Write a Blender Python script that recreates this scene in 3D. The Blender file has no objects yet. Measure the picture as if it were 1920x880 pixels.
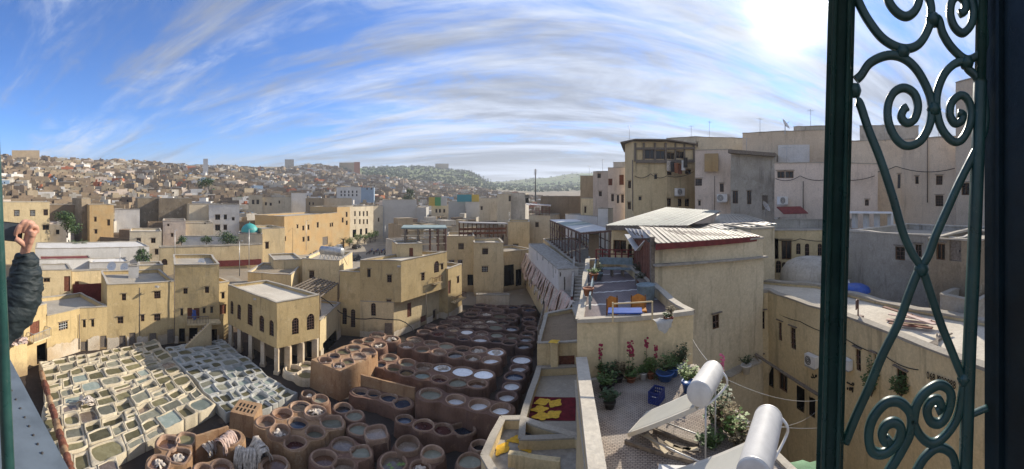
import bpy, bmesh, math, random
import numpy as np
from math import sin, cos, pi, radians, sqrt, atan2, floor
from mathutils import Vector, Matrix, noise
from mathutils.geometry import delaunay_2d_cdt

# ---------------------------------------------------------------- camera, sky, sun, exposure
sc = bpy.context.scene
COL = sc.collection
F, Y0, ZC = 700.0, 366.0, 21.0          # photo pixels per radian, eye-level row, eye height above the tannery floor
camd = bpy.data.cameras.new('camera'); cam = bpy.data.objects.new('camera', camd); COL.objects.link(cam); sc.camera = cam
cam.location = (0, 0, ZC); cam.rotation_euler = (pi/2, 0, 0)
camd.type = 'PANO'; camd.panorama_type = 'CENTRAL_CYLINDRICAL'      # the photograph is a swept phone panorama
camd.central_cylindrical_range_u_min = -960/F; camd.central_cylindrical_range_u_max = 960/F
camd.central_cylindrical_range_v_min = -(880-Y0)/F; camd.central_cylindrical_range_v_max = Y0/F
camd.central_cylindrical_radius = 1.0
camd.clip_start = 0.02; camd.clip_end = 20000

SUN_AZ, SUN_EL = (1482-960)/F, math.atan((Y0-8)/F)
SUN_DIR = Vector((sin(SUN_AZ)*cos(SUN_EL), cos(SUN_AZ)*cos(SUN_EL), sin(SUN_EL)))
w = bpy.data.worlds.new('World'); sc.world = w; w.use_nodes = True
nt = w.node_tree; N = nt.nodes; L = nt.links; N.clear()
def wn(t, **k):
    n = N.new(t)
    for a, b in k.items():
        if a.startswith('_'): n.inputs[int(a[1:])].default_value = b
        else: setattr(n, a, b)
    return n
def wm(op, a, b=None, c=None):
    n = wn('ShaderNodeMath', operation=op)
    for i, v in enumerate((a, b, c)):
        if v is None: continue
        if isinstance(v, (int, float)): n.inputs[i].default_value = v
        else: L.new(v, n.inputs[i])
    return n.outputs[0]
def wramp(v, a, b, lo=0., hi=1.):
    n = wn('ShaderNodeMapRange', interpolation_type='SMOOTHSTEP'); L.new(v, n.inputs[0])
    for i, q in enumerate((a, b, lo, hi)): n.inputs[i+1].default_value = q
    return n.outputs[0]
sky = wn('ShaderNodeTexSky', sky_type='NISHITA', sun_disc=False, sun_elevation=SUN_EL, sun_rotation=SUN_AZ,
         altitude=400, air_density=1.0, dust_density=0.1, ozone_density=1.5)
geo = wn('ShaderNodeTexCoord'); nrm = wn('ShaderNodeVectorMath', operation='NORMALIZE'); L.new(geo.outputs['Generated'], nrm.inputs[0])
sep = wn('ShaderNodeSeparateXYZ'); L.new(nrm.outputs[0], sep.inputs[0])
zz = wm('ADD', wm('MAXIMUM', sep.outputs[2], 0.0), 0.16)
comb = wn('ShaderNodeCombineXYZ'); L.new(wm('DIVIDE', sep.outputs[0], zz), comb.inputs[0]); L.new(wm('DIVIDE', sep.outputs[1], zz), comb.inputs[1])
def cloud(rot, scale, sx, sy, detail, rough, dist, off=(0, 0, 0)):
    mp = wn('ShaderNodeMapping'); L.new(comb.outputs[0], mp.inputs[0])
    mp.inputs['Rotation'].default_value = (0, 0, rot); mp.inputs['Scale'].default_value = (sx, sy, 1); mp.inputs['Location'].default_value = off
    nz = wn('ShaderNodeTexNoise'); L.new(mp.outputs[0], nz.inputs['Vector'])
    nz.inputs['Scale'].default_value = scale; nz.inputs['Detail'].default_value = detail
    nz.inputs['Roughness'].default_value = rough; nz.inputs['Distortion'].default_value = dist
    return nz.outputs['Fac']
streak = cloud(0.30, 1.5, 0.42, 1.5, 8, .60, .8, (3.1, 1.7, 0))     # long cirrus streaks
wisps = cloud(0.75, 3.6, 0.5, 1.3, 9, .66, 1.2, (7.3, 2.2, 0))      # finer torn wisps
cover = cloud(0.0, 0.42, 1, 1, 2, .5, .2, (5.2, 8.6, 0))            # which part of the sky is veiled
clr = wn('ShaderNodeVectorMath', operation='DOT_PRODUCT'); L.new(nrm.outputs[0], clr.inputs[0]); clr.inputs[1].default_value = Vector((-.80, .46, .38)).normalized()
side = wramp(clr.outputs['Value'], 0.60, 1.0, 0.05, -0.12)         # the veil thins out over the far left hills
dens = wm('ADD', wm('ADD', wm('MULTIPLY', streak, .62), wm('MULTIPLY', wisps, .38)), wm('ADD', wm('MULTIPLY', wm('SUBTRACT', cover, .5), .30), side))
low = wramp(sep.outputs[2], 0.0, 0.22, 0.13, 0.0)
mask = wm('MULTIPLY', wramp(wm('ADD', dens, low), 0.33, 0.63), 0.96)
dot = wn('ShaderNodeVectorMath', operation='DOT_PRODUCT'); L.new(nrm.outputs[0], dot.inputs[0]); dot.inputs[1].default_value = SUN_DIR
dp = wm('MAXIMUM', dot.outputs['Value'], 0.0)
fwd = wm('ADD', wm('MULTIPLY', wm('POWER', dp, 8.), .12), wm('ADD', wm('MULTIPLY', wm('POWER', dp, 60.), 1.5), wm('MULTIPLY', wm('POWER', dp, 500.), 22.0)))
thick = wramp(cloud(0.38, 1.1, 0.38, 1.7, 6, .62, .6, (1.4, 6.1, 0)), .36, .64, 1.32, .62)   # thicker veils have greyer undersides
cc = wn('ShaderNodeCombineXYZ')
for i, b in enumerate((2.5, 2.78, 3.35)): L.new(wm('ADD', wm('MULTIPLY', fwd, (1.0, .97, .86)[i]), wm('MULTIPLY', thick, b)), cc.inputs[i])
tint = wn('ShaderNodeMix', data_type='RGBA', blend_type='MULTIPLY'); tint.inputs['Factor'].default_value = 1.0
L.new(sky.outputs[0], tint.inputs['A']); tint.inputs['B'].default_value = (.33, .55, .90, 1)
hz = wn('ShaderNodeMix', data_type='RGBA'); L.new(wramp(sep.outputs[2], -.02, .20, .85, 0.), hz.inputs['Factor'])
L.new(tint.outputs['Result'], hz.inputs['A']); hz.inputs['B'].default_value = (2.0, 2.55, 3.4, 1)
mixc = wn('ShaderNodeMix', data_type='RGBA'); L.new(mask, mixc.inputs['Factor']); L.new(hz.outputs['Result'], mixc.inputs['A']); L.new(cc.outputs[0], mixc.inputs['B'])
veil = wn('ShaderNodeCombineXYZ')
for i in range(3): L.new(wm('MULTIPLY', fwd, (.30, .29, .26)[i]), veil.inputs[i])
addv = wn('ShaderNodeVectorMath', operation='ADD'); L.new(mixc.outputs['Result'], addv.inputs[0]); L.new(veil.outputs[0], addv.inputs[1])
bg = wn('ShaderNodeBackground'); L.new(addv.outputs[0], bg.inputs[0]); bg.inputs[1].default_value = 0.1
out = wn('ShaderNodeOutputWorld'); L.new(bg.outputs[0], out.inputs[0])

sund = bpy.data.lights.new('sun', 'SUN'); sun = bpy.data.objects.new('sun', sund); COL.objects.link(sun)
sund.energy = 3.15; sund.angle = radians(0.55); sund.color = (1.0, .91, .77)
sun.rotation_euler = SUN_DIR.to_track_quat('Z', 'Y').to_euler(); sun.location = (30, 40, 80)
sc.view_settings.view_transform = 'Standard'; sc.view_settings.look = 'None'; sc.view_settings.gamma = 1.0
sc.view_settings.use_curve_mapping = False; sc.view_settings.exposure = 1.2
sc.render.engine = 'CYCLES'; sc.cycles.max_bounces = 6; sc.cycles.diffuse_bounces = 4; sc.cycles.volume_bounces = 0
sc.cycles.use_denoising = True

# ---------------------------------------------------------------- pixels <-> places
rnd = random.Random(7)
def th(px): return (px-960)/F
def P(px, r): return Vector((r*sin(th(px)), r*cos(th(px)), 0))
def Zat(py, r): return ZC+(Y0-py)*r/F
def R(py, z): return (ZC-z)*F/(py-Y0)
def G(px, py, z):
    p = P(px, R(py, z)); p.z = z; return p
def PR(px, py, r):
    p = P(px, r); p.z = Zat(py, r); return p
def hit(px, A, B):                     # where the bearing px meets the vertical plane through A and B
    t = th(px); d = (sin(t), cos(t)); e = (B[0]-A[0], B[1]-A[1])
    den = d[0]*e[1]-d[1]*e[0]
    r = (A[0]*e[1]-A[1]*e[0])/den
    L2 = e[0]*e[0]+e[1]*e[1]
    s = ((d[0]*r-A[0])*e[0]+(d[1]*r-A[1])*e[1])/L2
    return s, r

# ---------------------------------------------------------------- objects
ORG = {}
def props(o, label=None, cat=None, group=None, kind=None):
    if label: o['label'] = label
    if cat: o['category'] = cat
    if group: o['group'] = group
    if kind: o['kind'] = kind
    return o
def thing(name, label, cat, loc, group=None, kind=None):
    o = bpy.data.objects.new(name, None); COL.objects.link(o); o.location = loc; o.empty_display_size = .2
    ORG[o.name] = Vector(loc); return props(o, label, cat, group, kind)
def place(name, me, parent=None, M=None):
    o = bpy.data.objects.new(name, me); COL.objects.link(o)
    if M is not None:
        o.matrix_basis = Matrix.Translation(-ORG[parent.name]) @ M if parent is not None and parent.name in ORG else M
    if parent is not None:
        o.parent = parent
        if parent.name in ORG and M is None: ORG[o.name] = ORG[parent.name]
    return o
class MB:
    def __init__(s): s.v = []; s.f = []; s.sm = []; s.mi = []
    def add(s, vs, fs, smooth=False, mi=0):
        b = len(s.v); s.v += [tuple(v) for v in vs]
        for f in fs: s.f.append([b+i for i in f]); s.sm.append(smooth); s.mi.append(mi)
    def quad(s, a, b, c, d, mi=0): s.add((a, b, c, d), ((0, 1, 2, 3),), False, mi)
    def box(s, c, sz, rz=0., M=None, mi=0, taper=1.0):
        hx, hy, hz = sz[0]/2, sz[1]/2, sz[2]/2; ca, sa = cos(rz), sin(rz); vs = []
        for z in (-hz, hz):
            k = taper if z > 0 else 1.0
            for x, y in ((-hx, -hy), (hx, -hy), (hx, hy), (-hx, hy)):
                p = Vector((c[0]+(x*ca-y*sa)*k, c[1]+(x*sa+y*ca)*k, c[2]+z)); vs.append(M @ p if M else p)
        s.add(vs, ((0, 3, 2, 1), (4, 5, 6, 7), (0, 1, 5, 4), (1, 2, 6, 5), (2, 3, 7, 6), (3, 0, 4, 7)), False, mi)
    def prism(s, poly, z0, z1, cap=True, mi=0):
        n = len(poly); b0 = [(p[0], p[1], z0) for p in poly]; b1 = [(p[0], p[1], z1) for p in poly]
        fs = [(i, (i+1) % n, n+(i+1) % n, n+i) for i in range(n)]
        if cap: fs += [tuple(range(n, 2*n)), tuple(reversed(range(n)))]
        s.add(b0+b1, fs, False, mi)
    def tube(s, pts, rad, n=8, cap=True, mi=0, flat=1.0, up=None):
        pts = [Vector(p) for p in pts]; m = len(pts); vs = []
        prev = None
        for i, p in enumerate(pts):
            t = (pts[min(i+1, m-1)]-pts[max(i-1, 0)])
            if t.length < 1e-9: t = Vector((0, 0, 1))
            t.normalize()
            ref = up if up is not None else (prev if prev is not None else (Vector((0, 0, 1)) if abs(t.z) < .9 else Vector((1, 0, 0))))
            x = ref-t*ref.dot(t)
            if x.length < 1e-6: x = t.orthogonal()
            x.normalize(); y = t.cross(x); prev = x
            r = rad[i] if isinstance(rad, (list, tuple)) else rad
            for k in range(n): a = 2*pi*k/n; vs.append(p+x*(cos(a)*r)+y*(sin(a)*r*flat))
        fs = [(i*n+k, i*n+(k+1) % n, (i+1)*n+(k+1) % n, (i+1)*n+k) for i in range(m-1) for k in range(n)]
        if cap: fs += [tuple(reversed(range(n))), tuple((m-1)*n+k for k in range(n))]
        s.add(vs, fs, n > 5, mi)
    def bar(s, a, b, w, h=None, mi=0, upv=None):             # rectangular beam from a to b
        a, b = Vector(a), Vector(b); h = h or w; t = (b-a).normalized()
        ref = upv or (Vector((0, 0, 1)) if abs(t.z) < .95 else Vector((1, 0, 0)))
        x = t.cross(ref).normalized(); y = x.cross(t)
        vs = [q+x*(sx*w/2)+y*(sy*h/2) for q in (a, b) for sx, sy in ((-1, -1), (1, -1), (1, 1), (-1, 1))]
        s.add(vs, ((0, 3, 2, 1), (4, 5, 6, 7), (0, 1, 5, 4), (1, 2, 6, 5), (2, 3, 7, 6), (3, 0, 4, 7)), False, mi)
    def lathe(s, c, prof, n=20, mi=0, wob=0., M=None, smooth=True):
        vs = []; c = Vector(c); ph = rnd.random()*6
        for r, z in prof:
            for k in range(n):
                a = 2*pi*k/n; q = r*(1+wob*sin(2*a+ph)+wob*.6*sin(3*a+ph*2))
                p = Vector((q*cos(a), q*sin(a), z)); vs.append(c+(M @ p if M else p))
        m = len(prof)
        s.add(vs, [(i*n+k, i*n+(k+1) % n, (i+1)*n+(k+1) % n, (i+1)*n+k) for i in range(m-1) for k in range(n)], smooth, mi)
    def mesh(s, name, mats, org=(0, 0, 0)):
        me = bpy.data.meshes.new(name); o = Vector(org)
        me.from_pydata([(v[0]-o[0], v[1]-o[1], v[2]-o[2]) for v in s.v], [], s.f)
        for m in (mats if isinstance(mats, (list, tuple)) else [mats]): me.materials.append(m)
        me.polygons.foreach_set('use_smooth', s.sm)
        if any(s.mi): me.polygons.foreach_set('material_index', s.mi)
        me.update(); return me
    def build(s, name, mats, parent=None, org=None):
        if parent is not None: org = ORG.get(parent.name, Vector((0, 0, 0)))
        elif org is None:
            a = np.array(s.v); org = Vector((float(a[:, 0].mean()), float(a[:, 1].mean()), float(a[:, 2].min())))
        o = place(name, s.mesh(name, mats, org), parent)
        if parent is None: o.location = org; ORG[o.name] = Vector(org)
        return o

# ---------------------------------------------------------------- materials
class NT:
    def __init__(s, name):
        s.m = bpy.data.materials.new(name); s.m.use_nodes = True; s.t = s.m.node_tree; s.n = s.t.nodes; s.l = s.t.links
        s.b = s.n['Principled BSDF']; g = s.n.new('ShaderNodeNewGeometry'); s.pos = g.outputs['Position']
        oi = s.n.new('ShaderNodeObjectInfo'); s.rand = oi.outputs['Random']
    def set(s, sock, v):
        if isinstance(v, (int, float)): sock.default_value = v
        elif isinstance(v, (tuple, list)): sock.default_value = tuple(v)+((1,) if len(v) == 3 and len(sock.default_value) == 4 else ())
        else: s.l.new(v, sock)
    def noise(s, scale, detail=4, rough=.55, vec=None, sc=None, dist=0.):
        v = vec or s.pos
        if sc:
            mp = s.n.new('ShaderNodeMapping'); s.l.new(v, mp.inputs[0]); mp.inputs['Scale'].default_value = sc; v = mp.outputs[0]
        q = s.n.new('ShaderNodeTexNoise'); s.l.new(v, q.inputs['Vector'])
        q.inputs['Scale'].default_value = scale; q.inputs['Detail'].default_value = detail; q.inputs['Roughness'].default_value = rough; q.inputs['Distortion'].default_value = dist
        return q.outputs['Fac']
    def ramp(s, v, a, b, lo=0., hi=1.):
        q = s.n.new('ShaderNodeMapRange'); q.interpolation_type = 'SMOOTHSTEP'; s.l.new(v, q.inputs[0])
        for i, x in enumerate((a, b, lo, hi)): q.inputs[i+1].default_value = x
        return q.outputs[0]
    def math(s, op, a, b=0.):
        q = s.n.new('ShaderNodeMath'); q.operation = op; s.set(q.inputs[0], a); s.set(q.inputs[1], b); return q.outputs[0]
    def mix(s, f, a, b, mode='MIX'):
        q = s.n.new('ShaderNodeMix'); q.data_type = 'RGBA'; q.blend_type = mode
        s.set(q.inputs['Factor'], f); s.set(q.inputs['A'], a); s.set(q.inputs['B'], b); return q.outputs['Result']
    def bump(s, h, strength=.4, dist=.03):
        q = s.n.new('ShaderNodeBump'); s.l.new(h, q.inputs['Height']); q.inputs['Strength'].default_value = strength; q.inputs['Distance'].default_value = dist
        s.l.new(q.outputs[0], s.b.inputs['Normal'])
    def done(s, col, rough=.9, spec=.3, metal=0.):
        s.set(s.b.inputs['Base Color'], col); s.set(s.b.inputs['Roughness'], rough); s.set(s.b.inputs['Metallic'], metal); s.b.inputs['Specular IOR Level'].default_value = spec
        return s.m
def mul(c, k): return tuple(x*k for x in c)
def plaster(name, c1, c2=None, stain=(.13, .10, .07), streak=.45, patch=.35, patchc=None, bump=.5, vary=.25, scale=1.0, splash=False):
    t = NT(name); c2 = c2 or mul(c1, .72)
    a = t.mix(t.ramp(t.noise(.28*scale, 6, .6), .3, .7), c1, c2)
    a = t.mix(t.math('MULTIPLY', t.ramp(t.noise(.9*scale, 7, .68, sc=(1.6, 1.6, .16)), .52, .78), streak), a, stain)          # rain streaks
    a = t.mix(t.math('MULTIPLY', t.ramp(t.noise(.55*scale, 8, .72), .56, .66), patch), a, patchc or mul(c1, 1.18))             # repairs, bare patches
    a = t.mix(t.ramp(t.noise(7*scale, 5, .7), .25, .75, 0, .42), a, mul(c2, .55))
    a = t.mix(t.math('MULTIPLY', t.ramp(t.noise(1.7*scale, 9, .75, sc=(1, 1, .45), dist=.6), .50, .70), .45*min(1, streak*1.6)), a, mul(c2, .5))   # damp blotches
    a = t.mix(t.math('MULTIPLY', t.ramp(t.noise(.42*scale, 9, .7, dist=.4), .60, .645), .5*min(1, patch*1.6)), a, mul(c2, .62))                # bare render where the wash has gone
    if splash:                                                                                                                     # rising damp and dye splashes at the foot
        zs = t.n.new('ShaderNodeSeparateXYZ'); t.l.new(t.pos, zs.inputs[0]); lo = t.ramp(t.math('ADD', zs.outputs[2], t.math('MULTIPLY', t.noise(.8, 7, .7), -3.2)), -1.6, .6, .75, 0.)
        a = t.mix(lo, a, (.20, .135, .08))
    k = t.n.new('ShaderNodeHueSaturation'); s_ = t.math('ADD', t.math('MULTIPLY', t.rand, vary), 1-vary/2); t.l.new(s_, k.inputs['Value']); t.l.new(a, k.inputs['Color'])
    h = t.math('ADD', t.noise(3.0*scale, 8, .7), t.math('MULTIPLY', t.noise(22*scale, 3, .6), .35)); t.bump(h, bump, .05)
    return t.done(k.outputs[0], .93, .15)
def simple(name, c, rough=.7, spec=.3, metal=0., var=.2, nscale=4., bump=0., c2=None):
    t = NT(name); a = t.mix(t.ramp(t.noise(nscale, 5, .6), .3, .7), c, c2 or mul(c, 1-var))
    if bump: t.bump(t.noise(nscale*3, 6, .65), bump, .02)
    return t.done(a, rough, spec, metal)
def water(name, c, rough=.08, c2=None, scum=.3, spec=.5):
    t = NT(name); a = t.mix(t.ramp(t.noise(1.1, 6, .65, dist=1.), .42, .66), c, c2 or mul(c, 1.5))
    a = t.mix(t.math('MULTIPLY', t.ramp(t.noise(3.2, 6, .7), .58, .72), scum), a, (.42, .40, .34))
    k = t.n.new('ShaderNodeHueSaturation'); t.l.new(t.math('ADD', t.math('MULTIPLY', t.rand, .7), .65), k.inputs['Value']); t.l.new(a, k.inputs['Color'])
    t.bump(t.noise(2.5, 3, .5), .05, .02)
    return t.done(k.outputs[0], t.ramp(t.noise(2.2, 5, .6), .4, .7, rough, rough+.25), spec)
M = {}
M['yellow'] = plaster('yellow_plaster', (.66, .505, .265), (.56, .42, .21), streak=.6, patch=.5, patchc=(.72, .59, .36), splash=True)
M['yellow2'] = plaster('pale_yellow_plaster', (0.71, 0.57, 0.34), (0.61, 0.48, 0.28), streak=.65, patch=.5, splash=True)
M['yellowgrime'] = plaster('grimy_yellow_plaster', (0.72, 0.58, 0.34), (0.6, 0.48, 0.28), stain=(.10, .085, .06), streak=.75, patch=.3)
M['shade'] = plaster('cream_stained_plaster', (0.74, 0.63, 0.43), (0.63, 0.53, 0.35), stain=(.12, .095, .065), streak=.95, patch=.35)
M['orange'] = plaster('orange_plaster', (.52, .335, .15), (.50, .37, .20), stain=(.30, .15, .06), streak=.45, patch=.4)
M['cream'] = plaster('cream_plaster', (0.7, 0.6, 0.43), (0.6, 0.5, 0.35), streak=.55, patch=.45)
M['pink'] = plaster('pink_plaster', (0.73, 0.61, 0.5), (0.63, 0.52, 0.42), streak=.55, patch=.45)
M['white'] = plaster('whitewash', (.72, .70, .66), (.62, .59, .54), stain=(.30, .27, .22), streak=.35, patch=.2)
M['greywall'] = plaster('pale_grey_render', (.52, .50, .46), (.46, .44, .40), streak=.12, patch=.1, bump=.2)
M['weather'] = plaster('weathered_wall', (0.6, 0.55, 0.47), (0.42, 0.38, 0.31), stain=(.07, .065, .055), streak=.85, patch=.7, patchc=(.60, .56, .48), bump=1.0)
M['tan'] = plaster('tan_plaster', (.42, .32, .20), (.34, .26, .165), streak=.5, patch=.4)
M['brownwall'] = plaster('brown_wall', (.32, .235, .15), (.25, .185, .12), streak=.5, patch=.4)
M['ruin'] = plaster('eroded_masonry', (.36, .29, .20), (.24, .19, .13), streak=.6, patch=.7, patchc=(.52, .45, .34), bump=1.3)
M['limebase'] = plaster('lime_washed_base', (.66, .59, .48), (.50, .38, .24), stain=(.25, .17, .09), streak=.6, patch=.6)
M['roof'] = plaster('roof_screed', (.47, .42, .34), (.37, .33, .27), stain=(.16, .14, .11), streak=.2, patch=.5, bump=.6)
M['rooflight'] = plaster('pale_roof_screed', (.62, .56, .45), (.50, .44, .35), stain=(.22, .18, .13), streak=.2, patch=.4, bump=.5)
M['lime'] = plaster('lime_crust', (.58, .51, .38), (.48, .41, .29), stain=(.36, .29, .18), streak=.4, patch=.5, patchc=(.68, .62, .50), bump=.9, scale=1.6)
M['limeshade'] = plaster('shaded_lime_crust', (.50, .49, .44), (.38, .38, .35), stain=(.26, .25, .21), streak=.4, patch=.5, patchc=(.62, .61, .57), bump=.9, scale=1.6)  # greyer copy of the lime crust: shade put into its colour
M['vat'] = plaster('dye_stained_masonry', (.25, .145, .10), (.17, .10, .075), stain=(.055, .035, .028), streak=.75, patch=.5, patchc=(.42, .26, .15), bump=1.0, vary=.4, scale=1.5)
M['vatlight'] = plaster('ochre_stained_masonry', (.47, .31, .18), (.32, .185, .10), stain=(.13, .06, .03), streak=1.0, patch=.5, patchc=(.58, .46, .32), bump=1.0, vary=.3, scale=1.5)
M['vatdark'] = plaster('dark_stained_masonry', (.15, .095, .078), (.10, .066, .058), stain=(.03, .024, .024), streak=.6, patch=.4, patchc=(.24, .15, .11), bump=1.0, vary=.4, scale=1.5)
M['floor'] = plaster('wet_tannery_floor', (.07, .054, .044), (.042, .034, .03), stain=(.03, .025, .02), streak=.2, patch=.5, patchc=(.19, .14, .10), bump=.8)
M['w_olive'] = water('olive_lime_water', (.15, .132, .066), .35, (.20, .18, .098), .25, .15)
M['w_grey'] = water('grey_lime_water', (.17, .165, .12), .35, (.23, .225, .17), .25, .15)
M['w_dolive'] = water('dark_olive_water', (.085, .076, .04), .35, (.12, .108, .06), .25, .15)
M['w_teal'] = water('pale_teal_water', (.20, .235, .20), .3, (.27, .30, .26), .25, .18)
M['w_dark'] = water('dark_dye_water', (.022, .02, .022), .05, (.04, .035, .035), .15)
M['w_blue'] = water('blue_black_dye', (.018, .028, .05), .05, (.035, .05, .075), .12)
M['w_brown'] = water('brown_dye_water', (.12, .06, .035), .10, (.17, .09, .05), .2)
M['w_red'] = water('maroon_dye_water', (.075, .026, .024), .10, (.11, .04, .035), .15)
M['w_mud'] = water('muddy_dye_water', (.20, .15, .11), .12, (.27, .21, .16), .25)
M['w_white'] = water('painted_sky_reflection', (.74, .75, .74), .25, (.80, .80, .79), 0.)  # white colour painted in for the sky mirrored on these vats
M['vatrim'] = plaster('sunlit_vat_rim', (.40, .27, .19), (.27, .17, .115), stain=(.10, .06, .045), streak=.5, patch=.6, patchc=(.56, .44, .33), bump=1.0, vary=.5, scale=2.0)  # rims coloured lighter than their blocks, standing in for sun on them
M['vatrimdark'] = plaster('dark_vat_rim', (.25, .17, .13), (.17, .11, .09), stain=(.06, .045, .04), streak=.5, patch=.6, patchc=(.36, .28, .22), bump=1.0, vary=.5, scale=2.0)  # same painted lightening for the rims of the dark blocks
M['hide'] = simple('raw_hide', (.66, .57, .47), .8, .2, var=.45, nscale=5, bump=.6)
M['hidepink'] = simple('pinkish_hide', (.50, .35, .28), .85, .2, var=.4, nscale=3, bump=.6, c2=(.60, .47, .40))
M['hideyellow'] = simple('saffron_hide', (.75, .46, .05), .75, .2, var=.3, nscale=5, bump=.4)
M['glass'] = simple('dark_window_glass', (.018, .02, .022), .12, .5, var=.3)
M['dark'] = simple('painted_interior_shade', (.02, .017, .014), .95, .1, var=.4)  # near-black colour standing in for the shade inside openings
M['wood'] = simple('brown_wood', (.17, .085, .04), .75, .25, var=.5, nscale=7, bump=.4)
M['woodred'] = simple('red_brown_boards', (.20, .075, .045), .75, .25, var=.45, nscale=5, bump=.4)
M['woodgrey'] = simple('weathered_grey_wood', (.24, .20, .16), .85, .2, var=.45, nscale=8, bump=.5)
M['iron'] = simple('dark_window_iron', (.05, .045, .042), .6, .4, var=.3)
M['rust'] = simple('rusty_steel', (.17, .095, .07), .75, .3, var=.45, nscale=6, bump=.3, c2=(.11, .07, .06))
M['redpaint'] = simple('dark_red_paint', (.20, .042, .036), .7, .3, var=.35, nscale=3, bump=.2)
M['concrete'] = simple('concrete', (.40, .37, .32), .92, .2, var=.35, nscale=2, bump=.5)
M['whitepaint'] = simple('white_paint', (.74, .73, .70), .6, .3, var=.12, nscale=3)
M['bluepaint'] = simple('blue_plastic', (.03, .09, .36), .45, .4, var=.3)
M['tealdome'] = simple('turquoise_dome_paint', (.06, .36, .33), .55, .4, var=.2)
M['leaf'] = simple('green_leaf', (.055, .105, .028), .6, .3, var=.5, nscale=2.5, c2=(.10, .15, .045))
M['leafdark'] = simple('dark_leaf', (.028, .055, .022), .6, .3, var=.5, nscale=1.5, c2=(.05, .085, .03))
M['leaffresh'] = simple('fresh_leaf', (.11, .19, .04), .6, .3, var=.4, nscale=3, c2=(.18, .24, .06))
M['leafdry'] = simple('dry_leaf', (.22, .17, .09), .8, .2, var=.5, nscale=3)
M['bark'] = simple('bark', (.13, .095, .065), .95, .1, var=.5, nscale=9, bump=.7)
M['terracotta'] = simple('terracotta', (.36, .15, .08), .8, .25, var=.35, nscale=6)
M['steel'] = simple('galvanised_steel', (.52, .52, .51), .45, .5, .6, var=.25, nscale=3)
M['rubber'] = simple('black_rubber', (.015, .015, .016), .7, .3)
# ---------------------------------------------------------------- ground of the tannery
mb = MB(); gx = []
gn = 60
for j in range(gn+1):
    for i in range(gn+1):
        x = -62+i*76/gn; y = 2+j*96/gn; mb.v.append((x, y, .05*noise.noise(Vector((x*.3, y*.3, 0)))-.03))
for j in range(gn):
    for i in range(gn): mb.f.append([j*(gn+1)+i, j*(gn+1)+i+1, (j+1)*(gn+1)+i+1, (j+1)*(gn+1)+i]); mb.sm.append(True); mb.mi.append(0)
props(mb.build('tannery_yard', M['floor'], org=Vector((0, 0, 0))), kind='structure')

# ---------------------------------------------------------------- crumpled hides
def ribbon(mb, p, d, ln, wd, sag, lift, seg=5, up=Vector((0, 0, 1))):
    d = Vector(d).normalized(); s = d.cross(up)
    s = s.normalized() if s.length > 1e-4 else Vector((1, 0, 0)); vs = []
    ph = rnd.random()*6
    for i in range(seg+1):
        t = i/seg; c = Vector(p)+d*(ln*t)+up*(lift*sin(t*pi*.9)-sag*t*t)+s*(.12*ln*sin(ph+t*4))
        w_ = wd*(.55+.45*sin(pi*(.15+.8*t)))
        tw = .9*sin(ph*1.7+t*3.)
        q = s*cos(tw)+up*sin(tw); vs += [c-q*w_*.5, c+up*(.2*wd), c+q*w_*.5]
    fs = []
    for i in range(seg):
        for k in range(2): a = i*3+k; fs.append((a, a+1, a+4, a+3))
    mb.add(vs, fs, True)
def hides_in(c, rad, n=11):
    mb = MB()
    for i in range(n):
        a = rnd.random()*2*pi; q = rad*.75*sqrt(rnd.random()); b = rnd.random()*2*pi
        ln = rad*rnd.uniform(.5, .9)
        p = Vector((c[0]+q*cos(a)*.6-cos(b)*ln*.5, c[1]+q*sin(a)*.6-sin(b)*ln*.5, c[2]-.02))
        ribbon(mb, p, (cos(b), sin(b), 0), ln, rad*rnd.uniform(.3, .5), .02, rnd.uniform(.05, .16))
    return mb

# ---------------------------------------------------------------- white lime pits: irregular walled basins
def basin(block, loop, zt, wall, rd, depth, wmat, mat):
    c = sum((Vector(p) for p in loop), Vector((0, 0)))/len(loop); n = len(loop)
    hw = min((Vector(p)-c).length for p in loop)
    k = max(.45, 1-wall/hw); rr = sum((Vector(p)-c).length for p in loop)/n*k*.97
    inner = []
    for p in loop:
        q = Vector(p)-c; a = q*k; b = q.normalized()*min(rr, q.length*k*1.02)
        inner.append(c+a*(1-rd)+b*rd)
    zs = [zt+.09*noise.noise(Vector((p[0]*.9, p[1]*.9, 3.)))+.04*noise.noise(Vector((p[0]*3., p[1]*3., 3.))) for p in loop]
    rings = [[(p[0], p[1], -.1) for p in loop],
             [(p[0], p[1], z-.012) for p, z in zip(loop, zs)],
             [(c.x+(p[0]-c.x)*.992, c.y+(p[1]-c.y)*.992, z) for p, z in zip(loop, zs)],
             [(p[0]*.92+q.x*.08, p[1]*.92+q.y*.08, z+.02) for p, q, z in zip(loop, inner, zs)],
             [(p[0]*.2+q.x*.8, p[1]*.2+q.y*.8, z+.01) for p, q, z in zip(loop, inner, zs)],
             [(q.x, q.y, z-.06) for q, z in zip(inner, zs)],
             [(q.x+(c.x-q.x)*.04, q.y+(c.y-q.y)*.04, zt-depth-.15) for q in inner]]
    mb = MB(); m = len(rings)
    mb.add([v for r_ in rings for v in r_], [(i*n+j, i*n+(j+1) % n, (i+1)*n+(j+1) % n, (i+1)*n+j) for i in range(m-1) for j in range(n)], True)
    b = mb.build('basin', mat, block)
    mb = MB(); mb.add([(q.x, q.y, zt-depth) for q in inner], [tuple(range(n))]); mb.build('water', wmat, b)
    return b, c
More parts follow.
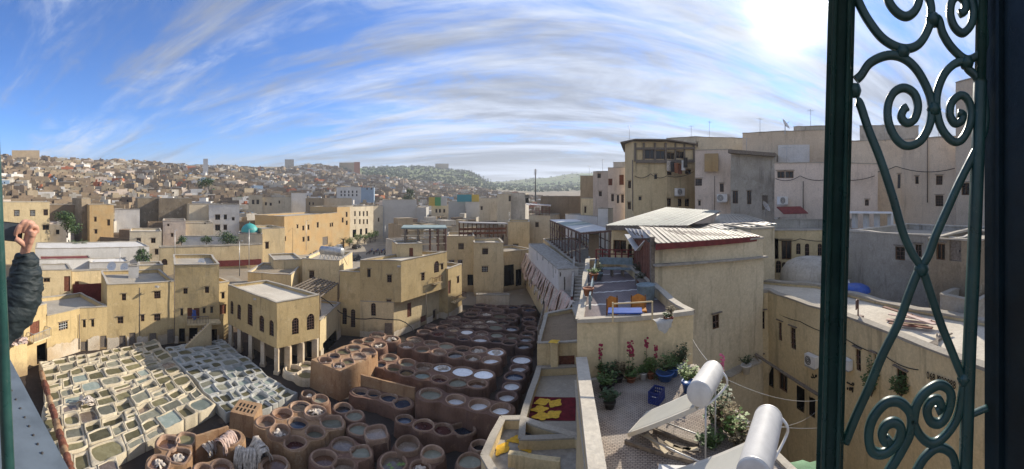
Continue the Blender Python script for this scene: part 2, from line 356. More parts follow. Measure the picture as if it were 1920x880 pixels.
def lime_block(name, label, Q, rows, per, zf, mat, waters, skip=None, seed=1, group=None):
    rg = random.Random(seed); Q = [Vector(q) for q in Q]
    loc = sum(Q, Vector((0, 0)))/4
    t = thing(name, label, 'basins', (loc.x, loc.y, 0), group)
    def pos(u, v):
        p = (Q[0]*(1-u)+Q[1]*u)*(1-v)+(Q[3]*(1-u)+Q[2]*u)*v
        d = noise.noise_vector(Vector((p.x*.16+seed, p.y*.16, 1.)))
        e = noise.noise_vector(Vector((p.x*.6, p.y*.6, 4.+seed)))
        return Vector((p.x+d.x*.55+e.x*.22, p.y+d.y*.55+e.y*.22))
    vs = [0]
    for j in range(rows): vs.append(vs[-1]+rg.uniform(.8, 1.2))
    vs = [v/vs[-1] for v in vs]
    for j in range(rows):
        v0, v1 = vs[j], vs[j+1]; us = [0]; n = per+rg.choice((-1, 0, 0, 1))
        for i in range(n): us.append(us[-1]+rg.uniform(.65, 1.35))
        us = [u/us[-1] for u in us]
        for i in range(n):
            u0, u1 = us[i]+.0012, us[i+1]-.0012
            subs = [(u0, u1, v0+.0012, v1-.0012)]
            if rg.random() < .12: vm = v0+(v1-v0)*rg.uniform(.4, .6); subs = [(u0, u1, v0+.001, vm-.001), (u0, u1, vm+.001, v1-.001)]
            for a0, a1, b0, b1 in subs:
                c = pos((a0+a1)/2, (b0+b1)/2)
                if skip and skip(c.x, c.y): continue
                K = 5
                lp = [pos(a0+(a1-a0)*s/K, b0) for s in range(K)]+[pos(a1, b0+(b1-b0)*s/K) for s in range(K)]+[pos(a1-(a1-a0)*s/K, b1) for s in range(K)]+[pos(a0, b1-(b1-b0)*s/K) for s in range(K)]
                zt = zf((a0+a1)/2, (b0+b1)/2)+rg.choice((-.02, 0, 0, .01, .02, .03, .12, -.12))
                basin(t, lp, zt, rg.uniform(.075, .17), rg.choice((.05, .15, .3, .45, .6, .9)), rg.choice((.05, .08, .1, .14, .2, .32)), M[rg.choice(waters)], mat)
    return t
def zA(u, v): return .85+(.22 if v < .32 else 0.)+(.12 if u > .5 and v > .55 else 0)
lime_block('lime_pits', 'cream lime pits with olive water under the yellow house with small doors',
           [(-42.6, 13.2), (-42.2, 30.0), (-22.4, 24.0), (-21.5, 7.6)], 13, 9, zA, M['lime'],
           ['w_olive']*6+['w_grey']*4+['w_dolive']*3+['w_teal', 'w_mud'], skip=lambda x, y: (x > -25.3 and y > 13.3), seed=3)
lime_block('lime_pits', 'lime pits toned grey for shade with dark and teal water beside the arcaded yellow house',
           [(-39.0, 28.9), (-36.2, 37.0), (-20.6, 31.6), (-22.6, 24.6)], 11, 6, lambda u, v: .9+.15*(v < .5), M['limeshade'],
           ['w_dolive']*5+['w_grey']*5+['w_teal']*3+['w_olive'], skip=lambda x, y: x > -23.6 and y < 26.9, seed=11)
mb = hides_in(G(160, 752, 1.3), 1.3, 16); props(mb.build('hide_heap', M['hide']), 'crumpled pale hides heaped on a wall between the cream lime pits', 'hides')

# ---------------------------------------------------------------- round dye vats
def contour(cs, pad, k=.45, step=.14):                 # smooth outline round a cluster of vats
    cx = np.array([c[0] for c in cs]); cy = np.array([c[1] for c in cs]); cr = np.array([c[2] for c in cs])+pad
    x0, x1, y0, y1 = (cx-cr).min()-.6, (cx+cr).max()+.6, (cy-cr).min()-.6, (cy+cr).max()+.6
    X = np.arange(x0, x1, step); Y = np.arange(y0, y1, step)
    gx, gy = np.meshgrid(X, Y); acc = np.zeros_like(gx)
    for a, b, r in zip(cx, cy, cr): acc += np.exp(-(np.hypot(gx-a, gy-b)-r)/k*2.2)
    f = -np.log(np.maximum(acc, 1e-30))*k/2.2
    seg = {}
    def lerp(p, q, fp, fq): t = fp/(fp-fq); return (p[0]+(q[0]-p[0])*t, p[1]+(q[1]-p[1])*t)
    ins = f < 0
    for j in range(len(Y)-1):
        row = ins[j, :-1].astype(int)+2*ins[j, 1:]+4*ins[j+1, 1:]+8*ins[j+1, :-1]
        for i in np.nonzero((row > 0) & (row < 15))[0]:
            c = int(row[i]); E = {}
            def e(q):
                if q == 0: return ('h', i, j), lerp((X[i], Y[j]), (X[i+1], Y[j]), f[j, i], f[j, i+1])
                if q == 1: return ('v', i+1, j), lerp((X[i+1], Y[j]), (X[i+1], Y[j+1]), f[j, i+1], f[j+1, i+1])
                if q == 2: return ('h', i, j+1), lerp((X[i], Y[j+1]), (X[i+1], Y[j+1]), f[j+1, i], f[j+1, i+1])
                return ('v', i, j), lerp((X[i], Y[j]), (X[i], Y[j+1]), f[j, i], f[j+1, i])
            T = {1: [(3, 0)], 2: [(0, 1)], 3: [(3, 1)], 4: [(1, 2)], 5: [(3, 2), (1, 0)], 6: [(0, 2)], 7: [(3, 2)], 8: [(2, 3)], 9: [(2, 0)], 10: [(0, 3), (2, 1)], 11: [(2, 1)], 12: [(1, 3)], 13: [(1, 0)], 14: [(0, 3)]}
            for a, b in T[c]:
                ka, pa = e(a); kb, pb = e(b); seg[ka] = (kb, pa)
    loops = []
    while seg:
        k0 = next(iter(seg)); lp = []; kk = k0
        while kk in seg: nk, p = seg.pop(kk); lp.append(p); kk = nk
        if len(lp) > 8: loops.append(lp)
    def area(l): a = np.array(l); return .5*np.sum(a[:, 0]*np.roll(a[:, 1], -1)-np.roll(a[:, 0], -1)*a[:, 1])
    lp = max(loops, key=lambda l: abs(area(l)))
    if area(lp) < 0: lp = lp[::-1]
    return lp[::2]
def se(a, n): return 1/((abs(cos(a))**n+abs(sin(a))**n)**(1/n))
LEAFVAT = None
def vat_block(label, mats, zt, vats, outline=None, pad=.28, z0=-.1, name='dye_vat_block', k=.45, rimmat=None):
    """vats: (px, py, width_px, colour, shape) in photo pixels at the rim's height"""
    cs = []
    for (px, py, wp, colr, *sh) in vats:
        raised = 'r' in (sh[0] if sh else '')
        z = zt+(.25 if raised else 0); p = G(px, py, z); rr = (p.x**2+p.y**2)**.5
        cs.append((p.x, p.y, max(.45, wp*1.06*rr/F/2), colr, sh[0] if sh else '', z))
    for _ in range(3):                                   # rims of neighbours touch, never cross
        for i in range(len(cs)):
            for j in range(len(cs)):
                if i != j:
                    dd = math.hypot(cs[i][0]-cs[j][0], cs[i][1]-cs[j][1]); need = cs[i][2]+cs[j][2]+.12
                    if dd < need: k_ = max(.6, (dd-.12)/(need-.12)); cs[i] = cs[i][:2]+(max(.4, cs[i][2]*k_),)+cs[i][3:]; cs[j] = cs[j][:2]+(max(.4, cs[j][2]*k_),)+cs[j][3:]
    loc = (sum(c[0] for c in cs)/len(cs), sum(c[1] for c in cs)/len(cs), 0)
    t = thing(name, label, 'vats', loc)
    poly = [G(px, py, zt).xy for px, py in outline] if outline else [Vector(p) for p in contour(cs, pad, k)]
    ar = .5*sum(poly[i].x*poly[(i+1) % len(poly)].y-poly[(i+1) % len(poly)].x*poly[i].y for i in range(len(poly)))
    if ar < 0: poly = poly[::-1]
    # top with holes
    V2 = [Vector(p) for p in poly]; faces = [list(range(len(poly)))]
    for c in cs:
        b = len(V2); n = 18; rot = .6
        for q in range(n):
            a = 2*pi*q/n; r_ = (c[2]+.05)*(se(a, 4) if 's' in c[4] else 1)
            V2.append(Vector((c[0]+r_*cos(a+rot), c[1]+r_*sin(a+rot))))
        faces.append(list(range(b, b+n)))
    vo, eo, fo, ov, oe, of = delaunay_2d_cdt(V2, [], faces, 1, 1e-4)
    mb = MB()
    keep = [f for f, o in zip(fo, of) if 0 in o and not any(q > 0 for q in o)]
    zz_ = [zt+.05*noise.noise(Vector((v.x*1.3, v.y*1.3, 5.))) for v in vo]
    mb.add([(v.x, v.y, z) for v, z in zip(vo, zz_)], keep, True)
    n = len(poly); cen = Vector(loc[:2])
    def outz(p): return zt+.05*noise.noise(Vector((p.x*1.3, p.y*1.3, 5.)))
    ring = []
    for (dz, grow) in ((0, 0), (-.10, .05), (-.5, .07), (None, .13)):
        for p in poly:
            d = (p-cen).normalized()*grow*(1 if dz is not None and dz else 1)
            wob = .05*noise.noise(Vector((p.x*1.7, p.y*1.7, (dz or -2)*2)))
            ring.append((p.x+d.x*(1+wob*8), p.y+d.y*(1+wob*8), (outz(p)+dz) if dz is not None else z0))
    mb.add(ring, [(i*n+j, (i+1)*n+j, (i+1)*n+(j+1) % n, i*n+(j+1) % n) for i in range(3) for j in range(n)], True)
    mb.build('block_body', mats, t)
    for (x, y, r_, colr, sh, z) in cs:
        hid = colr.startswith('h'); cn = colr[1:] if hid else colr
        dep = {'white': .10, 'whitelow': .38}.get(cn, rnd.choice((.14, .2, .28, .38)))
        cn = 'white' if cn == 'whitelow' else cn
        rot = .6; n = 22; mb = MB(); ph = rnd.random()*6; lip = .06+rnd.random()*.05
        low = z-.25-.7 if 'r' in sh else z-.12
        prof = [(r_+.18+(.04 if 'r' in sh else 0), low), (r_+.17, z+.0), (r_+.14, z+lip*.8), (r_+.09, z+lip), (r_+.03, z+lip*.7), (r_+.01, z-.02), (r_-.02, z-dep-.2)]
        vs = []
        for (q, zz2) in prof:
            for a_ in range(n):
                a = 2*pi*a_/n; kq = (se(a, 4) if 's' in sh else 1)*(1+.04*sin(2*a+ph)+.025*sin(3*a+2*ph))
                vs.append((x+q*kq*cos(a+rot), y+q*kq*sin(a+rot), zz2+.025*sin(2*a+ph*3)*(1 if zz2 > z-.05 else 0)))
        mb.add(vs, [(i*n+j, i*n+(j+1) % n, (i+1)*n+(j+1) % n, (i+1)*n+j) for i in range(len(prof)-1) for j in range(n)], True)
        v = mb.build('vat', rimmat or {M['vat']: M['vatrim'], M['vatdark']: M['vatrimdark'], M['vatlight']: M['vatrim']}.get(mats, mats), t)
        mb = MB(); mb.add([(x+(r_-.01)*(se(2*pi*a/n, 4) if 's' in sh else 1)*1.02*cos(2*pi*a/n+rot), y+(r_-.01)*(se(2*pi*a/n, 4) if 's' in sh else 1)*1.02*sin(2*pi*a/n+rot), z-dep) for a in range(n)], [tuple(range(n))])
        mb.build('water', M['w_'+(cn or 'brown')], v)
        if hid: hides_in((x, y, z-dep+.02), r_, 12).build('soaking_hides', M['hide'], v)
    return t
def VZ(ox, oy, s, lst): return [(ox+a[0]/s, oy+a[1]/s, a[2]/s, a[3], *(a[4:])) for a in lst]
r1 = lambda l: VZ(620, 555, 4.8, l)
r2 = lambda l: VZ(420, 640, 5.5, l)
r3 = lambda l: VZ(260, 740, 6.0, l)
r4 = lambda l: VZ(560, 700, 4.889, l)
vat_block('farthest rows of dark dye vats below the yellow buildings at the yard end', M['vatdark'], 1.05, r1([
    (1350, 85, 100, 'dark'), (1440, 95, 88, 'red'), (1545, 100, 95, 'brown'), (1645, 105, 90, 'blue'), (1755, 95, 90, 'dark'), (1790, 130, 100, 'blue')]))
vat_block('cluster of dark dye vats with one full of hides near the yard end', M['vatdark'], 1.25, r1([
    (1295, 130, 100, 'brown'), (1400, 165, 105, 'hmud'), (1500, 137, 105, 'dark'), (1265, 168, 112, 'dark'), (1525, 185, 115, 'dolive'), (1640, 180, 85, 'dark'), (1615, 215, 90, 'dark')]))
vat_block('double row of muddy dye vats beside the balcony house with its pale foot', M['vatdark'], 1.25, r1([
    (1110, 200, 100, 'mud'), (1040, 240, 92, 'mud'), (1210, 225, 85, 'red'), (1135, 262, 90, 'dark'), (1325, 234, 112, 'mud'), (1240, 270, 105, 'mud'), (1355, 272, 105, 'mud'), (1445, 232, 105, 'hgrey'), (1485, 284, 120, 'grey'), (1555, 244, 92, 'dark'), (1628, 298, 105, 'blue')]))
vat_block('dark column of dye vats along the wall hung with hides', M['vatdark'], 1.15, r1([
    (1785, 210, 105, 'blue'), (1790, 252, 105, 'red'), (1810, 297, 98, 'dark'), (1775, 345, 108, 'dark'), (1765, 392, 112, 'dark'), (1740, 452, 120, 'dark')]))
vat_block('double row of dye vats with a brimming vat painted white for sky reflection, below the stepped yellow house', M['vatdark'], 1.25, r1([
    (905, 272, 85, 'mud'), (840, 325, 100, 'mud'), (1000, 292, 88, 'dark'), (1105, 308, 98, 'mud'), (965, 342, 102, 'red'), (1225, 328, 108, 'white'), (1080, 359, 106, 'grey'), (1200, 381, 106, 'blue'), (1360, 342, 105, 'mud'), (1345, 392, 132, 'whitelow'), (1495, 355, 112, 'grey'), (1490, 402, 108, 'dark'), (1635, 370, 110, 'grey'), (1610, 422, 112, 'dark')]))
vat_block('long double row of dye vats ending in a vat of white hides', M['vat'], 1.35, r1([
    (755, 398, 120, 'mud'), (685, 450, 116, 'hmud'), (905, 428, 112, 'mud'), (825, 485, 116, 'grey'), (1040, 455, 122, 'grey'), (975, 510, 118, 'mud'), (1185, 480, 118, 'dark'), (1330, 490, 128, 'hmud'), (1125, 535, 130, 'dark'), (1280, 560, 122, 'hgrey'), (1485, 510, 140, 'hwhite'), (1445, 580, 145, 'whitelow')]))
vat_block('double row of dye vats with two large vats painted white for sky reflection at one end', M['vat'], 1.35, r1([
    (530, 558, 128, 'grey'), (445, 620, 100, 'blue'), (565, 650, 126, 'dolive'), (685, 605, 138, 'grey'), (840, 640, 136, 'mud'), (685, 690, 126, 'dark'), (825, 718, 126, 'teal'), (1005, 652, 146, 'hwhite'), (1188, 685, 172, 'white'), (1375, 710, 168, 'white'), (980, 752, 128, 'red'), (1145, 787, 145, 'grey'), (1320, 792, 155, 'brown')]))
vat_block('single file of vats with painted white sky reflections and blue dye along the foot of the right wall', M['vatdark'], 1.35, r1([
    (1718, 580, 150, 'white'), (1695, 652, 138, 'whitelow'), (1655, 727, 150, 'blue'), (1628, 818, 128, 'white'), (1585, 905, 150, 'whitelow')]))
vat_block('small group of muddy vats against the big yellow house with arched windows', M['vat'], 1.15, r1([
    (425, 355, 112, 'mud'), (545, 390, 125, 'hbrown'), (340, 402, 102, 'grey'), (240, 420, 92, 'mud'), (430, 447, 120, 'hmud')]))
vat_block('tall square-cornered block of vats with rust-streaked sides', M['vatlight'], 3.0, r2([
    (1045, 200, 140, 'hmud', 's'), (1135, 157, 150, 'blue', 's'), (1185, 252, 124, 'hdark', 's'), (1275, 212, 140, 'dolive', 's'), (1230, 112, 180, 'olive', 's'), (1390, 157, 140, 'mud', 's'), (1335, 75, 150, 'grey', 's'), (1485, 107, 148, 'mud', 's')]),
    outline=[(420+a/5.5, 640+b/5.5) for a, b in ((900, 190), (1195, 312), (1460, 182), (1580, 105), (1485, 55), (1330, 22), (1215, 55))])
vat_block('low pale block of olive vats at the foot of the arcaded house', M['limebase'], .7, r2([(715, 290, 150, 'olive'), (845, 247, 120, 'olive'), (842, 347, 160, 'olive')]))
vat_block('pair of low round vats below the tall rust-streaked block', M['vat'], 1.0, r2([(870, 550, 150, 'hbrown', 'r'), (990, 600, 175, 'grey', 'r')]))
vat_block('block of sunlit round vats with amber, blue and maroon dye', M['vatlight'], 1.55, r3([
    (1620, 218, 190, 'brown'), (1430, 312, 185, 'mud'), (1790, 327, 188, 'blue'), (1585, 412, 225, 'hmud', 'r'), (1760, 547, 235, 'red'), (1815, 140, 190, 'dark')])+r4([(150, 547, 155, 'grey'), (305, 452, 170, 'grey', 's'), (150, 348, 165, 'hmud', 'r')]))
vat_block('row of blue-black vats in front of the long plank-like wall', M['vat'], 1.15, r4([(565, 172, 138, 'blue'), (690, 192, 128, 'blue'), (828, 227, 145, 'blue'), (950, 278, 150, 'blue', 's')]), pad=.4)
vat_block('raised row of four round vats with painted white sky reflections and blue dye', M['vat'], 2.5, r4([(1210, 195, 175, 'grey'), (1440, 247, 155, 'whitelow'), (1655, 290, 165, 'whitelow'), (1852, 333, 165, 'whitelow')]), pad=.42, k=.7)
vat_block('row of tub-like vats with blue and maroon dye below the raised row', M['vat'], 1.25, r4([(970, 427, 125, 'blue'), (1145, 482, 158, 'red'), (1325, 517, 156, 'red'), (1510, 512, 160, 'blue', 's')]), pad=.2)
vat_block('pair of joined tubs with black dye beside the plank-like wall', M['vat'], 1.15, r4([(405, 322, 145, 'dark'), (512, 392, 145, 'grey')]), pad=.2)
vat_block('pair of vats, one rounded square with muddy water', M['vat'], 1.25, r4([(550, 517, 155, 'grey'), (712, 550, 175, 'mud', 'sr')]))
vat_block('four vats with grey and red-brown water in the yard centre', M['vat'], 1.35, r4([(410, 662, 190, 'mud'), (235, 778, 212, 'brown'), (570, 728, 155, 'grey', 's'), (415, 855, 185, 'mud')]))
vat_block('four vats with milky water, one with floating green leaves', M['vat'], 1.25, r4([(1000, 655, 195, 'mud', 'r'), (1225, 730, 178, 'grey', 'r'), (870, 820, 215, 'mud'), (1115, 870, 175, 'hbrown')]))
vat_block('two vats tucked against the yellow trough wall', M['vat'], 1.15, r4([(1570, 812, 188, 'grey', 'r'), (1655, 662, 125, 'dark', 'r')]))
vat_block('squarish ochre vats filled with red-brown dye and hides beside the cream pits', M['vatlight'], 1.55, r3([(330, 542, 205, 'brown', 's'), (535, 505, 180, 'olive', 's'), (230, 775, 200, 'hbrown', 's'), (448, 690, 205, 'hbrown', 's')]))
vat_block('wide amber vat next to the draped white hides', M['vatlight'], 1.45, r3([(1525, 800, 250, 'brown')]))
vat_block('pair of amber and black vats in front of the ragged hides', M['vatlight'], 1.45, r3([(930, 815, 190, 'brown'), (730, 862, 190, 'dark')]))
# leaves floating on one vat
c = G(560+870/4.889, 700+820/4.889, 1.6)
for i in range(5):
    a = rnd.random()*6; q = rnd.uniform(.2, .8); mb = MB(); ctr = Vector((c.x+q*cos(a), c.y+q*sin(a), 1.32)); vs = [ctr]
    for k_ in range(10):
        an = k_*2*pi/10; rr = .26 if k_ % 2 else .10; vs.append(ctr+Vector((rr*cos(an), rr*sin(an), .02*sin(k_))))
    mb.add(vs, [(0, k_+1, (k_+1) % 10+1) for k_ in range(10)]); props(mb.build('floating_leaf', M['leaffresh']), 'pale green leaf floating on a muddy vat', 'leaf', 'leaves floating on a muddy vat')
# the long upright slab behind the blue-black vats, and other low slabs
def slab(name, label, cat, a, b, z0, z1, th_, mat, cap=None):
    a, b = Vector((a[0], a[1], 0)), Vector((b[0], b[1], 0)); d = (b-a).normalized(); n = Vector((-d.y, d.x, 0))*th_/2; mb = MB()
    seg = max(2, int((b-a).length/.6)); top = []
    for i in range(seg+1):
        p = a+(b-a)*i/seg; wz = z1+.06*noise.noise(p*.9); top.append((p, wz))
    for s in (1, -1):
        mb.add([(p+n*s)+Vector((0, 0, z)) for p, wz in top for z in (z0, wz)], [((i*2, i*2+2, i*2+3, i*2+1) if s < 0 else (i*2, i*2+1, i*2+3, i*2+2)) for i in range(seg)])
    mb.add([(p+n*s)+Vector((0, 0, wz)) for p, wz in top for s in (1, -1)], [(i*2, i*2+1, i*2+3, i*2+2) for i in range(seg)])
    for p, wz in (top[0], top[-1]): mb.quad(p-n+Vector((0, 0, z0)), p+n+Vector((0, 0, z0)), p+n+Vector((0, 0, wz)), p-n+Vector((0, 0, wz)))
    o = mb.build(name, mat); return props(o, label, cat)
slab('vat_wall', 'long upright rust-brown slab behind the blue-black vats', 'wall', G(677, 702, 2.25), G(778, 727, 2.25), 0, 2.25, .22, M['vatlight'])
slab('vat_wall', 'brown slab between the squarish ochre vats and the cream pits', 'wall', G(366, 818, 2.3), G(428, 799, 2.3), 0, 2.3, .2, M['vatlight'])
# draped bundles of hides
def bundle(px, py, z, rad, h, n, label, mat='hide', z0=0., rot=None):
    """a stack of hides folded over a bar: long flaps hanging to both sides, ragged and overlapping"""
    c = G(px, py, z); mb = MB(); rot = rnd.random()*3 if rot is None else rot; ax = Vector((cos(rot), sin(rot), 0)); sd = Vector((-sin(rot), cos(rot), 0))
    for i in range(n):
        s = (i/(n-1)-.5)*2*rad+rnd.uniform(-.05, .05); wd = rnd.uniform(.10, .2); lift = rnd.uniform(0, .22); vs = []; lean = rnd.uniform(-.35, .35); K = 10
        L1, L2 = h*rnd.uniform(.7, 1.15), h*rnd.uniform(.5, 1.1); ph = rnd.random()*6
        for k_ in range(K+1):
            t = k_/K*2-1; drop = (L2 if t > 0 else L1)*max(0, abs(t)-.22)/.78; out_ = (.16+.35*min(1, abs(t)*1.4)+.12*sin(abs(t)*5+ph))*(1 if t > 0 else -1)*min(1, abs(t)*3)
            p = Vector((c.x, c.y, z+lift+.16*(1-t*t)-drop))+ax*(s+lean*abs(t)*.5)+sd*out_
            q = ax*(wd*.5*(1-.3*abs(t)))+Vector((0, 0, .05*sin(ph+k_)))
            vs += [p-q, p+sd*(.05*(1 if t > 0 else -1))+Vector((0, 0, .03)), p+q]
        mb.add(vs, [(k_*3+q_, k_*3+q_+1, k_*3+q_+4, k_*3+q_+3) for k_ in range(K) for q_ in range(2)], True)
    return props(mb.build('hide_bundle', M[mat]), label, 'hides')
bundle(461, 850, 1.7, .75, 1.2, 30, 'white folded hides draped over a vat rim beside the amber vats')
bundle(488, 840, 1.9, .85, 1.1, 34, 'cream and brown hides slung next to the white folded hides')
vat_block('round ochre drum carrying a heap of ragged hides', M['vatlight'], 1.55, [(432, 822, 34, 'brown', '')], pad=.4)
bundle(424, 824, 1.75, .75, .9, 30, 'ragged tan hides heaped on a round ochre drum', 'hidepink')
bundle(390, 835, 1.3, .6, .6, 26, 'shaggy grey-white fleeces beside the ochre drum')
# square draining block; dark plates on its top stand in for shaded slots
def drain():
    c = G(462, 763, 1.9); t = thing('draining_block', 'square ochre block with a slatted draining top beside the sunlit vats', 'block', (c.x, c.y, 0)); mb = MB()
    mb.box((c.x, c.y, .85), (2.4, 2.4, 1.9), .35, taper=.92); mb.build('block_body', M['vatlight'], t)
    for i in range(5):
        for j in range(2):
            mb = MB(); q = Matrix.Rotation(.35, 3, 'Z') @ Vector((-.7+i*.35, -.42+j*.75, 0)); mb.box((c.x+q.x, c.y+q.y, 1.805), (.17, .5, .02), .35); mb.build('slot_shade', M['dark'], t)
drain()
# the edge of rolled brown hides along the near parapet of the pits
for i in range(13):
    p = G(78+i*4.6, 700+i*15.5, 1.5); q = G(78+(i+1)*4.6, 700+(i+1)*15.5, 1.5); mb = MB()
    pts = [p+(q-p)*s+Vector((0, 0, .25*noise.noise(Vector((i+s*2, 3, 1))))) for s in (-.1, .25, .5, .75, 1.1)]
    mb.tube(pts, [rnd.uniform(.22, .38) for _ in pts], 9); props(mb.build('hide_roll', M['woodred' if i % 3 else 'vatlight']), 'rolled red-brown hide in the line along the cream pits', 'hides', 'line of rolled hides beside the cream pits')
# ---------------------------------------------------------------- buildings
WC = {}
def win_mesh(kind, w_, h_):
    """window pieces in local axes: x along the wall, y into the wall, z up, origin at lower left of the opening"""
    key = (kind, round(w_*10), round(h_*10))
    if key in WC: return WC[key]
    res = []; fr = MB(); fw = min(.07, w_*.1); d0 = .10
    arch = kind == 'a'; zc = h_-w_/2
    if kind in 'gwaB':
        if arch:
            for s in (0, w_-fw): fr.box((s+fw/2, d0, zc/2), (fw, .06, zc))
            n = 10; pts = [(w_/2+w_/2*cos(pi*i/n), zc+w_/2*sin(pi*i/n)) for i in range(n+1)]; inn = [(w_/2+(w_/2-fw)*cos(pi*i/n), zc+(w_/2-fw)*sin(pi*i/n)) for i in range(n+1)]
            fr.add([(p[0], d0-.03, p[1]) for p in pts]+[(p[0], d0-.03, p[1]) for p in inn], [(i, i+1, n+1+i+1, n+1+i) for i in range(n)])
            # spandrels fill the square corners of the opening
            sp = MB()
            for sgn in (0, 1):
                cx = 0 if sgn else w_; arc = [(w_/2+(-1 if sgn else 1)*w_/2*cos(pi/2*i/5), zc+w_/2*sin(pi/2*i/5)) for i in range(6)]
                sp.add([(cx, 0., h_)]+[(a, 0., b) for a, b in arc], [(0, i+1, i+2) if sgn else (0, i+2, i+1) for i in range(5)])
                sp.add([(a, yy, b) for a, b in arc for yy in (0., .18)], [(i*2, i*2+1, i*2+3, i*2+2) for i in range(5)])
            res.append(('arch_infill', sp.mesh('arch_infill', M['yellow']), None))
        else:
            for s in (0, w_-fw): fr.box((s+fw/2, d0, h_/2), (fw, .06, h_))
            for s in (0, h_-fw): fr.box((w_/2, d0, s+fw/2), (w_-2*fw, .06, fw))
            if kind in 'wB' and w_ > .5: fr.box((w_/2, d0, h_/2), (fw, .05, h_-2*fw))
        main = ('window', fr.mesh('window_frame', M['bluepaint' if kind == 'B' else 'wood']))
        pn = MB(); pn.quad((0, .16, 0), (w_, .16, 0), (w_, .16, h_), (0, .16, h_)); subs = [('pane', pn.mesh('pane', M['glass']))]
        if kind in 'ga':
            gr = MB(); nx = max(2, int(w_/.28)); nz = max(2, int(h_/.32))
            for i in range(1, nx): gr.bar((w_*i/nx, .04, .02), (w_*i/nx, .04, h_-.02 if not arch else min(h_-.02, zc+sqrt(max(0, (w_/2)**2-(w_*i/nx-w_/2)**2)))), .035)
            for i in range(1, nz): gr.bar((.02, .04, h_*i/nz), (w_-.02, .04, h_*i/nz), .035)
            subs.append(('grille', gr.mesh('grille', M['whitepaint' if kind == 'g' and w_ > 1.2 else 'rust'])))
        if arch: subs.append(res[0][:2])
    elif kind in 'db':
        fr.box((w_/2, .13, h_/2), (w_, .05, h_))
        for i in range(1, 4): fr.box((w_*i/4, .10, h_/2), (.02, .02, h_*.96))
        main = ('door', fr.mesh('door', M['woodred' if kind == 'b' else 'woodgrey']))
        hd = MB(); hd.box((w_*.82, .08, h_*.48), (.06, .06, .14)); subs = [('handle', hd.mesh('handle', M['iron']))]
    else:                                                        # open doorway with depth; inside painted near-black in place of shade
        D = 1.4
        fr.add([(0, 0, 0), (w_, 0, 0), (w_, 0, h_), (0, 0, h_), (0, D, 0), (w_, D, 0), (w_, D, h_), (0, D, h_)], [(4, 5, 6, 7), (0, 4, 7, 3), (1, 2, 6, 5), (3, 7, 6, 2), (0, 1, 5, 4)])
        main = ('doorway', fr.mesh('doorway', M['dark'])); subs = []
    WC[key] = (main, subs); return WC[key]
def densify(a, step):
    r_ = [a[0]]
    for x in a[1:]:
        k = int((x-r_[-1])/step)
        b0 = r_[-1]
        r_ += [b0+(x-b0)*i/(k+1) for i in range(1, k+1)]+[x]
    return r_
def wob(p):                                    # old hand-laid walls: nothing is quite flat or plumb
    n = noise.noise_vector(Vector((p[0]*.38, p[1]*.38, p[2]*.38)))*.07+noise.noise_vector(Vector((p[0]*1.3, p[1]*1.3, p[2]*1.3)))*.022
    return (p[0]+n.x, p[1]+n.y, p[2])
def facade(mb, A, B, z0, z1, ops, nrm_, dep=.18):
    Lw = (B-A).length; d = (B-A)/Lw
    us = densify(sorted({0., Lw}|{o[0] for o in ops}|{o[1] for o in ops}), 1.0); vs = densify(sorted({z0, z1}|{o[2] for o in ops}|{o[3] for o in ops}), 1.0)
    for i in range(len(us)-1):
        for j in range(len(vs)-1):
            uc, vc = (us[i]+us[i+1])/2, (vs[j]+vs[j+1])/2
            if any(o[0] < uc < o[1] and o[2] < vc < o[3] for o in ops): continue
            a, b = A+d*us[i], A+d*us[i+1]
            mb.quad((a.x, a.y, vs[j]), (b.x, b.y, vs[j]), (b.x, b.y, vs[j+1]), (a.x, a.y, vs[j+1]))
    for o in ops:
        a, b = A+d*o[0], A+d*o[1]; i_ = -nrm_*dep
        for p, q, zl, zh in ((a, a, o[2], o[3]), (b, b, o[2], o[3])):
            mb.quad((p.x, p.y, zl), (p.x+i_.x, p.y+i_.y, zl), (p.x+i_.x, p.y+i_.y, zh), (p.x, p.y, zh))
        for zc in (o[2], o[3]): mb.quad((a.x, a.y, zc), (b.x, b.y, zc), (b.x+i_.x, b.y+i_.y, zc), (a.x+i_.x, a.y+i_.y, zc))
def ccw(poly):
    a = .5*sum(poly[i].x*poly[(i+1) % len(poly)].y-poly[(i+1) % len(poly)].x*poly[i].y for i in range(len(poly)))
    return poly if a > 0 else poly[::-1]
def inset(poly, d):
    n = len(poly); res = []
    for i in range(n):
        p0, p1, p2 = poly[i-1], poly[i], poly[(i+1) % n]
        e1 = (p1-p0).normalized(); e2 = (p2-p1).normalized(); n1 = Vector((-e1.y, e1.x)); n2 = Vector((-e2.y, e2.x))
        m = n1+n2; m = m/max(.3, m.length_squared)*2*.5*2 if False else (n1+n2)/(1+n1.dot(n2)+1e-6)
        res.append(p1+m*d)
    return res
def XY(p): return Vector((p[0], p[1]))
def front(pts, depth, side=None):             # footprint from camera-facing corner points, pushed back away from the camera
    pts = [XY(p) for p in pts]; d = pts[-1]-pts[0]; n = Vector((-d.y, d.x)).normalized(); m = (pts[0]+pts[-1])/2
    if n.dot(m) < 0: n = -n
    return pts+[p+n*depth for p in (pts[-1], pts[0])]
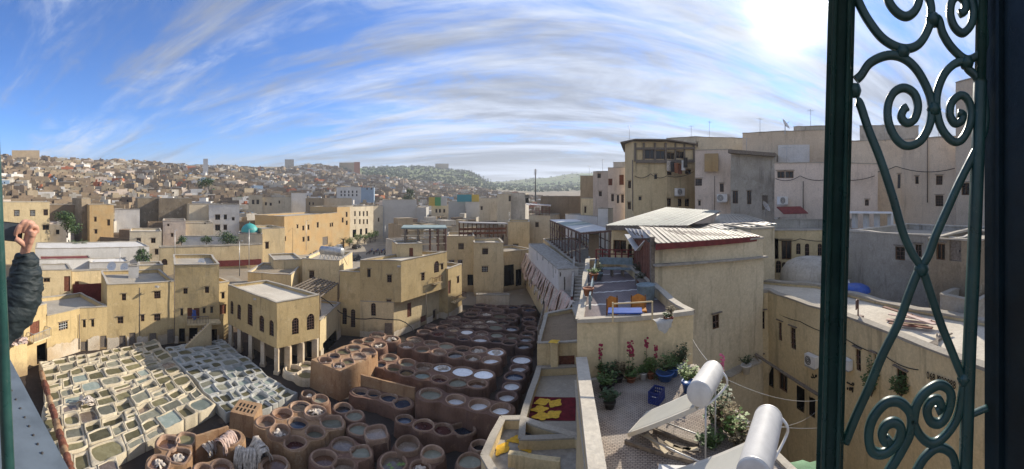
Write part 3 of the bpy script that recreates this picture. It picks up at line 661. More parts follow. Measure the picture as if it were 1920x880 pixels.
def bld(label, poly, z0, z1, mat='yellow', ops=(), par=.55, roof='roof', name='house', cat='house', lint=True, cope='roof', plinth=None, group=None, pth=.22):
    poly = ccw([XY(p) for p in poly]); n = len(poly); c = sum(poly, Vector((0, 0)))/n
    t = thing(name, label, cat, (c.x, c.y, z0), group); o_ = Vector((c.x, c.y, z0))
    edges = []
    for i in range(n):
        A, B = poly[i], poly[(i+1) % n]; d = (B-A).normalized(); nr = Vector((d.y, -d.x)); edges.append((A, B, d, nr, []))
    for (x0, y0, x1, y1, k) in ops:
        best = None
        for e in edges:
            if e[3].dot((e[0]+e[1])/2) >= 0: continue
            s0, r0 = hit(x0, e[0], e[1]); s1, r1_ = hit(x1, e[0], e[1]); sm, rm = hit((x0+x1)/2, e[0], e[1])
            if rm > 0 and -.02 <= sm <= 1.02 and (best is None or rm < best[0]): best = (rm, e, s0, s1)
        if not best: continue
        rm, e, s0, s1 = best; Lw = (e[1]-e[0]).length; u0, u1 = sorted((s0*Lw, s1*Lw)); u0 = max(u0, .06); u1 = min(u1, Lw-.06)
        v0, v1 = Zat(y1, rm), Zat(y0, rm); v0 = max(v0, z0+.03); v1 = min(v1, z1-.06)
        if u1-u0 < .12 or v1-v0 < .12: continue
        w_, h_ = max(.2, round((u1-u0)*10)/10), max(.2, round((v1-v0)*10)/10); u1 = u0+w_; v1 = min(v0+h_, z1-.03)
        if u1 > Lw: u0 -= u1-Lw+.03; u1 = Lw-.03
        if any(not (u1 <= o[0] or u0 >= o[1] or v1 <= o[2] or v0 >= o[3]) for o in e[4]): continue
        e[4].append((u0, u1, v0, v1, k))
    mb = MB(); zr = z1-par
    for A, B, d, nr, op in edges: facade(mb, A, B, z0, z1, op, nr)
    inn = inset(poly, pth)
    for i in range(n):
        a, b = inn[i], inn[(i+1) % n]; mb.quad((b.x, b.y, zr), (a.x, a.y, zr), (a.x, a.y, z1), (b.x, b.y, z1))
    mb.v = [wob(p) for p in mb.v]; mb.sm = [False]*len(mb.f)
    wl = mb.build('wall', M[mat], t)
    mb = MB(); mb.add([(p.x, p.y, zr) for p in inn], [tuple(range(n))]); mb.build('roof', M[roof], t)
    # coping: uneven weathered top edge
    mb = MB()
    for i in range(n):
        A, B = poly[i], poly[(i+1) % n]; a, b = inn[i], inn[(i+1) % n]; sg = max(1, int((B-A).length/.9)); nr = edges[i][3]*.06; vs = []
        for q in range(sg+1):
            s = q/sg; zt_ = z1+.07+.10*noise.noise(Vector(((A+(B-A)*s).x*.7, (A+(B-A)*s).y*.7, z1)))+.03*noise.noise(Vector(((A+(B-A)*s).x*2.1, (A+(B-A)*s).y*2.1, z1)))
            o1 = A+(B-A)*s+nr; i1 = a+(b-a)*s-nr
            vs += [wob((o1.x, o1.y, z1-.05-.05*noise.noise(Vector((o1.x*1.5, o1.y*1.5, 1))))), wob((o1.x, o1.y, zt_)), wob((i1.x, i1.y, zt_-.01)), wob((i1.x, i1.y, z1-.05))]
        mb.add(vs, [(q*4+k_, q*4+4+k_, q*4+5+k_, q*4+1+k_) for q in range(sg) for k_ in range(3)])
    mb.build('coping', M[cope], t)
    for A, B, d, nr, op in edges:
        for (u0, u1, v0, v1, k) in op:
            p = A+d*u0; Mx = Matrix(((d.x, -nr.x, 0, p.x), (d.y, -nr.y, 0, p.y), (0, 0, 1, v0), (0, 0, 0, 1)))
            (nm, me), subs = win_mesh(k, round((u1-u0)*10)/10, round((v1-v0)*10)/10)
            w_ = place(nm, me, t, Mx)
            for sn, sm in subs:
                so = place(sn, sm, w_)
                if sn == 'arch_infill' : so.data.materials[0] = M[mat]
            if k in 'gwB' and lint:
                key = ('lint', round((u1-u0)*10))
                if key not in WC:
                    lm = MB(); lm.box(((u1-u0)/2, -.06, 0), (u1-u0+.26, .13, .05)); WC[key] = lm.mesh('lintel', M['woodgrey'])
                place('lintel', WC[key], t, Matrix(((d.x, -nr.x, 0, p.x), (d.y, -nr.y, 0, p.y), (0, 0, 1, v1+.12), (0, 0, 0, 1))))
        if plinth and nr.dot((A+B)/2) < 0:
            mb = MB(); Lw = (B-A).length; sg = int(Lw/.28)+1
            spans = [(o[0]-.02, o[1]+.02) for o in op if o[2] < z0+plinth]
            for q in range(sg+1):
                s0, s1 = Lw*q/sg, Lw*(q+1)/sg
                if q == sg or any(s1 > a and s0 < b for a, b in spans):
                    if mb.v: mb.build('limewashed_base', M['limebase'], t); mb = MB()
                    continue
                pa, pb = A+d*s0+nr*.1, A+d*s1+nr*.1
                ha = z0+plinth*(.8+.16*noise.noise(Vector((pa.x*.5, pa.y*.5, 9)))+.14*noise.noise(Vector((pa.x*2.3, pa.y*2.3, 9)))); hb = z0+plinth*(.8+.16*noise.noise(Vector((pb.x*.5, pb.y*.5, 9)))+.14*noise.noise(Vector((pb.x*2.3, pb.y*2.3, 9))))
                if not mb.v: mb.v += [(pa.x, pa.y, z0), (pa.x, pa.y, ha)]
                mb.v += [(pb.x, pb.y, z0), (pb.x, pb.y, hb)]; k_ = len(mb.v); mb.f.append([k_-4, k_-2, k_-1, k_-3]); mb.sm.append(False); mb.mi.append(0)
    return t
def attach(o, house):                         # make a separately built piece a part of its house
    loc = Vector(o.location); o.parent = house; o.location = loc-ORG[house.name]
    for k_ in ('label', 'category'):
        if k_ in o: del o[k_]
    return o
def zo(ox, oy, s, lst): return [(ox+a/s, oy+b/s, ox+c/s, oy+d/s, k) for a, b, c, d, k in lst]
z4 = lambda l: zo(0, 440, 3.6667, l)
z5 = lambda l: zo(400, 440, 3.6667, l)
z6 = lambda l: zo(820, 440, 3.6667, l)
# --- the long yellow house behind the cream pits
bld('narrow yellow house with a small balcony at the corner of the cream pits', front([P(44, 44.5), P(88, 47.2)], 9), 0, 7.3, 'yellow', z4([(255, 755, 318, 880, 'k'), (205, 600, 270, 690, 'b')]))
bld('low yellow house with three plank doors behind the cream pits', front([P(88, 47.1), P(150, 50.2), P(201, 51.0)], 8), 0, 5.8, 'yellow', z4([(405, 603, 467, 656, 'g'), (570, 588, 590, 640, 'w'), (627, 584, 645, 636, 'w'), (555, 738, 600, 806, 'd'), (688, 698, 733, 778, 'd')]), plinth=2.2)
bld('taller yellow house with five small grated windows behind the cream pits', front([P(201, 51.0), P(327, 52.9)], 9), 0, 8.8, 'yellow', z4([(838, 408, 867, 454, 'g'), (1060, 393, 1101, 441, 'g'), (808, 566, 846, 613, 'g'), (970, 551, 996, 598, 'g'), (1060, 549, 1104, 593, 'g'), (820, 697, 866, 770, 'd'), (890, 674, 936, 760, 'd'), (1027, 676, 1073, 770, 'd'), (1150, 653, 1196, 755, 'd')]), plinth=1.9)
bld('tallest yellow house with an outside stair and balcony above the shade-toned pits', front([P(327, 52.9), P(411, 53.4)], 9), 0, 11.1, 'yellow', z4([(1262, 368, 1291, 409, 'g'), (1409, 359, 1438, 403, 'g'), (1240, 512, 1259, 559, 'w'), (1288, 506, 1320, 582, 'b'), (1333, 505, 1371, 578, 'b'), (1394, 503, 1412, 543, 'w'), (1446, 500, 1464, 541, 'w'), (1232, 645, 1273, 738, 'k'), (1300, 645, 1356, 735, 'k'), (1428, 650, 1490, 745, 'k')]), plinth=1.2)
bld('yellow link wall with a red-brown door between the stair house and the arcaded house', front([P(411, 53.6), P(430, 54.5)], 6), 0, 8.4, 'yellow', z4([(1524, 398, 1546, 442, 'w'), (1510, 480, 1556, 548, 'b')]))
# balcony and stair of the tallest house
def stair_balcony():
    a, b = P(350, 52.6), P(411, 53.1); A, B = Vector((a.x, a.y, 0)), Vector((b.x, b.y, 0)); zb = Zat(603, 52)
    d = (B-A).normalized(); nr = Vector((d.y, -d.x, 0)); nr = nr if nr.dot(A) < 0 else -nr
    t = thing('stair_balcony', 'yellow concrete balcony and straight stair on the tallest yellow house', 'balcony', (A.x, A.y, 0)); mb = MB()
    pts = [A, B, B+nr*1.6, A+nr*1.6]; mb.prism([(p.x, p.y) for p in pts], zb-.25, zb); mb.build('platform', M['yellow2'], t)
    mb = MB()
    for q in range(15):
        p = A+nr*1.55+(B-A)*q/14*.62; mb.bar(p+Vector((0, 0, zb)), p+Vector((0, 0, zb+.95)), .05)
    mb.bar(A+nr*1.55+Vector((0, 0, zb+.95)), A+nr*1.55+(B-A)*.62+Vector((0, 0, zb+.95)), .08); mb.build('railing', M['woodgrey'], t)
    S, E_ = A+(B-A)*.62+nr*2.3, A+(B-A)*(-.25)+nr*3.2; n_ = 13
    for q in range(n_):
        p = S+(E_-S)*q/n_; z = zb*(1-q/n_); mb = MB(); e = (E_-S).normalized()
        mb.box((p.x, p.y, z/2), ((E_-S).length/n_+.01, 1.3, max(.15, z)), atan2(e.y, e.x)); mb.build('step', M['limebase'], t)
    mb = MB(); e = (E_-S); sd = Vector((-e.y, e.x, 0)).normalized(); sd = sd if sd.dot(S) < 0 else -sd
    q0, q1 = S+sd*.75, E_+sd*.75
    mb.add([q0, q1, q1+Vector((0, 0, .75)), q0+Vector((0, 0, zb+.7)), q0+sd*.2, q1+sd*.2, q1+sd*.2+Vector((0, 0, .75)), q0+sd*.2+Vector((0, 0, zb+.7))], [(0, 1, 2, 3), (5, 4, 7, 6), (3, 2, 6, 7), (1, 5, 6, 2)]); mb.build('stair_wall', M['yellow2'], t)
stair_balcony()
# rooftop rooms behind the long yellow house
bld('small rooftop room with a red-brown door and grey slab roof behind the low yellow house', front([P(79, 58), P(134, 58.5)], 5), 4.0, Zat(507, 58), 'yellow2', z4([(440, 285, 485, 392, 'b'), (300, 303, 342, 328, 'w')]), par=.1)
cw = bld('yellow courtyard wall with a dark red dado behind the low yellow house', front([P(135, 61), P(203, 62.5)], 1.), 3.0, Zat(509, 61), 'yellow2', z4([(515, 320, 545, 355, 'b')]), par=.2)
attach(slab('dado', '', '', P(137, 60.7), P(200, 61.9), 3.5, Zat(533, 61), .08, M['redpaint']), cw)
bld('white rooftop chimney block on the taller yellow house', front([P(241, 57), P(260, 57)], 1.6), 8.0, Zat(499, 57), 'white', par=.15, name='chimney_block', cat='chimney')
bld('plain yellow stair hut behind the white chimney block', front([P(261, 61), P(306, 61.5)], 3), 7.5, Zat(498, 61), 'yellow2', par=.2, name='stair_hut', cat='hut')
# --- the arcaded house on pillars
NC, LC, RC = Vector((-25.6, 35.1)), Vector((-35.9, 37.7)), Vector((-23.1, 40.7)); FC = LC+RC-NC
bld('yellow house with seven arched windows raised on pillars', [NC, RC, FC, LC], 3.1, 8.5, 'yellow', z5([(118, 457, 138, 548, 'a'), (164, 483, 191, 585, 'a'), (235, 481, 271, 626, 'g'), (316, 558, 351, 670, 'a'), (385, 590, 414, 699, 'a'), (540, 573, 588, 688, 'a'), (644, 546, 692, 657, 'a')]), roof='rooflight', par=.35, lint=False)
inn_ = inset(ccw([NC, RC, FC, LC]), 2.3)
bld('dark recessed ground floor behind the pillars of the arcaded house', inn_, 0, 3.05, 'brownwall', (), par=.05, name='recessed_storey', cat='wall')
def pillar(p, h, lab, w_=.5):
    mb = MB(); mb.box((p[0], p[1], h/2), (w_, w_, h), .25); mb.box((p[0], p[1], .2), (w_+.15, w_+.15, .4), .25); props(mb.build('pillar', M['limebase']), lab, 'pillar', 'pillars under the arcaded house')
for s in (.03, .28, .52, .76, .97): p = NC.lerp(LC, s)+Vector((.1, .25)); pillar(p, 3.08, 'square whitewashed pillar under the arcaded yellow house')
for s in (.3, .6, .95): p = NC.lerp(RC, s)+Vector((-.3, 0)); pillar(p, 3.08, 'square whitewashed pillar under the arcaded yellow house', .7)
# --- the big yellow house in the middle
NB, AB, BB = Vector((-16., 52.2)), Vector((-25., 50.1)), Vector((-11., 62.5)); s_, _ = hit(675, AB, NB); AM = AB.lerp(NB, s_); back = BB-NB
bld('big yellow house with an overhanging upper storey beside the dye vats', [AM, NB, BB, AM+back], 5.3, 11.4, 'yellow', z5([(1060, 238, 1083, 294, 'w'), (1194, 277, 1226, 330, 'g'), (1190, 451, 1224, 505, 'g'), (1430, 264, 1452, 317, 'g'), (1519, 183, 1552, 262, 'a'), (1564, 200, 1581, 242, 'w')]), par=.4, roof='rooflight')
o2 = Vector((-1.3, .3))
bld('recessed lower storey with plank doors below the big yellow house', [AM+Vector((0, .02)), NB+Vector((-1.1, -.2)), BB+o2, AM+back+o2], 0, 5.28, 'yellow2', z5([(1085, 472, 1116, 560, 'a'), (1178, 610, 1228, 684, 'd'), (1334, 472, 1362, 568, 'b'), (1424, 558, 1462, 602, 'b'), (1510, 520, 1530, 575, 'w')]), par=.05, name='lower_storey', plinth=1.2)
bld('lower yellow house with two tall arched windows joined to the big yellow house', [AB, AM, AM+back*.7, AB+back*.7], 0, 9.6, 'yellow', z5([(887, 503, 919, 619, 'a'), (945, 515, 976, 639, 'a')]))
bld('rooftop stair hut with a stained flat roof on the big yellow house', front([P(744, 60), P(792, 61)], 4), 11.0, Zat(458, 60), 'yellow2', z5([(1345, 90, 1375, 160, 'b')]), par=.15, name='stair_hut', cat='hut')
bld('yellow balcony house with a wooden door past the big yellow house', front([P(840, 63), P(866, 67.5)], 6), 0, Zat(500, 65), 'yellow', z5([(1610, 315, 1632, 410, 'b'), (1675, 290, 1692, 335, 'w')]), par=.5, plinth=1.4)
def balcony(label, a, b, z, dep, mat='wood'):
    A, B = Vector((a.x, a.y, 0)), Vector((b.x, b.y, 0)); d = (B-A).normalized(); nr = Vector((d.y, -d.x, 0)); nr = nr if nr.dot(A) < 0 else -nr
    t = thing('balcony', label, 'balcony', (A.x, A.y, z)); mb = MB(); mb.prism([(p.x, p.y) for p in (A, B, B+nr*dep, A+nr*dep)], z-.15, z); mb.build('platform', M['yellow2'], t)
    mb = MB(); ring = [A, A+nr*dep, B+nr*dep, B]; up = Vector((0, 0, 1))
    for i in range(3):
        p, q = ring[i], ring[i+1]; m = max(2, int((q-p).length/.25))
        for k_ in range(m+1): mb.bar(p+(q-p)*k_/m+up*z, p+(q-p)*k_/m+up*(z+.95), .04)
        mb.bar(p+up*(z+.95), q+up*(z+.95), .07)
    mb.build('railing', M[mat], t)
balcony('small wooden balcony on the yellow balcony house', P(846, 63.8), P(866, 67.2), Zat(563, 65), .9)
balcony('small railed balcony on the narrow yellow house', P(52, 44.8), P(85, 46.9), Zat(637, 45), 1.0, 'steel')
balcony('narrow wooden balcony high on the big yellow house', NB.lerp(BB, .62).to_3d(), NB.lerp(BB, .82).to_3d(), Zat(532, 60), .6)
bld('pale stepped plaster block at the foot of the balcony house', front([P(838, 67), P(866, 68)], 3), 0, 2.2, 'white', par=.1, name='plaster_block', cat='block')
# --- roofs behind
bld('yellow house with one grated window and a solar heater on its roof', front([P(567, 64.5), P(636, 62.5)], 10), 0, Zat(488, 63), 'yellow2', z5([(658, 249, 692, 302, 'g')]), roof='roof')
bld('square yellow house corner behind the arcaded house', front([P(514, 66), P(567, 67)], 7), 0, Zat(488, 66), 'yellow2', par=.3)
bld('low rubble-roofed yellow house behind the arcaded house', front([P(464, 62), P(546, 60)], 9), 0, Zat(513, 61), 'yellowgrime', par=.3, roof='ruin')
bld('grimy wall under the dark lattice roof beside the arcaded house', front([P(600, 47.6), P(638, 55.5)], 5), 0, Zat(590, 50), 'yellowgrime', z5([(755, 700, 845, 800, 'k'), (640, 735, 690, 850, 'k')]), par=.2, plinth=1.5)
def lattice():
    A, B, C_, D = PR(548, 532, 55), PR(590, 522, 62), PR(634, 550, 58), PR(600, 563, 50); z = 7.2
    A, B, C_, D = [Vector((p.x, p.y, z)) for p in (A, B, C_, D)]; t = thing('lattice_roof', 'dark timber lattice roof between the arcaded house and the big yellow house', 'roof', (A.x, A.y, z))
    for i in range(10):
        mb = MB(); s = i/9; mb.bar(A.lerp(B, s), D.lerp(C_, s), .14, .16); mb.build('rafter', M['woodgrey'], t)
    for i in range(8):
        mb = MB(); s = i/7; mb.bar(A.lerp(D, s)+Vector((0, 0, .16)), B.lerp(C_, s)+Vector((0, 0, .16)), .12, .12); mb.build('batten', M['woodgrey'], t)
    for p in (A, B, C_, D): mb = MB(); mb.bar(p-Vector((0, 0, z)), p, .2); mb.build('post', M['woodgrey'], t)
lattice()
# --- yellow buildings at the far end of the yard
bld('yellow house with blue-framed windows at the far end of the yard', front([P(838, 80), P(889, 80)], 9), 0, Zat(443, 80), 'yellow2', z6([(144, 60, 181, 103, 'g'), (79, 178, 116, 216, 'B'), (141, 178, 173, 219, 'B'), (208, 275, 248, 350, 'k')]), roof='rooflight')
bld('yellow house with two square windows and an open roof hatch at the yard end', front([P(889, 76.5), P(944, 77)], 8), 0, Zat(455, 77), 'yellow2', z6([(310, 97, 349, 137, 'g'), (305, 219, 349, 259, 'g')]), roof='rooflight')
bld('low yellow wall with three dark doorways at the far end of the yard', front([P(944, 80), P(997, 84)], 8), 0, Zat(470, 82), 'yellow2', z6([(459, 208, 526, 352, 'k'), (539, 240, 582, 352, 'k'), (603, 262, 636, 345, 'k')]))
bld('yellow block house with one window behind the dark doorways', front([P(953, 96), P(993, 96)], 9), 4, Zat(416, 96), 'yellow2', zo(880, 240, 3.6667, [(300, 798, 337, 838, 'g')]))
bld('yellow house with a red railed roof beside the long canopy', front([P(992, 102), P(1032, 100)], 9), 4, Zat(404, 101), 'cream', zo(880, 240, 3.6667, [(453, 648, 478, 682, 'g')]))
bld('low whitewashed trough wall among the barrels at the yard end', front([P(893, 71), P(955, 71)], 1.2), 0, 2.0, 'limebase', par=.1, name='trough_wall', cat='wall')
def barrel(px, py, r_, h, mat, label, group=None):
    p = G(px, py, 0); mb = MB(); mb.lathe((p.x, p.y, 0), [(r_*.9, 0), (r_, .1), (r_*1.06, h*.5), (r_, h*.92), (r_*.9, h), (r_*.8, h), (r_*.78, h-.08), (0.01, h-.08)], 16); props(mb.build('barrel', M[mat]), label, 'barrel', group)
for px, py in ((912, 568), (922, 566), (932, 567), (947, 562), (940, 570)): barrel(px, py, .45, 1.2, 'bluepaint', 'blue plastic barrel at the far end of the tannery yard', 'blue barrels at the yard end')
barrel(900, 566, .5, 1.1, 'whitepaint', 'white plastic barrel beside the blue barrels')
# black hose slung along the big yellow house
pts = []
for x, y in ((735, 428), (800, 470), (870, 535), (930, 565), (990, 580), (1050, 582), (1100, 575), (1180, 583), (1280, 588), (1320, 605), (1360, 635), (1385, 680)):
    px, py = 400+x/3.6667, 440+y/3.6667; s_, r_ = hit(px, AB, NB); r_ = min(r_, 54.6)-.35; pts.append(PR(px, py, r_))
mb = MB(); mb.tube(pts, .07, 7); props(mb.build('black_hose', M['rubber']), 'black hose slung in loops across the big yellow house', 'hose')

# small fittings on the yellow houses
def drainpipe(px, y0, y1, r_, label, mat='woodgrey'):
    mb = MB(); mb.tube([PR(px, y0, r_), PR(px, y1, r_)], .06, 7); props(mb.build('drainpipe', M[mat]), label, 'pipe')
drainpipe(636, 507, 560, 55.4, 'grey drainpipe between the lower and big yellow houses'); drainpipe(799, 545, 600, 57.5, 'drainpipe under the overhang of the big yellow house'); drainpipe(327, 500, 640, 52.6, 'thin drainpipe at the corner of the tallest yellow house')
drainpipe(149, 590, 655, 49.9, 'drainpipe on the low yellow house with plank doors'); drainpipe(262, 540, 640, 51.7, 'faint drainpipe on the taller yellow house')
def floodlight(px, py, r_, label):
    p = PR(px, py, r_); mb = MB(); mb.bar(p+V_(.0, .6, 0), p, .07); mb.box(p, (.5, .3, .22), .3); props(mb.build('floodlight', M['steel']), label, 'floodlight')
def V_(x, y, z): return Vector((x, y, z))
floodlight(294, 538, 51.2, 'floodlight on an arm on the taller yellow house'); floodlight(479, 561, 46.8, 'square floodlight above the tall window of the arcaded house'); floodlight(748, 500, 54.0, 'floodlight near the roof of the big yellow house')
p = PR(370, 588, 52.3); mb = MB(); vs = []
for j in range(6):
    for i in range(6): vs.append((p.x+(i/5-.5)*.9, p.y-.6+.08*sin(i*2+j), p.z+.6-j*.3*(1-.1*abs(i-2.5))))
mb.add(vs, [(j*6+i, j*6+i+1, j*6+i+7, j*6+i+6) for j in range(5) for i in range(5)], True); props(mb.build('blue_cloth', M['bluepaint']), 'bright blue cloth hanging over the stair balcony', 'cloth')
# ---------------------------------------------------------------- right side: terraces, sheds, canopy, roofs
UP = Vector((0, 0, 1))
def V3(x, y, z): return Vector((x, y, z))
z3 = lambda l: zo(880, 240, 3.6667, l)
z3a = lambda l: zo(1120, 240, 3.6667, l)
z3b = lambda l: zo(1120, 380, 3.6667, l)
z5r = lambda l: zo(1400, 480, 3.6667, l)
# retaining block whose face carries the hides
bld('tall yellow retaining wall hung with drying hides along the tannery', [(7.3, 44.4), (2.9, 85), (13, 88), (14, 40), (6.6, 40)], 0, 8.0, 'yellowgrime',
    [(1003, 530, 1006, 545, 'k'), (1009, 540, 1012, 560, 'k'), (1016, 548, 1020, 572, 'k')], par=.02, roof='concrete', name='retaining_wall', cat='wall', pth=.02, cope='concrete')
# individual hides hung over that wall
hp = [(Vector((7.25, 44.6, 8)), Vector((2.95, 84, 8)))]
for i in range(58):
    s = i/58; a = hp[0][0].lerp(hp[0][1], s); d = (hp[0][1]-hp[0][0]).normalized(); nr = Vector((-d.y, d.x, 0)); nr = nr if nr.x < 0 else -nr
    wd, ln = rnd.uniform(.75, 1.1), rnd.uniform(2.4, 4.4); mb = MB(); vs = []; nu, nv = 4, 7; ph = rnd.random()*6
    for v in range(nv+1):
        t = v/nv; ww = wd*(1-.25*abs(t-.55))*(1 if t < .9 else .6)
        for u in range(nu+1):
            q = u/nu-.5; off = .14+1.15*max(0, t-.14)+.09*sin(q*9+ph+t*3)+.06*sin(t*7+ph)
            if v == 0: p = a+d*(q*ww)+nr*(-.25)+UP*.14
            elif v == 1: p = a+d*(q*ww)+nr*(.06)+UP*.16
            else: p = a+d*(q*ww+.05*sin(t*5+ph))+nr*off+UP*(.1-ln*(v-1)/(nv-1)*(1+.10*sin(q*11+ph)))
            vs.append(p)
    mb.add(vs, [(v*(nu+1)+u, v*(nu+1)+u+1, (v+1)*(nu+1)+u+1, (v+1)*(nu+1)+u) for v in range(nv) for u in range(nu)], True)
    props(mb.build('hanging_hide', M['hidepink' if i % 3 else 'hide']), ('pinkish' if i % 3 else 'pale cream')+' hide hung over the long tannery wall to dry', 'hide', ('pinkish' if i % 3 else 'cream')+' hides drying over the long tannery wall')
# long shed row on the terrace
bld('long low whitewashed shed row with a grey flat roof above the hung hides', [(6.3, 50.3), (3.4, 77), (6.6, 77.6), (9.1, 50.6)], 8.0, 10.9, 'white',
    z6([(870, 290, 880, 390, 'd'), (930, 298, 938, 360, 'd'), (843, 258, 850, 290, 'd'), (810, 240, 816, 270, 'd'), (763, 175, 768, 205, 'd'), (792, 205, 797, 300, 'd'), (722, 150, 728, 180, 'd'), (683, 115, 688, 180, 'd')]), par=.06, roof='concrete', cope='concrete', name='shed_row', cat='shed')
# upper terrace carrying the steel canopy
bld('raised concrete terrace under the long steel canopy', [(9.3, 53.8), (7.2, 86), (15.5, 87), (16.5, 54)], 8.0, 10.9, 'yellow2', (), par=.35, roof='concrete', name='canopy_terrace', cat='terrace')
def red_stair():
    t = thing('red_stair', 'concrete stair between dark red walls up to the canopy terrace', 'stair', (9.3, 46, 8)); S, E_ = V3(8.4, 45.2, 8), V3(10.2, 54, 10.9); n = 12
    for i in range(n):
        p = S.lerp(E_, (i+.5)/n); mb = MB(); mb.box((p.x, p.y, 8+(p.z-8)/2), (1.7, (E_-S).y/n+.02, p.z-8+.12), -.2); mb.build('step', M['concrete'], t)
    for s in (-1, 1):
        mb = MB(); o = V3(s*1.0, 0, 0); a, b = S+o, E_+o; k = V3(s*.22, 0, 0)
        hi = 1.0
        vs = [V3(a.x, a.y, 8), V3(b.x, b.y, 8), b+UP*hi, a+UP*(.5)]; vs += [v+k for v in vs]
        mb.add(vs, [(0, 1, 2, 3), (5, 4, 7, 6), (3, 2, 6, 7), (0, 3, 7, 4), (1, 5, 6, 2)]); w_ = mb.build('side_wall', M['redpaint'], t)
        mb = MB(); mb.bar(a+UP*.55+k*.5, b+UP*(hi+.05)+k*.5, .3, .08); mb.build('coping', M['concrete'], w_)
red_stair()
def canopy():
    FL, FR, NR, NL = PR(1031, 412, 85), PR(1080, 411, 88), PR(1146, 431, 54.5), PR(1089, 436, 55.5)
    t = thing('steel_canopy', 'long rusty steel canopy on slender posts with pale and green roof sheets', 'canopy', (10, 60, 10.6))
    for i, (s0, s1, m) in enumerate(((0, .30, 'whitepaint'), (.30, .62, 'sheetgreen'), (.62, 1, 'sheetpale'))):
        mb = MB(); q = [FL.lerp(NL, s0+.003), FR.lerp(NR, s0+.003), FR.lerp(NR, s1), FL.lerp(NL, s1)]
        mb.add([p+UP*.02*i for p in q]+[p-UP*(.07-.02*i) for p in q], [(0, 1, 2, 3), (7, 6, 5, 4), (0, 4, 5, 1), (1, 5, 6, 2), (2, 6, 7, 3), (3, 7, 4, 0)]); mb.build('roof_sheet', M[m], t)
    mb = MB(); mb.bar(FL-UP*.2, NL-UP*.2, .18, .25); mb.bar(NL-UP*.2, NR-UP*.2, .18, .25); mb.bar(NR-UP*.2, FR-UP*.2, .18, .25); mb.build('edge_beam', M['rust'], t)
    n = 11
    for k_, (a, b) in enumerate(((FL, NL), (FR, NR))):
        for i in range(n):
            p = a.lerp(b, .02+.96*i/(n-1)); mb = MB(); mb.bar(V3(p.x, p.y, 10.5), V3(p.x, p.y, p.z-.1), .17); mb.box((p.x, p.y, 10.65), (.5, .5, .3)); mb.build('post', M['rust'], t)
        for f_ in (.36, .66):
            mb = MB(); mb.bar(V3(a.x, a.y, 10.5+(a.z-10.5)*f_), V3(b.x, b.y, 10.5+(b.z-10.5)*f_), .11); mb.build('rail', M['rust'], t)
    for i in range(n):
        a, b = FL.lerp(NL, .02+.96*i/(n-1)), FR.lerp(NR, .02+.96*i/(n-1)); mb = MB(); mb.bar(a-UP*.25, b-UP*.25, .12); mb.build('purlin', M['rust'], t)
        if i < n-1 and i % 2: mb = MB(); a2 = FL.lerp(NL, .02+.96*(i+1)/(n-1)); mb.bar(V3(a.x, a.y, 12.3), a2-UP*.3, .08); mb.build('brace', M['rust'], t)
M['sheetgreen'] = simple('grey_green_sheet', (.26, .33, .31), .6, .3, var=.25, nscale=1.2); M['sheetpale'] = simple('pale_roof_sheet', (.62, .62, .60), .55, .3, var=.2, nscale=1.0)
canopy()
bld('brown rendered hut under the end of the steel canopy', front([P(1104, 57), P(1123, 57)], 5), 10.5, Zat(441, 57), 'brownwall', par=.1, name='hut', cat='hut')
# lower house and platform between the tannery and the tiled terrace
bld('lower yellow house with a worn brown flat roof beside the dye vats', [(2.05, 30.4), (3.4, 38), (6.6, 39.5), (6.5, 30.2)], 0, 8.9, 'yellow2', zo(860, 640, 3.6667, [(690, 100, 800, 210, 'b')]), par=.35, roof='brownwall')
bld('yellow walled platform with concrete floor where dyed hides dry', [(.55, 23.45), (2.05, 30.1), (6.2, 30), (4.6, 21), (.4, 21.2)], 0, 7.1, 'yellow2', (), par=.6, roof='roof', name='drying_platform', cat='terrace', pth=.3)
bld('yellow walled trough terrace with wet floor and scattered saffron hides', [(-1.65, 19.8), (-.75, 23.4), (.5, 23.4), (4.4, 20.9), (3.9, 17.4), (-.6, 17.8)], 0, 7.1, 'yellow2', (), par=.6, roof='concrete', name='drying_trough', cat='terrace', pth=.32)
slab('parapet_wall', 'thick worn parapet dividing the trough terrace', 'wall', G(954, 848, 7.2), G(1050, 862, 7.2), 6.0, 7.2, .34, M['yellowgrime'])
bld('yellow walled lower bay in front of the trough terrace', [(-.55, 17.7), (3.85, 17.3), (3.2, 10), (-.9, 12)], 0, 6.9, 'yellowgrime', (), par=.7, roof='concrete', name='drying_bay', cat='terrace', pth=.3)
def flat_hide(cx, cy, z, L_, W_, rot, mat, label, group=None):
    mb = MB(); n = 28; vs = [(cx, cy, z+.03)]
    for i in range(n):
        a = 2*pi*i/n; r_ = 1+.22*cos(4*a)*(.5+.5*abs(cos(2*a)))+.10*noise.noise(Vector((cos(a)*2+cx*3, sin(a)*2+cy*3, 1)))*2
        x, y = L_*.5*r_*cos(a), W_*.5*r_*sin(a); vs.append((cx+x*cos(rot)-y*sin(rot), cy+x*sin(rot)+y*cos(rot), z+.02+.035*noise.noise(Vector((i*.9, cx, cy)))))
    mb.add(vs, [(0, i+1, (i+1) % n+1) for i in range(n)], True); props(mb.build('drying_hide', M[mat]), label, 'hide', group)
q = [G(1000, 744, 6.5), G(1080, 746, 6.5), G(1079, 790, 6.5), G(990, 788, 6.5)]
M['redcloth'] = simple('dark_red_cloth', (.16, .012, .02), .85, .2, var=.5, nscale=3, bump=.3)
mb = MB(); nn = 8; vs = []
for j in range(nn+1):
    for i in range(nn+1):
        p = q[0].lerp(q[1], i/nn).lerp(q[3].lerp(q[2], i/nn), j/nn); vs.append((p.x, p.y, 6.52+.02*noise.noise(p*2)))
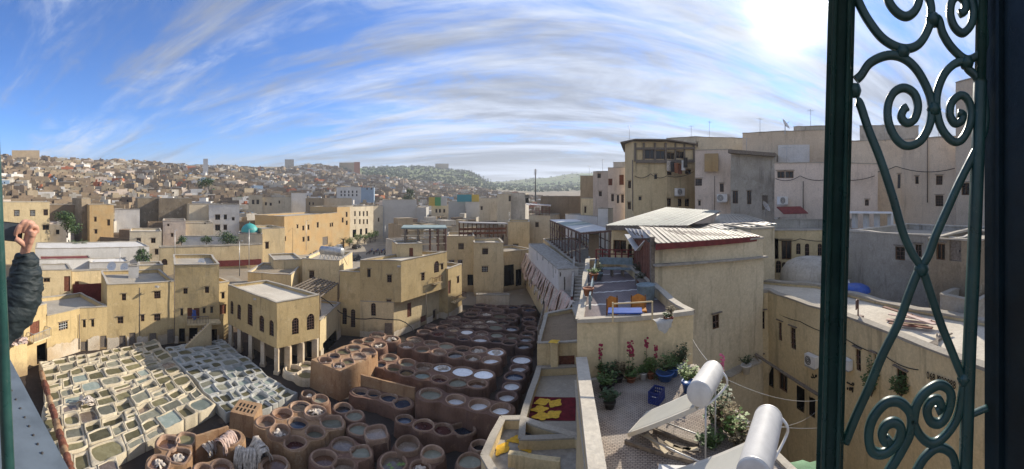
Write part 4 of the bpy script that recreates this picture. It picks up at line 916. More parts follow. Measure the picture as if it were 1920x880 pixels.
mb.add(vs, [(j*(nn+1)+i, j*(nn+1)+i+1, (j+1)*(nn+1)+i+1, (j+1)*(nn+1)+i) for j in range(nn) for i in range(nn)], True); props(mb.build('ground_cloth', M['redcloth']), 'dark red cloth spread on the drying platform', 'cloth')
for px, py, a in ((1017, 754, .3), (1041, 757, .9), (1012, 768, .1), (1038, 778, .5), (1015, 781, .2)):
    p = G(px, py, 6.56); flat_hide(p.x, p.y, 6.56, 1.05, .8, a, 'hideyellow', 'saffron hide spread flat on the dark red cloth', 'saffron hides on the dark red cloth')
for px, py, a in ((972, 825, .2), (942, 842, 1.1), (985, 838, 2.)):
    p = G(px, py, 6.52); flat_hide(p.x, p.y, 6.53, 1.15, .7, a, 'hideyellow', 'saffron hide lying on the wet trough terrace floor', 'saffron hides on the trough terrace')
def post_chimney():
    p = G(1039, 702, 6.5); mb = MB(); mb.box((p.x, p.y, 7.75), (.55, .45, 2.5)); mb.box((p.x, p.y, 9.05), (.7, .6, .12)); props(mb.build('masonry_post', M['yellowgrime']), 'square ochre masonry post against the lower yellow house', 'post')
    flat_hide(p.x, p.y, 9.13, .9, .7, .4, 'hideyellow', 'single yellow hide laid over the masonry post')
post_chimney()
# planks leaning along the edge of the lower house
for i in range(6):
    a = V3(2.1+.22*i, 30.8+1.35*i, 8.9); mb = MB(); mb.bar(a, a+V3(.1, .05, 1.2+.3*rnd.random()), .16, .06); mb.bar(a+UP*.9, a+V3(.22, 1.35, .95), .1, .06); props(mb.build('fence_post', M['woodgrey']), 'weathered fence post with rail on the edge of the brown flat roof', 'post', 'fence posts along the brown roof')
# --- tiled terrace
TX = lambda y: 2.75+(y-12.8)*.2          # its left edge
def tilemat():
    t = NT('purple_grey_tiles'); sp = t.n.new('ShaderNodeSeparateXYZ'); t.l.new(t.pos, sp.inputs[0])
    wv = t.math('ADD', sp.outputs[1], t.math('MULTIPLY', t.math('PINGPONG', sp.outputs[0], .22), .45)); m = t.math('MODULO', wv, 2.05)
    line = t.math('LESS_THAN', m, .16); base = t.mix(t.ramp(t.noise(1.2, 5), .3, .7), (.155, .125, .135), (.21, .17, .175))
    br = t.n.new('ShaderNodeTexBrick'); t.l.new(t.pos, br.inputs['Vector']); br.inputs['Scale'].default_value = 3.2; br.inputs['Color1'].default_value = (1, 1, 1, 1); br.inputs['Color2'].default_value = (.82, .82, .82, 1); br.inputs['Mortar'].default_value = (.5, .5, .5, 1); br.offset = 0
    base = t.mix(1.0, base, br.outputs['Color'], 'MULTIPLY')
    return t.done(t.mix(line, base, (.62, .62, .60)), .55, .4)
M['tile'] = tilemat()
bld('tall yellow terrace house with a tiled roof terrace', [(2.3, 12.9), (6.55, 12.45), (7.0, 17.6), (7.6, 25), (5.1, 25.2)], 0, 16.55, 'yellow2', (), par=.5, roof='tile', name='terrace_house', pth=.16, cope='rooflight')
# plank screen of upright boards
A, B = P(1189, 24.2), P(1222, 18.9)
t = thing('plank_screen', 'tall red-brown plank screen along the tiled terrace', 'screen', (A.x, A.y, 16))
for i in range(14):
    p, q = A.lerp(B, i/14), A.lerp(B, (i+1)/14-.004); mb = MB(); h = 18.75-.25*(i/14)+rnd.uniform(-.05, .05)
    mb.bar(V3(p.x, p.y, 16.05), V3(p.x, p.y, 16.06), .01); mb = MB(); n_ = Vector((B-A).xy.normalized()); o = Vector((-n_.y, n_.x, 0))*(.03+.012*(i % 2))
    vs = [V3(p.x, p.y, 16.05)-o, V3(q.x, q.y, 16.05)-o, V3(q.x, q.y, 16.05)+o, V3(p.x, p.y, 16.05)+o]; vs += [V3(v.x, v.y, h) for v in vs]
    mb.add(vs, [(0, 1, 5, 4), (1, 2, 6, 5), (2, 3, 7, 6), (3, 0, 4, 7), (4, 5, 6, 7)]); mb.build('board', M['woodred'], t)
mb = MB(); q = P(1223, 18.75); mb.bar(V3(q.x, q.y, 15.8), V3(q.x, q.y, 18.9), .2); mb.build('post', M['woodgrey'], t)
# bench, railing
def bench():
    a, b = P(1124, 23.2), P(1186, 23.0); t = thing('bench', 'long blue-grey bench at the end of the tiled terrace', 'bench', (a.x, a.y, 16.05)); A, B = V3(a.x, a.y, 0), V3(b.x, b.y, 0)
    for nm, z, off, w_, h in (('seat', 16.5, -.3, .5, .07), ('backrest', 16.92, 0, .07, .42)): mb = MB(); o = V3(0, off, z); mb.bar(A+o, B+o, w_, h); mb.build(nm, M['benchpaint'], t)
    for s in (.03, .34, .66, .97): p = A.lerp(B, s); mb = MB(); mb.box((p.x, p.y-.28, 16.25), (.08, .45, .45)); mb.build('leg', M['woodgrey'], t)
M['benchpaint'] = simple('faded_blue_grey_paint', (.22, .28, .30), .6, .3, var=.35, nscale=5, bump=.2)
bench()
def railing(label, a, b, z, h, n, mat, mid=2):
    t = thing('railing', label, 'railing', (a.x, a.y, z)); A, B = V3(a.x, a.y, z), V3(b.x, b.y, z)
    for i in range(n+1): p = A.lerp(B, i/n); mb = MB(); mb.bar(p, p+UP*h, .09); mb.build('post', M[mat], t)
    for k_ in range(mid+1): zz2 = h*(1-k_/(mid+1)); mb = MB(); mb.bar(A+UP*zz2, B+UP*zz2, .07); mb.build('rail', M[mat], t)
    return t
railing('dark red railing behind the blue-grey bench', P(1118, 25.0), P(1190, 24.8), 16.5, .85, 6, 'redpaint', 2)
# left edge of the terrace: painted balusters
railing('pale painted handrail down the open side of the tiled terrace', P(1106, 15.0), P(1117, 23.5), 16.4, .55, 7, 'benchpaint', 1)
def pot(p, r_, h, mat, plant, label, hgt=.5, group=None, lm='leaf', n=24):
    t = thing('potted_plant', label, 'plant', p, group); mb = MB(); mb.lathe(p, [(.01, 0), (r_*.72, 0), (r_, h*.86), (r_*1.12, h*.86), (r_*1.12, h), (r_*.95, h), (r_*.9, h-.04), (.01, h-.05)], 14); mb.build('pot', M[mat], t)
    if plant: leaves(t, Vector(p)+UP*h, hgt, r_*1.6, n, lm)
    return t
def leaves(t, base, hgt, spread, n, lm, leafsize=.09, name='foliage'):
    mb = MB()
    for i in range(n):
        a = rnd.random()*2*pi; q = spread*sqrt(rnd.random()); top = Vector(base)+V3(q*cos(a), q*sin(a), hgt*rnd.uniform(.45, 1.05)*(1-.35*q/spread)); mid = Vector(base).lerp(top, .55)+V3(.05*cos(a), .05*sin(a), .06*hgt)
        mb.tube([base, mid, top], [.008, .006, .004], 4, False, 0)
        for k_ in range(7):
            s = .3+.7*k_/6; c = mid.lerp(top, (s-.55)/.45) if s > .55 else Vector(base).lerp(mid, s/.55); b = rnd.random()*6.3; ls = leafsize*rnd.uniform(.7, 1.5)
            d = V3(cos(b), sin(b), rnd.uniform(-.2, .6)).normalized(); sd = d.cross(UP).normalized()*ls*.4
            mb.add([c, c+d*ls*.5+sd, c+d*ls, c+d*ls*.5-sd], [(0, 1, 2, 3)], False, 1)
    return mb.build(name, [M['bark'], M[lm]], t)
pot(PR(1121, 526, 21.8)-UP*.0, .28, .45, 'benchpaint', True, 'green shrub in a pale blue pot at the end of the bench', .8)
for i, (px, r_) in enumerate(((1113, 18.7), (1103, 15.8))):
    p = P(px, r_); pot(V3(p.x, p.y, 16.75), .22, .32, 'terracotta', i == 0, ('orange flower pot with yellow blossom on the terrace handrail', 'empty-looking terracotta pot on the terrace handrail')[i], .3, None, 'leaffresh')
for i, (px, py, h, lb) in enumerate(((1199, 525, .7, 'spiky grey-green plant in a tub under the plank screen'), (1194, 505, .9, 'dark leafy plant at the far end of the plank screen'), (1203, 538, .5, 'small dark succulent pot beside the grey tub'))):
    p = G(px, py, 16.05); pot(p, .25, .35, ('iron', 'benchpaint', 'terracotta')[i], True, lb, h, None, 'leafdark')
p = G(1211, 566, 16.05); mb = MB(); mb.lathe(p, [(.01, 0), (.36, 0), (.4, .1), (.42, .75), (.46, .8), (.4, .8), (.37, .76), (.01, .72)], 20); props(mb.build('tub', M['benchpaint']), 'grey-blue plastic tub beside the plank screen', 'tub')
a, b = G(1196, 533, 16.05), G(1214, 556, 16.05); mb = MB(); mb.bar(a+UP*.45, b+UP*.45, .4, .06)
for p in (a.lerp(b, .1), a.lerp(b, .9)): mb.box((p.x, p.y, 16.25), (.3, .3, .4))
props(mb.build('plant_shelf', M['woodgrey']), 'narrow grey plank shelf under the plank screen', 'shelf')
# folding chairs and blue table behind the front parapet
def chair(px, r_, rz, label):
    p = P(px, r_); t = thing('canvas_chair', label, 'chair', (p.x, p.y, 16.05), 'orange canvas chairs on the tiled terrace'); Mx = Matrix.Translation((p.x, p.y, 16.05)) @ Matrix.Rotation(rz, 4, 'Z')
    def w(x, y, z): return Mx @ V3(x, y, z)
    mb = MB(); n = 6; vs = []
    for i in range(n+1):
        s = i/n-.5
        for zq in (.45, .72, .98): vs.append(w(s*.62, .14*(1-4*s*s)+.02, zq-(.12*abs(s)*2 if zq > .9 else 0)))
    mb.add(vs, [(i*3+k_, i*3+3+k_, i*3+4+k_, i*3+1+k_) for i in range(n) for k_ in range(2)], True); mb.build('backrest', M['canvas'], t)
    mb = MB(); mb.box((0, -.2, .44), (.58, .5, .05), M=Mx); mb.build('seat', M['canvas'], t)
    for x in (-.28, .28):
        for y in (-.42, .05): mb = MB(); mb.bar(w(x, y, 0), w(x, y, .44 if y < 0 else .95), .04); mb.build('leg', M['wood'], t)
M['canvas'] = simple('orange_canvas', (.50, .22, .055), .8, .2, var=.25, nscale=6, bump=.2)
chair(1149, 14.6, .5, 'orange canvas chair at the blue table beside the wooden frame')
chair(1197, 14.9, -.25, 'orange canvas chair with its creased back to the plank screen')
def table():
    p = P(1172, 13.8); t = thing('table', 'bright blue table between the two orange chairs', 'table', (p.x, p.y, 16.05)); mb = MB(); mb.box((p.x, p.y, 16.72), (1.25, .62, .05), -.3); mb.build('table_top', M['bluepaint'], t)
    for x, y in ((-.5, -.2), (.5, -.2), (.5, .2), (-.5, .2)): q = Matrix.Rotation(-.3, 3, 'Z') @ V3(x, y, 0); mb = MB(); mb.box((p.x+q.x, p.y+q.y, 16.38), (.05, .05, .66)); mb.build('leg', M['steel'], t)
table()
a, b = P(1149, 13.2), P(1223, 13.3); t = thing('wooden_frame', 'thin pale wooden frame standing on the terrace parapet', 'frame', (a.x, a.y, 16.5))
for p in (a, b): mb = MB(); mb.bar(V3(p.x, p.y, 16.5), V3(p.x, p.y, Zat(567, 13.2)), .05); mb.build('post', M['yellow2'], t)
mb = MB(); mb.bar(V3(a.x, a.y, Zat(570, 13.2)), V3(b.x, b.y, Zat(567, 13.2)), .04); mb.build('rail', M['yellow2'], t)
# rag and pots on the front parapet
p = PR(1245, 603, 12.6); mb = MB(); vs = []
for j in range(7):
    for i in range(9):
        u, v = i/8-.5, j/6; vs.append((p.x+u*.65*(1-.35*max(0, v-.3)), p.y-.02-.28*min(1, v*2.5)+.25+.03*sin(i*2+j), 16.78-.02*sin(i*1.7)-max(0, v-.4)*.75*(1-abs(u)*.9)))
mb.add(vs, [(j*9+i, j*9+i+1, j*9+i+10, j*9+i+9) for j in range(6) for i in range(8)], True); props(mb.build('rag', M['greywall']), 'crumpled grey rag hanging over the terrace parapet', 'rag')
for px, py, mt, h, lb in ((1256, 590, 'redpaint', .55, 'red pot with bare twigs on the terrace parapet'), (1251, 599, 'terracotta', .18, 'small terracotta pot of succulents on the terrace parapet')):
    q = PR(px, py+8, 12.8); pot(V3(q.x, q.y, 16.62), .12, .2, mt, True, lb, h, None, 'leafdry' if h > .3 else 'leaf', 10)
# --- big shaded house with sheet-metal roofs
LW, RW = P(1226, 18.8), P(1431, 24.2)
bh = bld('big cream rain-streaked house under the striped metal roof', [LW, RW, (17.2, 27), (9.5, 29)], 0, 18.25, 'shade', [(1337, 590, 1350, 617, 'g')], par=.1)
mb = MB(); a, b = PR(1224, 497, 18.7), PR(1434, 481, 24.3); mb.bar(a, b, .55, .10); attach(mb.build('flashing_ledge', M['concrete']), bh)
bld('cream side house with a stepped edge past the striped roof', front([P(1408, 27.5), P(1453, 28.5)], 5), 0, Zat(429, 28), 'shade', par=.1)
def sheetmat(name, c, c2, pitch, ang):
    t = NT(name); mp = t.n.new('ShaderNodeMapping'); t.l.new(t.pos, mp.inputs[0]); mp.inputs['Rotation'].default_value = (0, 0, ang)
    a = t.mix(t.ramp(t.noise(.6, 5), .3, .7), c, c2); a = t.mix(t.math('MULTIPLY', t.ramp(t.noise(1.2, 6, .7), .55, .7), .6), a, (.20, .14, .10))
    return t.done(a, .55, .35)
M['sheetcream'] = sheetmat('cream_metal_sheet', (.50, .45, .36), (.42, .37, .29), .3, 0); M['sheetgrey'] = sheetmat('grey_green_metal_sheet', (.33, .34, .29), (.26, .27, .24), .3, 0); M['sheetlead'] = sheetmat('lead_grey_sheet', (.30, .28, .27), (.36, .34, .32), .3, 0)
def sheet_roof(label, nl, nr_, fr, fl, mat, ribs, fascia=None):
    """corrugated sheets: each rib-to-rib sheet is a part; ribs run from the near eave to the far edge"""
    t = thing('sheet_roof', label, 'roof', (nl.x, nl.y, nl.z))
    nv = (nr_-nl).cross(fl-nl).normalized(); nv = nv if nv.z > 0 else -nv
    for i in range(ribs):
        s0, s1 = i/ribs, (i+1)/ribs; a, b, c, d = nl.lerp(nr_, s0), nl.lerp(nr_, s1), fl.lerp(fr, s1), fl.lerp(fr, s0); mb = MB(); K = 6; vs = []
        j = nv*rnd.uniform(0, .025)
        for q in range(K+1):
            s = q/K; h = nv*(.045 if q == 0 or q == 1 else 0.)+j; vs += [a.lerp(b, s)+h-nv*.0+(a-d).normalized()*rnd.uniform(-.03, .05)*(q == 0), d.lerp(c, s)+h]
        mb.add(vs, [(q*2, q*2+2, q*2+3, q*2+1) for q in range(K)]); mb.build('roof_sheet', M[mat], t)
    if fascia: mb = MB(); mb.bar(nl-UP*.16, nr_-UP*.16, .08, .30); mb.build('fascia', M[fascia], t)
    mb = MB(); mb.add([nl-UP*.06, nr_-UP*.06, fr-UP*.06, fl-UP*.06], [(3, 2, 1, 0)]); mb.build('underside', M['woodgrey'], t)
sheet_roof('striped cream metal roof with a red-brown fascia over the big cream house', PR(1230, 457, 18.2), PR(1424, 443, 24.0), PR(1392, 432, 31), PR(1197, 425, 24.5), 'sheetcream', 26, 'redpaint')
sheet_roof('large grey-green corrugated roof behind the striped cream roof', PR(1136, 423, 25.0), PR(1290, 423, 27), PR(1352, 396, 40), PR(1250, 389, 42), 'sheetgrey', 26, 'woodgrey')
sheet_roof('dull lead-grey sheet roof tilted beside the striped cream roof', PR(1318, 433, 29), PR(1456, 420, 31), PR(1412, 413, 38), PR(1290, 421, 36), 'sheetlead', 14, 'sheetgrey')
sheet_roof('pale cream sheet roof behind the lead-grey sheets', PR(1338, 419, 38), PR(1436, 414, 38.5), PR(1392, 401, 46), PR(1345, 402, 46), 'sheetcream', 12)
sheet_roof('steep small roof of grey sheets over the plank screen', PR(1188, 447, 22.5), PR(1221, 447, 20.0), PR(1218, 432, 22.0), PR(1172, 428, 25.0), 'sheetlead', 6)
mb = MB(); a, b = PR(1176, 440, 24.2), PR(1196, 470, 22); mb.bar(a, b, .35, .05); a2 = PR(1212, 452, 20.5); mb.bar(b, a2, .3, .05); props(mb.build('awning_board', M['whitepaint']), 'white bent awning board above the plank screen', 'board')
bld('cream wall with two grey shutters under the large corrugated roof', front([P(1146, 26.3), P(1188, 25.6)], 8), 10, Zat(431, 26), 'yellow2', zo(880, 240, 3.6667, [(990, 775, 1078, 860, 'w'), (1092, 800, 1140, 890, 'w')]), par=.05, lint=False)
# floodlight on the corner
p = PR(1405, 552, 23.6); mb = MB(); mb.box(p, (.55, .3, .16), .4, taper=.7); mb.bar(p, p+V3(.35, .35, .05), .05); props(mb.build('wall_lamp', M['steel']), 'grey street lamp head on the corner of the big cream house', 'lamp')
# --- long ochre house on the right with a flat roof
E_pts = [(14.9, 19.6), (15.84, 19.3), (15.43, 12.3), (14.73, 9.06), (13.85, 6.13), (12.6, 2.6)]
bld('long ochre house with flat roof and painted phone number', E_pts+[(17.6, 1.6), (18.7, 7.0), (19.8, 18.4), (17.5, 22.6)], 0, 14.55, 'yellowgrime',
    z5r([(88, 378, 128, 507, 'g'), (219, 453, 247, 585, 'g'), (302, 493, 340, 642, 'g'), (747, 638, 785, 792, 'g'), (866, 680, 890, 790, 'w'), (1028, 783, 1098, 910, 'w'), (70, 693, 112, 802, 'w'), (150, 758, 188, 900, 'k')])
    + zo(1160, 640, 3.6667, [(1100, 230, 1160, 345, 'w'), (1224, 325, 1278, 480, 'k'), (1310, 390, 1350, 520, 'k')]), par=.22, roof='rooflight', pth=.35)
mb = MB(); e = [Vector((15.95, 19.2)), Vector((15.54, 12.2))]
def ledge_on(pts, label):
    pts = [Vector(p) for p in pts]; mb = MB()
    for a, b in zip(pts[:-1], pts[1:]): mb.bar(a, b, .22, .06)
    props(mb.build('wall_ledge', M['woodgrey']), label, 'ledge')
ledge_on([PR(1416, 664, hit(1416, Vector(E_pts[1]), Vector(E_pts[2]))[1] if 0 else 23.4), PR(1470, 700, 22.6), PR(1540, 744, 20.6)], 'thin timber ledge over the ground-floor doors of the long ochre house')
def on_E(px, py, off=.03):
    for a, b in zip(E_pts[1:-1], E_pts[2:]):
        s, r_ = hit(px, a, b)
        if 0 <= s <= 1: return PR(px, py, r_-off), (Vector(b)-Vector(a)).normalized()
    return PR(px, py, 15), Vector((0, -1))
def wall_text(txt, px, py, h, label, px2, name='wall_writing'):
    p, d = on_E(px, py, .06); q, _ = on_E(px2, py, .06)
    cu = bpy.data.curves.new(name, 'FONT'); cu.body = txt; cu.size = h; cu.extrude = .004; cu.offset = .012*h
    tmp = bpy.data.objects.new(name, cu); COL.objects.link(tmp); dg = bpy.context.evaluated_depsgraph_get(); me = bpy.data.meshes.new_from_object(tmp.evaluated_get(dg)); bpy.data.objects.remove(tmp)
    n = Vector((d.y, -d.x, 0)); n = n if n.dot(p) < 0 else -n; ax = V3(d.x, d.y, 0)
    wdt = max((v.co.x for v in me.vertices), default=1)-min((v.co.x for v in me.vertices), default=0); sx = min((q-p).xy.length/max(wdt, .01), 1.25)
    o = bpy.data.objects.new(name, me); COL.objects.link(o); me.materials.clear(); me.materials.append(M['inkblack'])
    o.matrix_basis = Matrix(((ax.x*sx, 0, n.x, p.x+n.x*.02), (ax.y*sx, 0, n.y, p.y+n.y*.02), (0, 1, 0, p.z), (0, 0, 0, 1)))
    return props(o, label, 'writing')
M['inkblack'] = simple('black_paint', (.02, .018, .016), .8, .2)
for i, ch in enumerate('0681828988'):
    wall_text(ch, 1738+i*5.5, 709+i*2.1, .42, 'hand-painted black phone number digit %s on the long ochre house' % ('first second third fourth fifth sixth seventh eighth ninth tenth'.split()[i]), 1742.6+i*5.5, 'wall_digit')
def strokes(label, lst, w_=.035):
    mb = MB()
    for st in lst: mb.tube([on_E(x, y, .05)[0] for x, y in st], w_, 5)
    props(mb.build('wall_writing', M['inkblack']), label, 'writing')
strokes('black painted Arabic script under the air conditioner on the long ochre house', [[(1531, 706), (1531, 704), (1529, 704), (1529, 707), (1531, 707)], [(1529, 707), (1527, 709), (1525, 708), (1525, 705), (1524, 704)], [(1525, 708), (1523, 709), (1521, 707)], [(1523, 702), (1523.5, 702.3)]])
strokes('two lines of black painted Arabic script on the long ochre house', [[(1601, 722), (1600, 719), (1598, 719), (1597, 722), (1600, 723)], [(1597, 722), (1594, 721), (1592, 719), (1590, 719), (1588, 717)], [(1599, 727), (1598.6, 736)], [(1596, 727), (1596, 732), (1593, 732), (1592, 728), (1594, 727), (1595, 731)], [(1589, 727), (1589, 731)]])
# roof clutter of the ochre house
def zroof(px, py): return G(px, py, 14.36)
p = zroof(1609, 600); mb = MB(); mb.box((p.x, p.y, p.z+.1), (.5, .4, .2)); mb.bar(p, p+UP*1.1, .06); mb.box(p+V3(-.15, 0, .85), (.3, .06, .5), .5); props(mb.build('antenna_stub', M['rust']), 'rusty antenna stub in a stone foot on the flat roof', 'antenna')
p = zroof(1700, 607)
for i in range(7):
    a = p+V3(rnd.uniform(-.5, .5), rnd.uniform(-1.0, 1.0), .06+.07*i); d = V3(rnd.uniform(-.5, .5), 1, 0).normalized()*rnd.uniform(.7, 1.2); mb = MB(); mb.bar(a-d, a+d, .22, .05)
    props(mb.build('scrap_board', M['woodred' if i % 2 else 'hidepink']), 'reddish scrap board in the heap on the ochre house roof', 'board', 'scrap boards on the ochre roof')
p = zroof(1602, 546); mb = MB(); mb.lathe(p, [(1.1, 0), (1.0, .25), (.6, .45), (.2, .5), (.01, .52)], 14, 0, .12); props(mb.build('blue_tarp', M['bluepaint']), 'crumpled blue tarpaulin on the ochre house roof', 'tarpaulin')
for i in range(5):
    p = zroof(1752+i*4, 638+i*2); mb = MB(); mb.bar(p+V3(-.6, 0, .05+.03*i), p+V3(.9, .3*i-.5, .08), .09, .05); props(mb.build('roof_batten', M['woodgrey']), 'dark batten lying near the end of the ochre house roof', 'batten', 'battens on the ochre roof')
# air conditioners
def aircon(p, d, label, s=1.0):
    n = V3(d.y, -d.x, 0); n = n if n.dot(p) < 0 else -n; Mx = Matrix(((d.x, -n.x, 0, p.x), (d.y, -n.y, 0, p.y), (0, 0, 1, p.z), (0, 0, 0, 1)))
    t = thing('air_conditioner', label, 'air conditioner', p); mb = MB(); mb.box((0, -.2*s, 0), (.8*s, .3*s, .56*s), M=Mx); mb.build('casing', M['whitepaint'], t)
    mb = MB(); n_ = 16; c = Mx @ V3(-.12*s, -.355*s, 0)
    for rr in (.07, .14, .21): mb.tube([c+V3(d.x, d.y, 0)*(rr*s*cos(2*pi*i/n_))+UP*(rr*s*sin(2*pi*i/n_)) for i in range(n_+1)], .018*s, 5, False)
    mb.build('fan_grille', M['iron'], t); mb = MB(); mb.box((0, -.2*s, -.32*s), (.7*s, .35*s, .05*s), M=Mx); mb.build('bracket', M['steel'], t)
q, d = on_E(1527, 674); aircon(q, d, 'white air conditioner on the long ochre house above Arabic script', 1.1)
q, d = on_E(1592, 680); aircon(q, d, 'white air conditioner beside the tall grated window of the ochre house', .9)
# climbing plants on the facade
for (px, py, h, lb) in ((1634, 745, 2.2, 'green creeper round a window of the long ochre house'), (1690, 745, 1.4, 'leafy creeper under the wide window of the ochre house')):
    q, d = on_E(px, py, .3); t = thing('creeper', lb, 'plant', q); leaves(t, q, h, .5, 40, 'leaf', .14)
# --- older houses behind
bld('weathered house with arched windows and stained parapet', front([P(1446, 33), P(1596, 34)], 9), 6, Zat(432, 33), 'yellowgrime', z3b([(1205, 250, 1240, 388, 'k'), (1265, 261, 1338, 392, 'w'), (1367, 278, 1394, 357, 'a'), (1427, 283, 1454, 367, 'a'), (1457, 283, 1483, 367, 'a'), (1514, 283, 1541, 367, 'a'), (1225, 400, 1260, 485, 'a'), (1268, 410, 1302, 480, 'a')]), par=.4, cope='weather')
p = P(1520, 29.5); mb = MB(); mb.lathe((p.x, p.y, 12.5), [(2.3, 0), (2.3, 1.6), (2.2, 2.6), (1.8, 3.2), (1.1, 3.55), (.01, 3.7)], 24, 0, .05); props(mb.build('domed_vault', M['weather']), 'mouldy plastered vault dome behind the ochre roof', 'dome')
bld('mouldy grey and white old house behind the ochre roof', front([P(1588, 30.5), P(1735, 27), P(1795, 25)], 9), 8, Zat(436, 29), 'weather', zo(1440, 440, 2, [(478, 48, 512, 96, 'g'), (552, 38, 575, 84, 'g')]), par=.5, cope='weather')
bld('brick and plaster shed end beside the grille post', front([P(1742, 23.5), P(1836, 22)], 6), 8, Zat(448, 23), 'ruin', zo(1440, 440, 2, [(632, 34, 662, 95, 'w'), (680, 20, 725, 100, 'd')]), par=.3)
bld('low walled tank on the neighbour roof past the ochre house', front([P(1762, 21.5), P(1830, 20)], 3), 10, Zat(556, 21), 'weather', par=.5, name='roof_tank', cat='tank')
bld('grimy terrace house with greenery on its roof beyond the arched windows', front([P(1452, 40), P(1596, 40)], 6), 8, Zat(412, 40), 'weather', par=.3, roof='leafdry')
bld('cream house with a yellow attic and red awning', front([P(1452, 44), P(1560, 43), P(1646, 45)], 9), 8, Zat(306, 44), 'pink', z3a([(1235, 300, 1285, 345, 'w'), (1290, 297, 1350, 345, 'w')])+[(1622, 375, 1630, 386, 'g')], par=.4)
mb = MB()
for (px0, px1, y0, y1, r_) in ((1451, 1500, 388, 398, 41.5),):
    a, b = PR(1456, y0, r_), PR(1501, y0-1, r_); mb.add([a, b, b+V3(0, -1.2, -.7), a+V3(0, -1.2, -.7), a-UP*.08, b-UP*.08, b+V3(0, -1.2, -.78), a+V3(0, -1.2, -.78)], [(0, 1, 2, 3), (7, 6, 5, 4), (3, 2, 6, 7), (0, 3, 7, 4), (1, 5, 6, 2)])
props(mb.build('red_awning', M['redpaint']), 'faded red awning on the cream house', 'awning')
q = PR(1464, 376, 43.3); aircon(q, Vector((1, .0)).normalized(), 'white air conditioner above the faded red awning', 1.6)
mb = MB()
a, b = PR(1546, 398, 38), PR(1672, 399, 38)
t = thing('white_pergola', 'white posts carrying a thin flat canopy before the tan wall', 'canopy', (a.x, a.y, Zat(425, 38))); mb = MB(); mb.bar(a, b, 2.2, .12); mb.build('canopy_slab', M['whitepaint'], t)
for s in (.08, .45, .62, .78, .98): p = a.lerp(b, s); mb = MB(); mb.box((p.x, p.y, p.z-.8), (.45, .45, 1.6)); mb.build('post', M['whitepaint'], t)
M['tanlight'] = plaster('smooth_tan_render', (.74, .61, .45), (.66, .53, .38), streak=.45, patch=.35, bump=.4)
bld('large plain tan house with few small windows behind the grille', front([P(1556, 52), P(1690, 50), P(1795, 47)], 12), 6, Zat(262, 50), 'tanlight', zo(1440, 0, 2, [(486, 655, 510, 707, 'w'), (552, 662, 566, 690, 'w'), (630, 659, 654, 694, 'g'), (628, 733, 657, 774, 'g')]), par=.5)
bld('crumbling grey gable above the large tan house', front([P(1612, 60), P(1722, 60)], 5), 22, Zat(236, 60), 'weather', par=.2)
bld('tall tan tower house at the edge of the grille', front([P(1792, 44), P(1880, 40)], 10), 6, Zat(150, 43), 'tanlight', zo(1440, 0, 2, [(726, 685, 757, 732, 'w')]), par=.5)
wt = bld('wide tan house with a white painted attic below its roof', front([P(1392, 60), P(1470, 58), P(1560, 57)], 12), 6, Zat(246, 58), 'tanlight', z3a([(1280, 180, 1320, 236, 'w'), (1415, 205, 1455, 228, 'w')]), par=.4)
attach(slab('painted_panel', '', '', P(1459, 57.9), P(1518, 57.2), Zat(305, 57.6), Zat(272, 57.6), .1, M['white']), wt)
bld('grey rooftop room with an antenna on the wide tan house', front([P(1488, 64), P(1548, 63)], 5), 28, Zat(236, 63), 'weather', par=.2)
# tall cream house with rooftop loggia
TA, TB, TC = P(1172, 64), P(1188, 60.5), P(1250, 61)
ztop = Zat(266, 61)
bld('tall cream house with a dark glazed roof loggia', [TA, TB, TC, P(1306, 66), P(1306, 76), P(1172, 76)], 6, ztop, 'yellow2', z3a([(210, 365, 232, 415, 'w'), (208, 510, 232, 560, 'w'), (390, 320, 412, 352, 'w'), (283, 472, 303, 498, 'w'), (326, 150, 396, 213, 'w'), (400, 155, 466, 215, 'w'), (478, 298, 512, 325, 'w'), (604, 285, 645, 318, 'w'), (479, 487, 508, 540, 'w'), (553, 487, 580, 540, 'w'), (601, 487, 632, 540, 'w'), (476, 170, 530, 215, 'w'), (537, 160, 596, 210, 'w')]), par=.1)
mb = MB(); mb.prism([(TA-Vector((1, .5, 0))).xy, (TB-Vector((0, 1, 0))).xy, (TC-Vector((0, 1, 0))).xy, P(1308, 65.3).xy, P(1308, 77).xy, P(1170, 77).xy], ztop+.12, ztop+.3); props(mb.build('flat_roof_slab', M['woodgrey']), 'thin overhanging roof slab on the tall cream house', 'roof')
t = thing('loggia_frame', 'weathered brown timber frame of the dark roof loggia', 'loggia', (TB.x, TB.y, Zat(305, 61)))
for yy, h_ in ((303, .5), (279, .35)):
    for a, b in ((TB, TC), (TC, P(1304, 65.8))): mb = MB(); o = V3(0, -.12, 0); mb.bar(PR(1192, yy, 60.5)+o if a is TB else PR(1250, yy, 60.9)+o, PR(1249, yy, 60.9)+o if a is TB else PR(1302, yy-1, 65.5)+o, .3, h_); mb.build('beam', M['woodgrey'], t)
for px in (1191, 1207, 1228, 1248): mb = MB(); r0 = 60.5+.4*(px-1190)/60; mb.bar(PR(px, 303, r0-.1), PR(px, 268, r0-.1), .3); mb.build('post', M['woodgrey'], t)
for px in (1266, 1283, 1301): mb = MB(); r0 = 61+4.8*(px-1250)/55; mb.bar(PR(px, 303, r0-.1), PR(px, 268, r0-.1), .3); mb.build('post', M['woodgrey'], t)
aircon(PR(1271, 360, 62.5), (P(1306, 66)-TC).xy.normalized(), 'white air conditioner on the tall cream house', 2.2)
bld('upper cream storey with a long flat roof behind the tall cream house', front([P(1250, 70), P(1304, 68), P(1392, 70)], 10), 10, Zat(258, 69), 'cream', z3a([(680, 100, 690, 130, 'w')]), par=.15)
